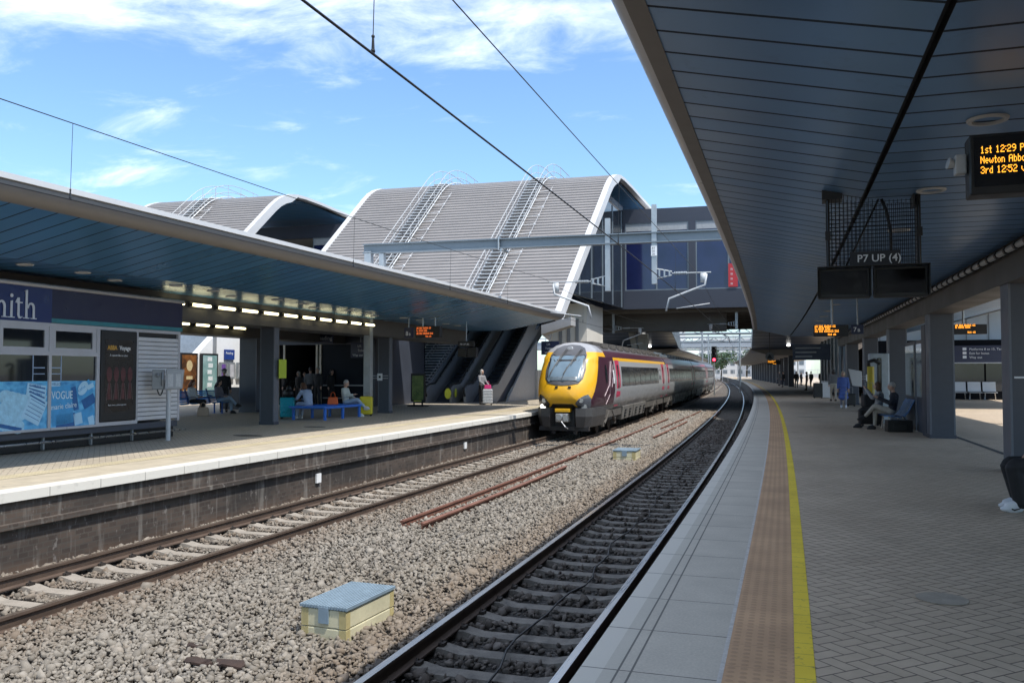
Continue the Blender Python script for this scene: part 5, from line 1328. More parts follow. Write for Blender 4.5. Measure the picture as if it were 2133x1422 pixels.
b.build("ribbed_cladding", pm("ribbed_grey", (.62, .63, .66), .4, .25, .06, 2), shop)
b = SB(); b.tube([S_(5, .16, .20), S_(17.3, .16, .20)], .024, 8)
for y in (12.03, 13.28, 14.55, 15.79, 17.1): b.tube([S_(y, -.12, .20), S_(y, .16, .20)], .014, 6)
b.build("buffer_rail", M['steel'], shop, smooth=True)
pos = thing("wall_poster", "tall black concert poster with gold and white title on the kiosk front", "poster", S_(15.17, .03, .5))
b = SB(); b.sbox(14.63, 15.71, -.05, .05, .52, 2.52); b.build("frame", M['black'], pos, bevel=.01)
b = SB(); b.sbox(14.74, 15.60, .05, .054, .72, 2.32); b.build("sheet", pm("poster_black", (.014, .011, .012), .25, 0, .2, 3), pos)
PX = lambda y, z: frame_m(S_(y, .056, z), SD, (0, 0, 1))
text("ABBA", .125, pm("poster_gold", (.62, .34, .05), .4), pos, PX(14.80, 2.10) @ Matrix.Diagonal((.92, 1.1, 1, 1)), ext=.001, bold=.003)
text("Voyage", .125, M['signwhite'], pos, PX(15.16, 2.10) @ Matrix.Diagonal((.92, 1.1, 1, 1)), ext=.001, bold=.002)
text("A concert like no other", .062, M['signwhite'], pos, PX(14.87, 1.955) @ Matrix.Diagonal((.92, 1.1, 1, 1)), ext=.001)
text("Book tickets at abbavoyage.com", .042, M['signwhite'], pos, PX(14.84, .86), ext=.001)
mf, ml = MB(), MB()
for k in range(4):
    cy = 14.86 + .21 * k
    mf.poly([S_(cy + .075 * math.cos(a), .057, 1.55 + .17 * math.sin(a)) for a in np.linspace(0, 2 * math.pi, 18)[:-1]], SN * .001)
    for dx in (-.07, .07): ml.poly([S_(cy + dx * .5, .057, 1.36), S_(cy + dx * .5 + .012, .057, 1.36), S_(cy + dx * 1.2 + .012, .057, .98), S_(cy + dx * 1.2, .057, .98)], SN * .001)
    mf.poly([S_(cy - .02, .058, 1.38), S_(cy + .02, .058, 1.38), S_(cy + .055, .058, 1.0), S_(cy - .055, .058, 1.0)], SN * .001)
mf.build("figure_shape", pm("poster_dark_red", (.085, .024, .026), .4, 0, .5, 14), pos); ml.build("figure_line", pm("poster_grey_pink", (.16, .11, .11), .4), pos)

# phone on a post
ph = thing("public_phone", "grey public phone hood on a pale post in front of the kiosk's ribbed panel", "phone", (-14.34, 16.31, 0))
m = MB(); m.tube([(-14.34, 16.31, 0), (-14.34, 16.31, 1.25)], .055, 14); m.build("post", M['ltgrey'], ph, smooth=True, auto=40)
r_ = Vector((.80, .60, 0)); f_ = Vector((.60, -.80, 0)); c = Vector((-14.38, 16.31, 1.43))
m = MB(); m.poly([c - r_ * .06 + Vector((0, 0, -.24)) - f_ * .14, c + r_ * .33 + Vector((0, 0, -.22)) - f_ * .14, c + r_ * .37 + Vector((0, 0, .24)) - f_ * .14, c - r_ * .02 + Vector((0, 0, .25)) - f_ * .14], f_ * .28); m.build("hood", pm("phone_grey", (.36, .37, .39), .4, .15, .08), ph, bevel=.02)
m = MB(); m.obox(c - r_ * .20, r_ * .13, f_ * .10, (0, 0, .23)); m.sph(c - r_ * .21 + f_ * .11 + Vector((0, 0, .10)), .05, 10, 6); m.tube([c - r_ * .1 + f_ * .11 + Vector((0, 0, .17)), c - r_ * .10 + f_ * .16, c - r_ * .1 + f_ * .11 - Vector((0, 0, .15))], .03, 8); m.build("handset_box", pm("phone_panel", (.22, .23, .24), .35, .3, .1), ph, bevel=.015)
m = MB(); P = []
for k in range(9): P.append(c - r_ * (.22 - .008 * k) + f_ * .05 + Vector((0, 0, -.22 - .15 * math.sin(k / 8 * math.pi))) + r_ * (.07 * k / 8))
m.tube(P, .014, 6); m.build("cord", M['black'], ph, smooth=True)
for k in range(2):
    m = MB(); m.obox(c + r_ * (.08 + .17 * k) + f_ * .143 + Vector((0, 0, -.02)), r_ * .055, f_ * .004, (0, 0, .15)); m.build("notice", pm("phone_notice", (.52, .53, .54), .5, 0, .2, 30), ph)

# ------------------------------------------------------------------ benches
BLUE = pm("bench_blue", (.05, .33, .80), .35, 0, .1, 3)
def back_bench(loc, rz, n, label, blue=BLUE):
    t = thing("bench", label, "bench", loc, rz, local=True); t.rotation_euler = (0, 0, rz); w_ = .62
    L = n * w_
    m = MB(); 
    for k in range(6): m.box(-L / 2, L / 2, -.02 + k * .085 - .04, .035 + k * .085 - .04, .43, .45)
    m.build("seat", blue, t, bevel=.006)
    m = MB()
    for k in range(6): y = -.10 - .025 * k; z = .50 + .075 * k; m.obox((0, y, z), (L / 2, 0, 0), (0, -.006, .0), (0, -.011, .030))
    m.build("backrest", blue, t, bevel=.004)
    for k in range(n + 1):
        x = -L / 2 + k * w_; m = MB(); m.tube([(x, .42, .44), (x, .10, .41), (x, -.10, .46), (x, -.26, .98)], .028, 6); m.tube([(x, -.18, .72), (x, .10, .66), (x, .40, .66), (x, .42, .44)], .018, 6); m.build("arm_frame", pm("bench_frame_blue", (.015, .08, .30), .4), t, smooth=True)
    for x in (-L / 2 + .4, L / 2 - .4):
        for yq in (.34, -.02): m = MB(); m.tube([(x, yq, 0), (x, yq, .42)], .03, 8); m.box(x - .06, x + .06, yq - .06, yq + .06, 0, .012); m.build("leg", pm("bench_frame_blue", (.015, .08, .30), .4), t)
    return t
PA = -math.pi / 2 + ang(FC, 26)
back_bench((-22.2, 26.4, 0), PA, 6, "blue slatted bench with a backrest against the left platform's rear columns")
fbn = thing("bench", "flat blue backless bench of square grid seats in the middle of the left platform", "bench", (-16.05, 26.1, 0), ang(FC, 26), local=True)
for dx in (-.36, .36):
    m = MB()
    for j in range(4):
        y0 = -1.42 + j * .72; m.box(dx - .31, dx + .31, y0, y0 + .05, .42, .46); m.box(dx - .31, dx + .31, y0 + .63, y0 + .68, .42, .46); m.box(dx - .31, dx - .26, y0 + .05, y0 + .63, .42, .46); m.box(dx + .26, dx + .31, y0 + .05, y0 + .63, .42, .46)
        for k in range(6): m.box(dx - .26, dx + .26, y0 + .09 + k * .092, y0 + .14 + k * .092, .435, .455)
    m.build("seat", pm("bench_deep_blue", (.02, .17, .66), .35, 0, .1, 3), fbn)
for x in (-.62, .58):
    for y in (-1.2, .0, 1.2): m = MB(); m.tube([(x, y, 0), (x, y, .42)], .055, 10); m.build("leg", pm("bench_leg_blue", (.015, .14, .55), .4), fbn, smooth=True, auto=40)
m = MB(); m.box(-.66, .66, -1.3, -1.22, .38, .42); m.box(-.66, .66, 1.2, 1.28, .38, .42); m.box(-.66, -.58, -1.22, 1.2, .38, .42); m.box(.58, .66, -1.22, 1.2, .38, .42); m.build("frame", bpy.data.materials["bench_leg_blue"], fbn)
rb = thing("bench", "curved blue metal bench under the seated couple on the right platform", "bench", NE(26.0, 4.15, 0), ang(NE, 26), local=True)
m = MB(); prof = [(-.42, .42), (-.30, .425), (-.05, .40), (.10, .43), (.20, .54), (.30, .76), (.36, .86)]; vs = []
for y in (-.75, .9):
    for k, (x, z) in enumerate(prof): vs.append((x, y, z))
n = len(prof); vs += [(x + .012, y, z - .025) for x, y, z in vs]
fs = [(i, i + 1, n + i + 1, n + i) for i in range(n - 1)] + [(2 * n + i, 3 * n + i, 3 * n + i + 1, 2 * n + i + 1) for i in range(n - 1)] + [(i, 2 * n + i, 2 * n + i + 1, i + 1) for i in range(n - 1)] + [(n + i, n + i + 1, 3 * n + i + 1, 3 * n + i) for i in range(n - 1)]
m.add(vs, fs); m.build("seat", pm("bench_steel_blue", (.07, .18, .42), .3, .3, .1, 3), rb, smooth=True, auto=60)
for y in (-.5, .65):
    for a_, b_ in (((-.32, y, 0), (-.25, y, .41)), ((.22, y, 0), (.08, y, .42))): m = MB(); m.tube([a_, b_], .025, 6); m.build("leg", M['steel'], rb)

# ------------------------------------------------------------------ luggage
def suitcase(name, label, loc, rz, w_, d_, h_, mat, handle=0., ribs=0, group=None):
    t = thing(name, label, "suitcase", loc, rz, group, local=True); t.rotation_euler = (0, 0, rz)
    m = MB(); m.box(-w_ / 2, w_ / 2, -d_ / 2, d_ / 2, .06, h_); sh = m.build("shell", mat, t, bevel=.045)
    if ribs:
        m = MB()
        for k in range(ribs): z = .14 + (h_ - .22) * k / (ribs - 1); m.box(-w_ / 2 - .008, w_ / 2 + .008, -d_ / 2 - .008, d_ / 2 + .008, z - .012, z + .012)
        m.build("rib", mat, sh, bevel=.005)
    m = MB(); m.box(-w_ / 2 - .004, w_ / 2 + .004, -.012, .012, .055, h_ + .004); m.build("zip_band", M['black'], sh)
    for a in (-1, 1):
        for b_ in (-1, 1): m = MB(); m.tube([(a * (w_ / 2 - .06), b_ * (d_ / 2 - .05) - .012, .032), (a * (w_ / 2 - .06), b_ * (d_ / 2 - .05) + .012, .032)], .032, 10); m.build("wheel", M['rubber'], t)
    m = MB(); hh = h_ + max(.03, handle)
    m.tube([(-w_ * .22, d_ / 2 - .06, h_ - .02), (-w_ * .22, d_ / 2 - .06, hh), (w_ * .22, d_ / 2 - .06, hh), (w_ * .22, d_ / 2 - .06, h_ - .02)], .011, 6); m.build("handle", M['grey'] if handle > .1 else M['black'], t)
    return t
suitcase("suitcase", "teal ribbed hard suitcase standing left of the flat blue bench", at_px(599, 872), R(26), .50, .30, .74, pm("case_teal", (.01, .40, .50), .3, 0, .06, 3), 0.03, 7)
bp = thing("backpack", "black rucksack sitting on top of the teal suitcase", "bag", at_px(599, 872) + Vector((0, 0, .745)), local=True)
m = MB(); m.sph((0.02, .02, .13), (.20, .13, .16), 12, 8); m.sph((.05, 0, .30), (.10, .09, .10), 10, 6); m.build("body", M['black'], bp, smooth=True)
m = MB(); m.tube([(.05, .02, .36), (.07, .02, .52), (.14, .02, .56), (.24, .02, .555)], .012, 5); m.build("strap", M['black'], bp)
suitcase("suitcase", "yellow suitcase with black edges standing beside the woman on the flat bench", at_px(763, 866), R(20), .46, .28, .72, pm("case_yellow", (.68, .58, .03), .35, 0, .05, 3), .12, 0)
suitcase("suitcase", "silver white hard suitcase held upright by the person near the escalators", at_px(1016, 843), R(15), .48, .30, .78, pm("case_silver", (.55, .56, .58), .3, .2, .05, 3), .12, 5)
suitcase("suitcase", "large black suitcase in front of the seated couple on the right platform", at_px(1813, 887), R(10), .62, .42, .50, M['black'], .06, 0)
suitcase("suitcase", "smaller black case stacked on the large black one by the seated couple", at_px(1813, 887) + Vector((.02, .02, .50)), R(14), .48, .34, .44, pm("case_black_cloth", (.016, .016, .018), .7, 0, .2, 20), .35, 0)
suitcase("suitcase", "small black wheeled case behind the person in the long blue coat", at_px(1773, 846), R(5), .40, .26, .60, M['black'], .3, 0)
suitcase("suitcase", "tall black suitcase beside the grey bin among the distant crowd", at_px(1704, 829), R(5), .55, .35, .95, M['black'], .05, 0)
db = MB(); p = at_px(1872, 899); db.obox(p + Vector((0, 0, .16)), (.31, .05, 0), (-.03, .17, 0), (0, 0, .155)); db.obox(p + Vector((.02, -.18, .13)), (.16, .02, 0), (0, .03, 0), (0, 0, .09)); db.tube([p + Vector((-.2, -.1, .30)), p + Vector((-.1, -.12, .42)), p + Vector((.1, -.12, .42)), p + Vector((.2, -.1, .3))], .015, 5); tag(db.build("holdall", M['black'], bevel=.06), "black holdall on the floor under the seated couple's bench", "bag")
# bin and grey box in the far crowd
bi = thing("litter_bin", "grey litter bin beside a tall black suitcase in the distant right platform crowd", "bin", at_px(1722, 829), local=True)
m = MB(); m.box(-.32, .32, -.3, .3, .03, 1.0); m.build("body", M['ltgrey'], bi, bevel=.03); m = MB(); m.box(-.33, .33, -.31, .31, 1.0, 1.07); m.build("lid", M['grey'], bi, bevel=.02)
# handbag and orange bag
def handbag(name, label, loc, rz, mat, w_=.36, h_=.28):
    t = thing(name, label, "bag", loc, rz, local=True); t.rotation_euler = (0, 0, rz)
    m = MB(); v = [(-w_ / 2, -.09, 0), (w_ / 2, -.09, 0), (w_ / 2, .09, 0), (-w_ / 2, .09, 0), (-w_ * .42, -.03, h_), (w_ * .42, -.03, h_), (w_ * .42, .03, h_), (-w_ * .42, .03, h_)]
    m.add(v, [(3, 2, 1, 0), (4, 5, 6, 7), (0, 1, 5, 4), (1, 2, 6, 5), (2, 3, 7, 6), (3, 0, 4, 7)]); m.build("body", mat, t, bevel=.02)
    m = MB()
    for yq in (-.03, .03): m.tube([(-w_ * .22, yq, h_ - .02), (-w_ * .16, yq, h_ + .13), (0, yq, h_ + .18), (w_ * .16, yq, h_ + .13), (w_ * .22, yq, h_ - .02)], .010, 5)
    m.build("handle", mat, t, smooth=True); return t
handbag("handbag", "cream handbag on the floor in front of the blue slatted bench", at_px(423, 866), R(30), pm("bag_cream", (.55, .42, .33), .6, 0, .08, 5), .44, .32)
handbag("handbag", "bright orange bag on the flat bench beside the woman in a pale top", Vector((-16.25, 26.75, .46)), R(30), pm("bag_orange", (.80, .13, .02), .5, 0, .08, 5), .38, .26)
handbag("handbag", "magenta bag lying on the silver suitcase near the escalators", at_px(1016, 843) + Vector((0, 0, .80)), R(20), pm("bag_magenta", (.42, .01, .12), .5, 0, .08, 5), .36, .2)

# ------------------------------------------------------------------ cable boxes in the six-foot
def cable_box(label, loc, rz, sx, sy):
    sx *= .93; sy *= .93
    t = thing("cable_box", label, "cable box", loc, rz, local=True); t.rotation_euler = (0, 0, rz)
    t.scale = (sx, sy, 1)
    yel = pm("box_pale_yellow", (.56, .53, .37), .7, 0, .14, 4)
    for k, (z0, z1) in enumerate(((-.12, .10), (.105, .285))):
        m = MB(); a, b_ = .36, .64; m.box(-a, a, -b_, b_, z0, z1); o = m.build("wall", yel, t, bevel=.012)
        for sxx in (-1, 1):
            for syy in (-1, 1): m = MB(); m.box(min(sxx * a * 1.012, sxx * a * .70), max(sxx * a * 1.012, sxx * a * .70), min(syy * b_ * 1.008, syy * b_ * .84), max(syy * b_ * 1.008, syy * b_ * .84), z0 + .006, z1 - .004); m.build("corner_post", pm("box_corner_yellow", (.45, .385, .19), .7, 0, .15, 5), o)
    m = MB(); m.box(-.35, .35, -.63, .63, .285, .293); m.build("lid_shade_sheet", pm("lid_shadow_blue", (.05, .075, .10), .7), t); m = MB()  # dark sheet stands in for the shade in the grid's holes
    for k in range(17): x = -.37 + k * .74 / 16; m.box(x - .013, x + .013, -.66, .66, .295, .325)
    for k in range(12): y = -.64 + k * 1.28 / 11; m.box(-.37, .37, y - .010, y + .010, .297, .318)
    m.build("lid", pm("lid_blue_grey", (.19, .26, .32), .6, 0, .15, 5), t)
    m = MB(); m.box(-.07, .09, -.668, -.645, .15, .31); m.build("latch", pm("lid_blue_grey", (.17, .29, .38), .6), t); return t
cable_box("pale yellow cable box with a blue grey grid lid on the ballast at the front", Vector((-4.66, 8.03, BAL + .03)), R(-2), .78, .80)
cable_box("smaller looking pale cable box with a blue lid further back on the ballast", Vector((-5.45, 26.0, BAL + .03)), R(2), 1.0, .8)

# ------------------------------------------------------------------ hanging signs and displays
FONT57 = {'0': "01110 10001 10011 10101 11001 10001 01110", '1': "00100 01100 00100 00100 00100 00100 01110", '2': "01110 10001 00001 00110 01000 10000 11111", '3': "01110 10001 00001 00110 00001 10001 01110", '5': "11111 10000 11110 00001 00001 10001 01110", '9': "01110 10001 10001 01111 00001 00010 01100", ':': "0 1 0 0 1 0 0", ' ': "000 000 000 000 000 000 000",
 's': "0000 0000 0111 1000 0110 0001 1110", 't': "010 010 111 010 010 010 011", 'r': "0000 0000 1011 1100 1000 1000 1000", 'd': "0001 0001 0111 1001 1001 1001 0111", 'P': "11110 10001 10001 11110 10000 10000 10000", 'e': "0000 0000 0110 1001 1111 1000 0110", 'n': "0000 0000 1110 1001 1001 1001 1001", 'z': "0000 0000 1111 0010 0100 1000 1111", 'N': "10001 11001 10101 10101 10011 10001 10001", 'w': "00000 00000 10001 10001 10101 10101 01010", 'o': "0000 0000 0110 1001 1001 1001 0110", 'A': "01110 10001 10001 11111 10001 10001 10001", 'b': "1000 1000 1110 1001 1001 1001 1110", 'v': "00000 00000 10001 10001 10001 01010 00100", 'c': "000 000 011 100 100 100 011", 'i': "1 0 1 1 1 1 1", 'a': "0000 0000 0110 0001 0111 1001 0111"}
def led(mb, s, o, right, dx, dz):
    right = Vector(right).normalized(); x = 0
    for ch in s:
        rows = FONT57[ch].split(); w_ = len(rows[0])
        for j, r_ in enumerate(rows):
            for i, b_ in enumerate(r_):
                if b_ == '1':
                    c = Vector(o) + right * (x + i) * dx + Vector((0, 0, (6 - j) * dz)); mb.add([c - right * dx * .46 - Vector((0, 0, dz * .46)), c + right * dx * .46 - Vector((0, 0, dz * .46)), c + right * dx * .46 + Vector((0, 0, dz * .46)), c - right * dx * .46 + Vector((0, 0, dz * .46))], [(0, 1, 2, 3)])
        x += w_ + 1
X = Vector((1, 0, 0)); UP = Vector((0, 0, 1))
def ledbars(mb, o, lens, dx, dz):
    "far display row: groups of lit strokes too small to read"
    x = 0
    for n in lens:
        for k in range(n):
            c = Vector(o) + X * x; h = dz * (6.2 if (k * 7 + n) % 3 else 4.6); mb.add([c, c + X * dx * 3.2, c + X * dx * 3.2 + UP * h * .28, c + UP * h * .28], [(0, 1, 2, 3)]); mb.add([c + UP * h * .6, c + X * dx * 2.2 + UP * h * .6, c + X * dx * 2.2 + UP * h, c + UP * h], [(0, 1, 2, 3)]); x += dx * 5
        x += dx * 5
d1 = thing("departure_display", "large black departure display with three amber lines hanging at the right edge", "display", (1.95, 7.3, 3.4))
x0, y0, zb, zt = 1.135, 7.24, 2.935, 3.395
m = MB(); m.box(x0, x0 + 1.7, y0, y0 + .22, zb, zt); m.build("housing", M['black'], d1, bevel=.012)
m = MB(); m.box(x0 + .03, x0 + 1.67, y0 - .004, y0 - .001, zb + .06, zt - .02); m.build("screen", pm("display_screen", (.008, .007, .007), .15), d1)
m = MB()
for k, s_ in enumerate(("1st 12:29 Penzance", "Newton Abbot", "3rd 12:52 via")): led(m, s_, (x0 + .075, y0 - .008, zt - .145 - .077 * k), X, .0054, .0079)
m.build("lit_text", M['amber'], d1)
m = MB(); m.box(1.60, 1.70, y0 + .05, y0 + .15, zt, 3.60); m.box(1.57, 1.73, y0 + .02, y0 + .18, 3.57, 3.598); m.build("hanger", M['black'], d1)
cc = thing("speaker", "small pale grey loudspeaker fixed to the left side of the large amber display", "loudspeaker", (1.07, 7.32, 3.2))
m = MB(); m.box(1.045, 1.125, 7.30, 7.40, 3.12, 3.27); m.build("box", M['ltgrey'], cc, bevel=.01); m = MB(); m.tube([(1.045, 7.35, 3.205), (1.0, 7.34, 3.215)], [.028, .045], 10); m.build("horn", M['ltgrey'], cc)
mon = thing("monitor_pair", "pair of dark train driver monitors hanging from a wire cage under the right canopy", "monitor", (.62, 10.6, 3.6))
for xa in (.055, .655):
    m = MB(); m.box(xa, xa + .56, 10.52, 10.66, 2.445, 2.79); o = m.build("monitor", M['black'], mon, bevel=.01)
    m = MB(); m.box(xa + .03, xa + .53, 10.514, 10.518, 2.49, 2.76); m.build("screen", pm("monitor_glass", (.004, .004, .005), .08), o)
    m = MB(); m.box(xa, xa + .56, 10.36, 10.52, 2.79, 2.80); m.box(xa - .006, xa, 10.36, 10.66, 2.46, 2.80); m.box(xa + .56, xa + .566, 10.36, 10.66, 2.46, 2.80); m.build("hood", M['black'], o)
cg = MB(); xa, xb, ya, yb, za = .17, 1.13, 10.5, 10.75, 2.80
def zs_(x): return 3.60 if x > .72 else 3.60 + (.72 - x) * .22
k = 0; x = xa
while x <= xb + .001:
    cg.tube([(x, ya, za), (x, ya, zs_(x) - .05)], .0033 if 0 < k < 22 else .010, 4); cg.tube([(x, yb, za), (x, yb, zs_(x) - .05)], .0033, 4); x += (xb - xa) / 22; k += 1
for j in range(17):
    z = za + .78 * j / 17
    for yy in (ya, yb): cg.tube([(xa, yy, z), (xb, yy, z)], .0033, 4)
    for xx in (xa, xb): cg.tube([(xx, ya, z), (xx, yb, z)], .0033, 4)
cg.build("wire_cage", M['black'], mon)
m = MB()
for x in (xa, xb):
    m = MB(); m.box(x - .02, x + .02, ya + .02, yb - .02, za, zs_(x)); m.box(x - .06, x + .10 * (1 if x < .5 else -1) + .06, ya - .03, yb, zs_(x) - .13, zs_(x) - .005); m.box(x - .03, x + .03, ya - .04, ya, 3.12, 3.22); m.build("bracket", M['black'], mon)
pass
m = MB(); m.tube([(.75, 10.6, 3.58), (.80, 10.6, 3.45), (.84, 10.55, 3.2), (.84, 10.55, 2.98), (.80, 10.58, 2.85)], .018, 6); m.tube([(.72, 10.6, 3.58), (.45, 10.6, 3.0), (.35, 10.6, 2.8)], .012, 5); m.build("cable", M['black'], mon, smooth=True)
m = MB(); m.box(.40, .93, 10.44, 10.46, 2.805, 2.965); pl = m.build("plate", pm("plate_dark", (.012, .013, .02), .5), mon)
text("P7 UP (4)", .118, M['signwhite'], pl, frame_m((.475, 10.434, 2.845), X, UP), ext=.001, bold=.0012)
def display(name, label, x, y, z, w_, h_, hang, ztop, mat, rows=3, sc_=1.0):
    t = thing(name, label, "display", (x + w_ / 2, y, ztop))
    m = MB(); m.box(x, x + w_, y, y + .2, z, z + h_); m.build("housing", M['black'], t, bevel=.01)
    m = MB()
    for k in range(rows): ledbars(m, (x + .05 * sc_, y - .006, z + h_ - .095 * sc_ * (k + .9) * (h_ / .38)), ((3, 4, 7, 3), (2, 6, 5), (3, 4, 9, 4))[k % 3], .0061 * sc_, .0105 * sc_)
    ledbars(m, (x + w_ * .42, y - .006, z + .03), (4, 3), .0061 * sc_, .009 * sc_); m.build("lit_text", mat, t)
    m = MB()
    for xx in hang: m.tube([(xx, y + .1, z + h_), (xx, y + .1, ztop)], .03, 8)
    m.build("hanger", M['galv'], t); return t
def platesign(name, label, x, y, z, w_, h_, body, size, ztop, mat=None, hang=True, tx=.03):
    t = thing(name, label, "sign", (x + w_ / 2, y, z)); m = MB(); m.box(x, x + w_, y, y + .08, z, z + h_); pb = m.build("plate", mat or M['signblue'], t, bevel=.006)
    for k, (bd, sz, dx, dz) in enumerate(body): text(bd, sz, M['signwhite'], pb, frame_m((x + dx, y - .003, z + dz), X, UP), ext=.001)
    if hang:
        m = MB(); m.tube([(x + w_ * .5, y + .04, z + h_), (x + w_ * .5, y + .04, ztop)], .02, 6); m.build("hanger", M['galv'], t)
    return t
display("departure_display", "amber departure display hanging next to the 7B sign under the right canopy", -.01, 24, 2.545, .87, .30, (.46,), 3.6, M['amber_far'], 3, .85)
platesign("platform_sign", "dark 7B platform sign hanging beside the amber display on the right", .93, 24.02, 2.60, .30, .24, [("7", .17, .045, .06), ("B", .115, .15, .06)], 0, 3.6)
p = at_px(2, 2)
display("departure_display", "dim orange departure display hanging next to the 8B sign under the left canopy", -13.75, 28.3, 2.86, .98, .42, (-13.5, -13.0), 3.6, M['orange_dim'], 3, .95)
platesign("platform_sign", "dark 8B platform sign hanging beside the dim orange display on the left", -14.16, 28.2, 2.86, .34, .38, [("8", .22, .06, .09), ("B", .13, .19, .09)], 0, 3.6)
platesign("camera_plate", "small dark plate hanging under the left canopy between the stairs and escalators", -13.3, 31.2, 2.62, .70, .22, [("P8 UP (8)", .10, .09, .06)], 0, 3.6, M['black'])
mm = thing("monitor_pair", "dark monitors hanging under the small plate by the left escalators", "monitor", (-13.0, 31.3, 2.2)); m = MB(); m.box(-13.35, -12.98, 31.3, 31.5, 2.22, 2.58); m.box(-12.94, -12.55, 31.3, 31.5, 2.22, 2.58); m.build("monitor", M['black'], mm, bevel=.01)
platesign("name_board", "hanging board reading Reading with a pale frame behind the left columns", -21.4, 33.6, 2.92, .95, .52, [("Reading", .26, .10, .15)], 0, 3.6)
platesign("direction_sign", "navy direction sign with Lift and Tickets beside the rear staircase column", -20.1, 34.6, 2.28, 1.0, .70, [("Lift", .15, .36, .49), ("Tickets", .15, .36, .28), ("Way out", .15, .10, .07)], 0, 3.6)
platesign("direction_sign", "navy direction sign hanging in front of the cream pier by the train's cab", -13.75, 43.6, 2.55, .98, .72, [("Lift", .16, .30, .50), ("Tickets", .16, .22, .28), ("Way out", .16, .2, .06)], 0, 3.75)
# stop sign with a triangle, far right platform
ts = thing("round_sign", "round grey sign with a black triangle far along the right platform", "sign", NE(75, 1.4, 3)); q = NE(75, 1.4, 2.95)
m = MB(); m.poly([(q.x + .36 * math.cos(a), q.y, q.z + .36 * math.sin(a)) for a in np.linspace(0, 2 * math.pi, 24)[:-1]], (0, .04, 0)); m.build("plate", M['grey'], ts)
m = MB(); m.poly([(q.x - .22, q.y - .012, q.z - .15), (q.x + .22, q.y - .012, q.z - .15), (q.x, q.y - .012, q.z + .22)], (0, .01, 0)); m.build("triangle", M['black'], ts)
m = MB(); m.tube([(q.x, q.y + .05, q.z + .3), (q.x, q.y + .05, 5.9)], .03, 6); m.build("hanger", M['black'], ts)
display("departure_display", "tiny amber display far along the right platform beyond the footbridge", NE(82, 2, 0).x - .6, 82, 2.35, 1.2, .36, (), 3.2, M['amber_far'], 2, 1.1)
display("departure_display", "small amber display behind the second right column", 3.55, 25.6, 2.62, .8, .26, (3.8,), 3.6, M['amber_far'], 2, .8)
# small column plates
def colplate(label, c, rz, bars=.36):
    t = thing("column_plate", label, "sign", c, rz, local=True); t.rotation_euler = (0, 0, rz)
    m = MB()
    for dz in (-.05, .05): m.box(-bars, bars, -.012, 0, dz - .012, dz + .012)
    m.build("band", M['ltgrey'], t); m = MB(); m.box(-.11, .11, -.03, -.012, -.14, .14); m.build("plate", M['signwhite'], t); m = MB(); m.box(-.045, .045, -.034, -.030, -.04, .05); m.build("mark", M['black'], t); return t
q = FP(30.4, 5.6, 1.42); colplate("white plate on steel bands on the left column beside the stairs", (q.x, q.y - .02, 1.42), 0)
q = FP(22.4, 10.95, 1.5); colplate("white plate on steel bands on the rear left column", (FP(30.4, 10.95).x, FP(30.4, 10.95).y - .02, 1.55), 0, .42)
q = NE(37.85, 4.68, 1.35); colplate("white plate on steel bands on a right column behind the seated couple", (q.x, q.y - .02, 1.38), 0, .26)
gs = MB(); q = FP(22.42, 5.12, 0); gs.box(q.x - .0, q.x + .02, q.y + .1, q.y + .48, 1.42, 2.0); tag(gs.build("safety_notice", pm("notice_lime", (.42, .52, .04), .5, 0, .1, 10)), "lime green notice on the side of the front left column", "sign")
q = NE(15.35, 4.42, 1.5); m = MB(); m.box(q.x + .14, q.x + .34, q.y - .012, q.y - .002, 1.50, 1.53); tag(m.build("label_strip", M['signwhite']), "tiny white strip on the nearest right column", "label")

# ------------------------------------------------------------------ rear of the left platform: waiting room, wall with posters
wr = thing("waiting_room", "dark glazed waiting room with a cream framed lit doorway on the left platform", "building", (-22.3, 36.2, 0))
m = MB(); m.box(-19.75, -19.6, 36.0, 41.5, 0, 3.25); m.box(-25.2, -25.0, 36.0, 41.5, 0, 3.25); m.box(-25.2, -19.6, 41.4, 41.5, 0, 3.25); m.box(-25.2, -19.6, 36.0, 41.4, 3.25, 3.4); m.box(-25.2, -19.6, 35.98, 36.1, 2.95, 3.25); m.build("wall", M['navy'], wr)
m = MB(); m.box(-22.55, -19.75, 36.0, 36.06, .0, 2.95); m.build("glazing", glass("matt_dark_glass", (.012, .016, .024), .45, None, .08), wr)
for x in (-24.95, -24.6, -22.75, -22.55): m = MB(); m.box(x - .05, x + .05, 35.93, 36.0, 0, 2.95); m.build("door_post", pm("door_frame_cream", (.62, .58, .48), .5), wr)
m = MB(); m.box(-24.5, -22.8, 38.6, 38.7, 0, 2.95); m.build("inner_wall", pm("inner_khaki", (.30, .28, .20), .7), wr)
m = MB(); m.box(-23.9, -23.1, 38.5, 38.56, .9, 2.1); m.build("notice_board", pm("board_pale", (.45, .44, .43), .6, 0, .3, 10), wr)
m = MB(); m.box(-22.4, -20.0, 35.94, 35.98, .95, 1.02); m.box(-22.4, -20.0, 35.94, 35.98, .35, .40); m.build("barrier_rail", M['grey'], wr)
sw = thing("station_wall", "white sunlit wall behind the left platform with posters along it", "wall", (-30.3, 36, 0))
m = MB(); m.poly([(-30.2, 30.5, -.9), (-30.2, 43.5, -.9), (-30.2, 43.5, 4.8), (-30.2, 39.3, 4.8), (-30.2, 36.4, 2.55), (-30.2, 30.5, 2.55)], (-.4, 0, 0)); m.build("wall", M['white'], sw)
m = MB(); m.box(-33, -32.4, 20, 44, -.9, 5.0); m.build("upper_wall", pm("grey_blue_wall", (.25, .30, .36), .5), sw)
for yy in (37.6, 41.0): m = MB(); m.box(-30.19, -30.12, yy, yy + .22, 2.6, 4.1); m.build("wall_slot", M['grey'], sw)
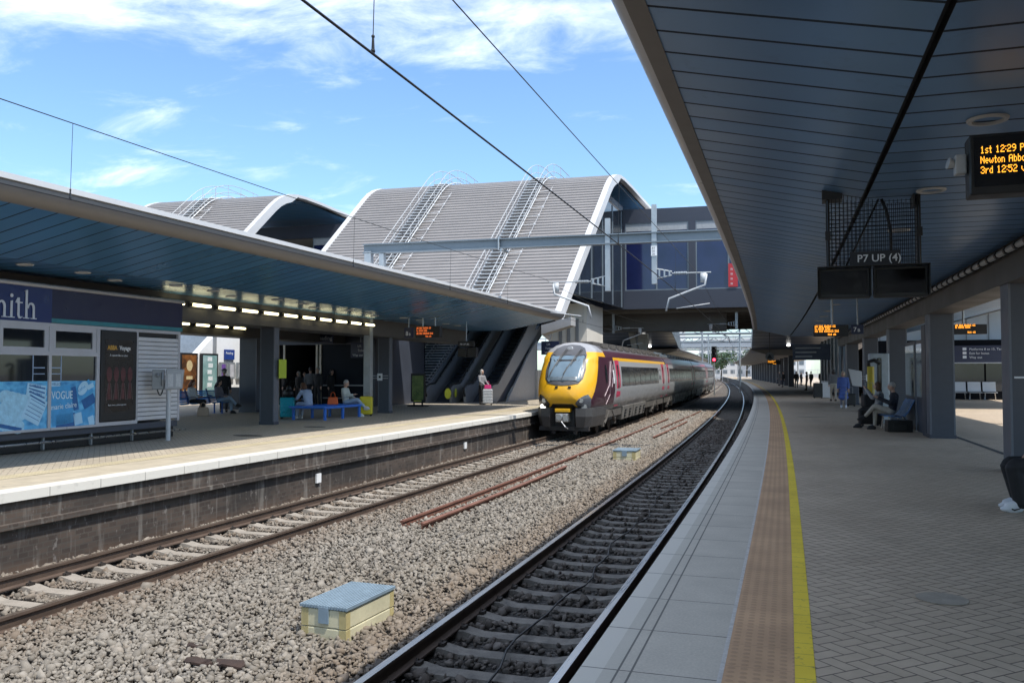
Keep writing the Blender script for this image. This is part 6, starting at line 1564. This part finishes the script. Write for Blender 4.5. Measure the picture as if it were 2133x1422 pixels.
def poster(label, y0, y1, z0, z1, mat, fr=M['black']):
    t = thing("wall_poster", label, "poster", (-30.1, (y0 + y1) / 2, z0)); m = MB(); m.box(-30.16, -30.04, y0, y1, z0, z1); m.build("frame", fr, t); m = MB(); m.box(-30.04, -30.03, y0 + .1, y1 - .1, z0 + .1, z1 - .1); m.build("sheet", mat, t); return t
def psheet(name, a, b_, sc_): t = NT(name); o = t.coord(); t.base(t.mix(t.rng(t.noise(o, sc_, 5, .65, .6), .42, .62), a, b_)); t.rough(.35); return t.m
p1 = poster("tall orange brown poster in a black frame on the white rear wall", 35.0, 36.25, .25, 2.6, psheet("poster_brown", (.06, .028, .014), (.25, .095, .025), 1.6))
m = MB(); m.poly([(-30.025, 35.62 + .22 * math.cos(a), 1.95 + .28 * math.sin(a)) for a in np.linspace(0, 2 * math.pi, 16)[:-1]], (.004, 0, 0)); m.box(-30.03, -30.022, 35.4, 35.85, 1.25, 1.42); m.box(-30.03, -30.022, 35.15, 36.1, .62, .70); m.box(-30.03, -30.022, 35.2, 36.0, .48, .54); m.build("print", pm("poster_cream_print", (.50, .40, .22), .5, 0, .3, 15), p1)
p2 = poster("tall teal poster with white lettering shapes in a black frame on the white rear wall", 36.55, 37.85, .25, 2.6, psheet("poster_teal", (.15, .27, .26), (.30, .42, .42), 1.1))
m = MB()
for k in range(5): m.box(-30.03, -30.022, 37.0 + .06 * (k % 2), 37.35 + .06 * (k % 2), 2.2 - .34 * k, 2.42 - .34 * k)
m.build("print", pm("poster_white_print", (.62, .66, .66), .5, 0, .3, 15), p2)
for k, (y0, c) in enumerate(((38.05, (.14, .07, .28)), (38.75, (.45, .45, .48)), (39.5, (.55, .55, .56)), (40.15, (.22, .48, .36)))):
    poster(("purple small notice", "grey picture small notice", "plain white small notice", "pale green small notice")[k] + " in the row on the white rear wall", y0, y0 + .52, 1.25, 2.15, pm("notice_%d" % k, c, .4, 0, .25, 3), M['galv'])
bsn = thing("name_board", "blue and white station name board on the white rear wall above the notices", "sign", (-30.1, 38.8, 2.4)); m = MB(); m.box(-30.18, -30.1, 38.5, 39.3, 2.3, 2.85); q = m.build("plate", pm("board_blue", (.02, .05, .22), .4), bsn)
text("Reading", .19, M['signwhite'], q, frame_m((-30.095, 38.56, 2.60), (0, 1, 0), UP), ext=.001)
cab = MB(); cab.box(-24.6, -22.9, 31.2, 31.8, 0, .95); tag(cab.build("equipment_cabinet", pm("cabinet_dark", (.03, .032, .038), .5, 0, .2), bevel=.02), "low dark equipment cabinet behind the rear left column", "cabinet")
# poster stand by the stairs
ps = thing("poster_stand", "black freestanding poster stand with a green poster at the foot of the stairs", "poster stand", at_px(871, 846), local=True)
m = MB(); m.box(-.37, .37, -.05, .05, .22, 1.55); m.build("frame", M['black'], ps, bevel=.02)
m = MB(); m.box(-.29, .29, -.058, -.052, .32, 1.45); pg = m.build("poster", psheet("poster_green", (.10, .16, .03), (.20, .27, .06), 2.5), ps)
m = MB()
for k, (x, z, r_) in enumerate(((-.12, .62, .10), (.14, .62, .10), (0, .72, .08))): m.tube([(x + r_ * math.cos(a), -.062, z + r_ * math.sin(a)) for a in np.linspace(0, 2 * math.pi, 14)], .008, 4, caps=False)
m.build("print", pm("poster_print_dark", (.03, .045, .015), .5), pg)
m = MB(); m.box(-.2, .2, -.06, -.05, .235, .285); m.build("strip", pm("lime_marker", (.55, .62, .06), .5), ps); m = MB(); m.box(-.42, .42, -.32, .32, 0, .05); m.box(-.25, -.18, -.04, .04, .05, .22); m.box(.18, .25, -.04, .04, .05, .22); m.build("foot", M['black'], ps, bevel=.02)

# ------------------------------------------------------------------ right platform: notice panels, far building, seats
nb = thing("notice_panel", "two tall glossy notice panels reflecting the sky behind the seated couple", "notice panel", NE(25.5, 4.5, 0))
for s0, s1 in ((24.0, 25.25), (25.5, 27.2)):
    m = MB(); m.fbox(NE, s0, s1, 4.56, 4.62, .02, 2.45); fr = m.build("frame", M['navy'], nb); m = MB(); m.fbox(NE, s0 + .1, s1 - .1, 4.545, 4.558, .95, 2.35); m.build("glass", pm("panel_mirror", (.45, .47, .48), .10, .85, .15, 1.2), fr)
m = MB(); m.fbox(NE, 23.42, 24.0, 4.5, 4.9, 0, 2.8); m.build("post", M['navy'], nb)
hp = thing("help_point", "pale grey cabinet with a rounded glass door behind the seated couple", "help point", NE(29.2, 3.95, 0)); m = MB(); m.fbox(NE, 29.0, 29.5, 3.78, 4.35, 0, 2.2); m.build("body", pm("cabinet_blue_grey", (.36, .41, .45), .4, .1), hp, bevel=.03); m = MB(); m.fbox(NE, 28.98, 28.995, 4.0, 4.12, .3, 2.05); m.build("door", M['glass_dk'], hp)
yp = thing("wrapped_post", "yellow post with a black hooked top standing behind the seated couple", "post", NE(28.2, 3.7, 0)); q = NE(28.2, 3.72, 0); m = MB(); m.tube([(q.x, q.y, 0), (q.x, q.y, .9)], .03, 8); m.build("post", M['grey'], yp); m = MB(); m.tube([(q.x, q.y, .9), (q.x, q.y, 1.78)], .10, 12); m.build("cover", pm("cover_yellow", (.50, .38, .02), .5), yp, smooth=True, auto=40); m = MB(); m.tube([(q.x - .05, q.y, 1.78), (q.x - .06, q.y, 1.92), (q.x + .1, q.y, 1.97), (q.x + .28, q.y, 1.88)], .06, 8); m.build("hook", M['black'], yp, smooth=True)
wt = MB(); q = NE(37.8, 4.2, 0); wt.poly([(q.x - .30, q.y, 1.75), (q.x + .22, q.y, 1.65), (q.x + .22, q.y, 1.0), (q.x - .15, q.y, 1.05)], (0, .2, 0)); tag(wt.build("help_box", M['ltgrey'], bevel=.02), "pale grey tapered box on the side of a right column", "box")
wt = MB(); q = NE(30.3, 3.45, 0); wt.box(q.x - .02, q.x + .14, q.y, q.y + .02, .82, 1.35); tag(wt.build("notice", M['white']), "narrow white notice above the stacked black cases", "notice") if False else None
rbld = thing("station_building", "dark station building with a navy way out sign behind the right columns", "building", (10, 58, 0))
m = MB(); m.box(3.6, 22, 57.2, 84, 0, 3.55); m.build("wall", pm("dark_facade", (.008, .009, .012), .8, 0, .15, .6, spec=.1), rbld)
m = MB()
for x in (5.6, 7.6, 9.6, 11.6, 13.6): m.box(x, x + 1.9, 57.12, 57.18, .5, 2.3)
m.build("window", M['glass_dk'], rbld)
m = MB(); m.box(7.4, 15, 56.9, 57.0, 2.2, 3.2); sp_ = m.build("sign_band", M['signblue'], rbld); m = MB(); m.box(7.4, 15, 56.88, 57.02, 2.14, 2.2); m.build("sign_edge", M['ltgrey'], rbld)
for k, s_ in enumerate(("Platforms 8 to 15, Taxis", "Exit for buses", "Way out")):
    m = MB(); m.box(8.35, 8.55, 56.89, 56.895, 2.92 - .24 * k, 3.08 - .24 * k); m.build("pictogram", M['signwhite'], sp_); text(s_, .19, M['signwhite'], sp_, frame_m((8.7, 56.89, 2.92 - .24 * k), X, UP), ext=.001)
uc = thing("clerestory_wall", "pale panelled wall high above the dark station building on the right", "wall", (12, 60, 3.6)); m = MB(); m.box(3.6, 24, 60, 60.3, 3.6, 9); m.build("wall", pm("pale_panel_wall", (.60, .63, .66), .4, 0, .05, .5), uc); m = MB()
for k in range(16): m.box(4 + 1.25 * k, 4.05 + 1.25 * k, 59.96, 60, 3.6, 9)
m.build("joint", M['grey'], uc)
for k in range(3):
    t = thing("seat", ("left", "middle", "right")[k] + " of the three grey perforated seats in front of the dark station building", "seat", (8.05 + .78 * k, 56.0, 0), local=True, group="three grey seats by the far building")
    m = MB(); m.box(-.34, .34, -.25, .25, .42, .46); m.build("pan", M['ltgrey'], t, bevel=.01); m = MB(); m.poly([(-.34, .24, .5), (.34, .24, .5), (.34, .36, 1.05), (-.34, .36, 1.05)], (0, .03, 0)); m.build("backrest", M['ltgrey'], t); m = MB(); m.tube([(-.25, .1, .44), (-.32, -.15, 0)], .03, 6); m.tube([(.25, .1, .44), (.32, .25, 0)], .03, 6); m.build("leg", M['steel'], t)
dc = MB().sweep(NE, [(5.12, .004), (5.24, .004)], lspace(8, 48, 2)); struct(dc, "drain_channel", pm("drain_dark", (.05, .05, .048), .7), org=(3, 20, 0))
sb2 = thing("station_building", "dark glazed building under the footbridge along the right platform", "building", NE(73, 8, 0))
m = MB(); m.fbox(NE, 60, 84.5, 6.2, 6.4, 0, 4.4); m.build("wall", M['navy'], sb2)
for k in range(8): m = MB(); m.fbox(NE, 60.5 + 3 * k, 60.62 + 3 * k, 6.05, 6.19, 0, 4.4); m.build("mullion", M['galv'], sb2)
ls = thing("wayfinding_sign", "navy wayfinding sign over the distant crowd on the right platform", "sign", NE(68, 5, 3)); q = NE(68, 4.0, 0); m = MB(); m.box(q.x - 1.1, q.x + 1.6, q.y, q.y + .1, 2.55, 3.75); m.build("plate", M['signblue'], ls); m = MB()
for k in range(3): m.box(q.x - .9, q.x + .9 - .3 * k, q.y - .012, q.y - .004, 3.4 - .32 * k, 3.5 - .32 * k)
m.build("text_line", M['ltgrey'], ls)

for k, s_ in enumerate((16.4, 25.3)):
    m = MB(); m.fbox(FP, s_ - .09, s_ + .09, .03, .07, -.82, -.62); tag(m.build("wall_marker", M['white']), ("white rectangular marker on the far brick platform wall, nearer one", "white rectangular marker on the far brick platform wall, close to the train")[k], "marker")

def cover(label, x, y, rx, ry, mat):
    p = at_px(x, y); m = MB(); m.poly([(p.x + rx * math.cos(a), p.y + ry * math.sin(a), .003) for a in np.linspace(0, 2 * math.pi, 22)[:-1]], (0, 0, .004)); tag(m.build("drain_cover", mat), label, "drain cover")
cover("faint round cover in the right platform's block paving near the camera", 1962, 1247, .17, .17, pm("cover_grey", (.33, .29, .235), .7, 0, .25, 8))
cover("dark drain cover on the left platform in front of the blue slatted bench", 516, 907, .42, .2, pm("cover_dark", (.06, .055, .05), .8, 0, .3, 8))
cover("dark drain cover on the left platform right of the front column", 655, 889, .36, .16, pm("cover_dark", (.06, .055, .05), .8, 0, .3, 8))
cover("dark oval mark on the right platform beside the curved bench", 1690, 868, .5, .22, pm("cover_grey", (.26, .24, .21), .7, 0, .25, 8))
for k, (x, y, w_) in enumerate(((415, 1380, .16), (480, 1384, .18), (405, 1347, .10))):
    p = at_px(x, y, BAL + .06); m = MB(); r = np.random.default_rng(k)
    m.poly([(p.x + w_ * math.cos(a) * r.uniform(.6, 1.1), p.y + .6 * w_ * math.sin(a) * r.uniform(.6, 1.1), p.z + .015 * math.sin(3 * a)) for a in np.linspace(0, 2 * math.pi, 12)[:-1]], (0, 0, .02)); tag(m.build("scrap_piece", pm("debris_brown", (.04, .025, .02), .9, 0, .4, 12)), ("dark brown scrap on the ballast, middle of three near the bottom", "dark brown scrap on the ballast, widest of three near the bottom", "smallest dark brown scrap on the ballast near the bottom")[k], "scrap")

# ------------------------------------------------------------------ people
SKIN = pm("skin", (.50, .31, .23), .55, 0, .06, 8); SKIN2 = pm("skin_tan", (.36, .21, .14), .55, 0, .06, 8)
def capsule(m, a, b, r0, r1, n=10):
    a, b = Vector(a), Vector(b); d = b - a; k = 4
    P = [a - d.normalized() * r0 * .55] + [a.lerp(b, i / k) for i in range(k + 1)] + [b + d.normalized() * r1 * .55]
    rr = [r0 * .6] + [r0 + (r1 - r0) * i / k for i in range(k + 1)] + [r1 * .6]
    m.tube(P, rr, n)
def remesh(m, name, mat, parent, vox, smooth_it=3):
    "fuse overlapping limbs into one continuous skin"
    me = bpy.data.meshes.new(name); me.from_pydata(m.v, [], m.f); me.update()
    o = bpy.data.objects.new("tmp", me); COL.objects.link(o)
    r = o.modifiers.new("r", 'REMESH'); r.mode = 'VOXEL'; r.voxel_size = vox; r.use_smooth_shade = True
    s_ = o.modifiers.new("s", 'SMOOTH'); s_.factor = .5; s_.iterations = smooth_it
    me2 = bpy.data.meshes.new_from_object(o.evaluated_get(bpy.context.evaluated_depsgraph_get())); bpy.data.objects.remove(o); bpy.data.meshes.remove(me)
    me2.name = name; me2.materials.clear(); me2.materials.append(mat); me2.polygons.foreach_set("use_smooth", [True] * len(me2.polygons))
    ob = bpy.data.objects.new(name, me2); COL.objects.link(ob); ORG[ob.name] = Vector((0, 0, 0))
    if parent is not None: ob.parent = parent
    return ob
STAND = dict(pel=(0, 0, .96), chest=(0, .01, 1.28), neck=(0, .0, 1.49), head=(0, .03, 1.63), sh=(.18, 0, 1.42), el=(.23, -.02, 1.14), wr=(.24, .06, .90), hip=(.09, 0, .93), kn=(.10, .03, .50), an=(.10, -.02, .09))
SIT = dict(pel=(0, 0, .53), chest=(0, -.06, .86), neck=(0, -.05, 1.07), head=(0, .0, 1.21), sh=(.18, -.05, 1.00), el=(.23, .03, .74), wr=(.12, .26, .68), hip=(.09, .0, .52), kn=(.11, .43, .52), an=(.11, .45, .09))
def pose(base, **over):
    J = {}
    for k, v in base.items():
        if k in ('pel', 'chest', 'neck', 'head'): J[k] = Vector(v)
        else:
            J[k + 'L'] = Vector((-v[0], v[1], v[2])); J[k + 'R'] = Vector(v)
    for k, v in over.items(): J[k] = Vector(v)
    return J
def toe(J, s):
    a, k = J['an' + s], J['kn' + s]; d = a - k; f = Vector((0, 1, 0)) if ('t' + s) not in J else J['t' + s]
    return a + f.normalized() * .155 + Vector((0, 0, -.035))
def person(label, loc, rz, J, top, legs, shoe, hair, hairlen=0, coat=False, skin=SKIN, scale=1.0, hat=None, vox=.017, group=None, bare=False, fem=False, cuff=.94, wide=0.):
    m = MB(); tw = .93 if fem else 1.0
    # body: one continuous skin
    def torso(m, e):
        for k in range(5):
            a = J['pel'].lerp(J['chest'], k / 4); m.sph(a, (.145 * tw + e + .012 * k, .098 + e, .10), 12, 8)
        m.sph(J['chest'].lerp(J['neck'], .35), (.175 * tw + e, .105 + e, .12), 12, 8); m.sph(J['chest'].lerp(J['neck'], .62), (.15 * tw + e, .08 + e, .07), 12, 8)
    def arms(m, e, cut=1.0):
        for s in 'LR':
            capsule(m, J['sh' + s], J['el' + s], .05 + e, .04 + e); w = J['el' + s].lerp(J['wr' + s], cut); capsule(m, J['el' + s], w, .04 + e, .03 + e)
    def legsf(m, e, cut=1.0):
        m.sph(J['pel'], (.15 + e, .105 + e, .10), 12, 8)
        for s in 'LR':
            capsule(m, J['hip' + s], J['kn' + s], .082 + e, .056 + e); capsule(m, J['kn' + s], J['kn' + s].lerp(J['an' + s], cut), .054 + e, .038 + e * .8)
    torso(m, 0); arms(m, 0); legsf(m, 0); capsule(m, J['neck'] - Vector((0, 0, .05)), J['head'] - Vector((0, 0, .06)), .052, .048)
    fwd = J.get('look', Vector((0, 1, 0))).normalized(); rt = fwd.cross(Vector((0, 0, 1))).normalized(); upv = rt.cross(fwd)
    rot = Matrix((rt, fwd, upv)).transposed(); H = J['head']
    m.sph(H, (.076, .095, .115), 14, 10, rot=rot); m.sph(H + rot @ Vector((0, .035, -.06)), (.052, .058, .055), 10, 8, rot=rot)
    m.sph(H + rot @ Vector((0, .10, -.02)), (.014, .02, .022), 8, 6); m.sph(H + rot @ Vector((0, .088, -.065)), (.026, .012, .010), 8, 6)
    for sx in (-1, 1): m.sph(H + rot @ Vector((sx * .078, 0, -.01)), (.014, .022, .032), 8, 6)
    for s in 'LR':
        w = J['wr' + s]; d = (w - J['el' + s]).normalized(); sd = d.cross(Vector((0, 0, 1))); sd = sd.normalized() if sd.length > .1 else Vector((1, 0, 0))
        capsule(m, w, w + d * .075, .03, .034, 8)
        for k, ln in enumerate((.055, .068, .072, .060)):
            b_ = w + d * .085 + sd * (.017 * (k - 1.5)); m.tube([b_, b_ + d * ln * .55, b_ + d * ln - Vector((0, 0, .018))], [.0105, .010, .008], 6)
        m.tube([w + d * .02 + sd * .03, w + d * .06 + sd * .055, w + d * .09 + sd * .05], [.013, .011, .009], 6)
        a = J['an' + s]; m.tube([a, toe(J, s)], [.04, .03], 8)
    body = remesh(m, "person", skin, None, vox * .8, 2); tag(body, label, "person", group)
    m = MB(); torso(m, .020); arms(m, .018, .92 if not bare else .0)
    if coat:
        for k in range(4): a = J['pel'] + Vector((0, 0, .05 - .17 * k)); m.sph(a, (.185 + .018 * k, .145 + .012 * k, .14), 14, 8)
    tp = remesh(m, "coat" if coat else "top", top, body, vox, 3)
    m = MB(); legsf(m, .016 + wide, cuff); remesh(m, "trousers", legs, body, vox, 3)
    for s in 'LR':
        m = MB(); a = J['an' + s]; t_ = toe(J, s); dn = Vector((0, 0, 1))
        m.tube([a + Vector((0, 0, -.005)), a.lerp(t_, .5) + Vector((0, 0, .004)), t_], [.056, .052, .042], 10); m.sph(a.lerp(t_, .12) - Vector((0, 0, .035)), (.050, .060, .062), 10, 6); m.sph(a.lerp(t_, .55) - Vector((0, 0, .04)), (.050, .095, .056), 10, 6); m.sph(a.lerp(t_, .98) - Vector((0, 0, .028)), (.047, .066, .036), 10, 6)
        remesh(m, "shoe", shoe, body, .013, 2)
    m = MB(); m.sph(H + rot @ Vector((0, -.018, .028)), (.084, .098, .102), 14, 10, rot=rot)
    if hairlen:
        m.sph(H + rot @ Vector((0, -.05, -.05)), (.085, .065, .12), 12, 8, rot=rot); 
        for sx in (-1, 1): m.sph(H + rot @ Vector((sx * .066, -.015, -.05)), (.03, .05, .11), 10, 8, rot=rot)
        if hairlen > 1: m.sph(H + rot @ Vector((0, -.085, -.16)), (.085, .05, .15), 12, 8, rot=rot)
    hr = remesh(m, "hair", hair, body, .012, 2)
    if hat is not None:
        m = MB(); m.sph(H + rot @ Vector((0, -.01, .055)), (.095, .11, .085), 14, 8, rot=rot); m.tube([H + rot @ Vector((0, -.01, .06)), H + rot @ Vector((0, -.01, .075))], .14, 16); q = remesh(m, "hat", hat, body, .014, 1)
    m = MB()
    for sx in (-1, 1): m.sph(H + rot @ Vector((sx * .031, .088, .012)), .011, 8, 6)
    o = m.build("eyes", M['black'], None, org=(0, 0, 0)) if False else None
    me = bpy.data.meshes.new("eyes"); me.from_pydata(m.v, [], m.f); me.materials.append(M['black']); eo = bpy.data.objects.new("eyes", me); COL.objects.link(eo); eo.parent = body
    body.location = loc; body.rotation_euler = (0, 0, rz); body.scale = (scale,) * 3
    return body
def cl(name, c, r=.8, var=.15): return pm("cloth_" + name, c, r, 0, var, 12)
BLK = cl("black", (.018, .018, .02)); DNV = cl("dark_navy", (.022, .026, .04)); WHT = cl("white", (.68, .67, .65)); DEN = cl("denim_pale", (.30, .40, .52)); GRT = cl("mauve_grey", (.20, .18, .205)); GRYB = cl("hoodie_blue_grey", (.36, .43, .56)); BEI = cl("beige", (.42, .38, .32)); COATB = cl("coat_blue", (.075, .13, .38)); STR = cl("pale_sage", (.46, .50, .47)); GREY = cl("grey", (.14, .14, .145)); SHW = cl("shoe_white", (.72, .74, .78), .45, .05)
HB = cl("hair_brown", (.10, .045, .022), .6); HD = cl("hair_dark", (.022, .017, .015), .5); HG = cl("hair_grey", (.36, .35, .33), .7); HR = cl("hair_auburn", (.13, .045, .02), .55)
def face_dir(v): return math.atan2(-v[0], v[1])      # heading so that local +y points along v
V = Vector
crossed = dict(knR=(.02, .44, .62), anR=(-.12, .66, .34), tR=(0, 1, .1))
# left platform, blue slatted bench
person("auburn haired woman in a white top on the blue slatted bench", (-22.05, 26.35, 0), face_dir((.95, .25)), pose(SIT, look=(.1, 1, -.35), anL=(-.11, .30, .09), anR=(.11, .32, .09), tL=(0, 1, 0)), WHT, BLK, BLK, HR, 2, fem=True, vox=.015)
person("dark haired woman in grey top and pale jeans on the blue slatted bench", (-21.95, 27.75, 0), face_dir((.97, .2)), pose(SIT, look=(0, 1, -.4), **crossed), GRT, DEN, BLK, HD, 2, fem=True, vox=.015)
person("person in a black coat and grey cap standing with back turned by the rear column", at_px(466, 858), face_dir((-.6, .8)), pose(STAND), BLK, BLK, BLK, HG, 0, hat=GREY, scale=1.0)
person("person in a pale blue grey hoodie seen from behind on the flat bench", (-16.35, 25.35, 0), face_dir((-.95, .25)), pose(SIT, chest=(0, .06, .84), neck=(0, .18, 1.02), head=(0, .28, 1.13), shL=(-.18, .14, .96), shR=(.18, .14, .96), elL=(-.24, .30, .72), elR=(.24, .30, .72), wrL=(-.10, .48, .66), wrR=(.10, .48, .66), look=(0, 1, -.7)), GRYB, GRYB, WHT, HB, 1, vox=.015)
person("short haired woman in a pale top at the right end of the flat bench", (-16.0, 27.25, 0), face_dir((.94, .1)), pose(SIT, look=(.0, 1, -.3), wrR=(.10, .32, .80), **crossed), STR, DEN, WHT, HG, 0, fem=True, vox=.015)
# standing group by the waiting room door
for k, (px_, py_, lab, hd, hl, top, hgt, rz_) in enumerate([(592, 846, "man in black standing left of the waiting room doorway, nearest the front column", HD, 0, BLK, 1.02, 2.2), (622, 845, "pale haired woman in black standing in the waiting room doorway", HG, 2, BLK, .95, 2.8), (634, 843, "small dark haired person in the middle of the group at the doorway", HD, 0, DNV, .94, 3.6), (646, 846, "tall dark haired man in a checked dark shirt with back turned at the doorway", HD, 0, GREY, 1.06, .3), (662, 847, "grey haired man in black with bare forearms, right of the checked shirt", HG, 0, BLK, 1.06, 3.0), (690, 845, "person in black walking, at the right of the group by the glass", HD, 1, BLK, 1.0, 4.4)]):
    person(lab, at_px(px_, py_), rz_, pose(STAND, knL=(-.10, .10 if k == 5 else .03, .50), anL=(-.10, .16 if k == 5 else -.02, .09)), top, BLK, BLK, hd, hl, scale=hgt, group="people standing by the waiting room", vox=.02)
person("grey haired person in a grey cardigan pushing a silver suitcase near the escalators", at_px(1003, 842), face_dir((.85, -.3)), pose(STAND, wrR=(.15, .34, .98), wrL=(-.15, .34, .98), elR=(.23, .08, 1.16), elL=(-.23, .08, 1.16)), cl("cardigan", (.22, .22, .235)), BLK, BLK, HG, 1, fem=True)
# right platform
person("pale haired person in a long blue coat walking along the right platform", at_px(1757, 849), face_dir((-.05, -1)), pose(STAND, knL=(-.10, .10, .52), anL=(-.11, .14, .10), anR=(.10, -.08, .09)), COATB, cl("check_grey", (.22, .22, .26)), SHW, cl("hair_blonde", (.40, .33, .22), .6), 1, coat=True, scale=.95, fem=True, vox=.016)
person("grey haired man in dark jumper and beige trousers on the curved blue bench", NE(25.75, 4.0, 0), face_dir((-.98, .1)), pose(SIT, look=(0, 1, -.1), knL=(-.02, .44, .66), anL=(.05, .70, .36), tL=(0, 1, -.15), wrR=(.14, .36, .90), wrL=(-.14, .36, .90)), cl("jumper_dark", (.02, .021, .03)), BEI, BLK, HG, 0, vox=.015)
person("brown haired person in grey patterned top beside the man on the curved bench", NE(26.55, 3.72, 0), face_dir((-.98, .1)), pose(SIT, look=(.2, 1, 0), wrR=(.08, .30, 1.12), wrL=(-.06, .30, 1.12), elR=(.22, .12, .86), elL=(-.22, .12, .86)), cl("grey_print", (.30, .30, .31), .8, .5), BLK, BLK, HB, 1, fem=True, vox=.015)
NIK = NE(11.15, 4.15, 0)
np_ = person("person in black trousers and white trainers sitting at the right edge", (2.70, 11.35, 0), face_dir((-1, -.12)), pose(SIT, anL=(-.12, .52, .10), anR=(.14, .46, .10), knL=(-.12, .58, .52), knR=(.14, .55, .52), wrR=(.10, .30, .66), wrL=(-.10, .28, .66)), cl("top_red", (.45, .02, .03)), BLK, SHW, HD, 0, vox=.012, cuff=1.04, wide=.026)
for s, yy in ((-1, .52), (1, .46)):
    m = MB(); x = s * .13 + .052
    prof = [(.00, .052), (.03, .040), (.07, .050), (.14, .085), (.08, .042), (.03, .022), (.0, .034)]
    for off in (.066, -.066):
        m.poly([(s * .13 + off * .96, yy + .115 - a, b_ + .004) for a, b_ in prof], (.004 if off > 0 else -.004, 0, 0))
    me = bpy.data.meshes.new("shoe_mark"); me.from_pydata(m.v, [], m.f); me.materials.append(M['black']); o = bpy.data.objects.new("shoe_mark", me); COL.objects.link(o); o.parent = np_
st_ = thing("bench", "bench at the right edge under the person in white trainers, mostly out of view", "bench", (2.95, 11.35, 0), -math.pi / 2 + .1, local=True)
m = MB(); m.box(-.9, .9, -.22, .24, .40, .44); m.build("seat", bpy.data.materials["bench_steel_blue"], st_); m = MB()
for x in (-.7, .7): m.tube([(x, -.15, 0), (x, -.15, .4)], .03, 6); m.tube([(x, .1, 0), (x, .1, .4)], .03, 6)
m.build("leg", M['steel'], st_)
# distant crowd on the right platform
CROWD = [(1612, 795, GREY, HD), (1624, 803, GREY, HG), (1632, 806, BLK, HD), (1637, 793, WHT, HD), (1650, 797, BLK, HB), (1659, 807, BLK, HD), (1669, 802, GREY, HG), (1681, 812, BLK, HD), (1690, 806, BLK, HD), (1711, 808, BLK, HB), (1729, 812, cl("plum", (.10, .045, .06)), HD), (1737, 835, GREY, HD), (1742, 816, DNV, HD), (1603, 790, DNV, HD), (1583, 789, GREY, HD), (1575, 788, WHT, HD)]
WHERE = ["farthest dark clothed person", "grey clothed person carrying a bag", "person in black beside the tactile strip", "person in a white top", "person in black leaning forward", "lone person in black in mid platform", "grey haired person standing in grey", "person in black left of the tall black suitcase", "person in black behind the suitcase", "brown haired person in black behind the grey bin", "person in a plum top behind the bin", "person in grey with bare legs next to the blue coat", "person in dark navy behind the blue coat", "person in navy near the bright opening", "grey clothed person in the bright opening", "white clothed person in the bright opening"]
for k, (a, b_, top, hd) in enumerate(CROWD):
    person(WHERE[k] + ", in the distant crowd", at_px(a, b_), random.uniform(0, 6.28), pose(STAND, knL=(-.10, .03 + .08 * (k % 3), .50), anL=(-.10, -.02 + .1 * (k % 3), .09)), top, (BLK, GREY, DNV, BEI)[k % 4], BLK, hd, k % 2, scale=random.uniform(.94, 1.05), group="distant crowd on the right platform", vox=.028)
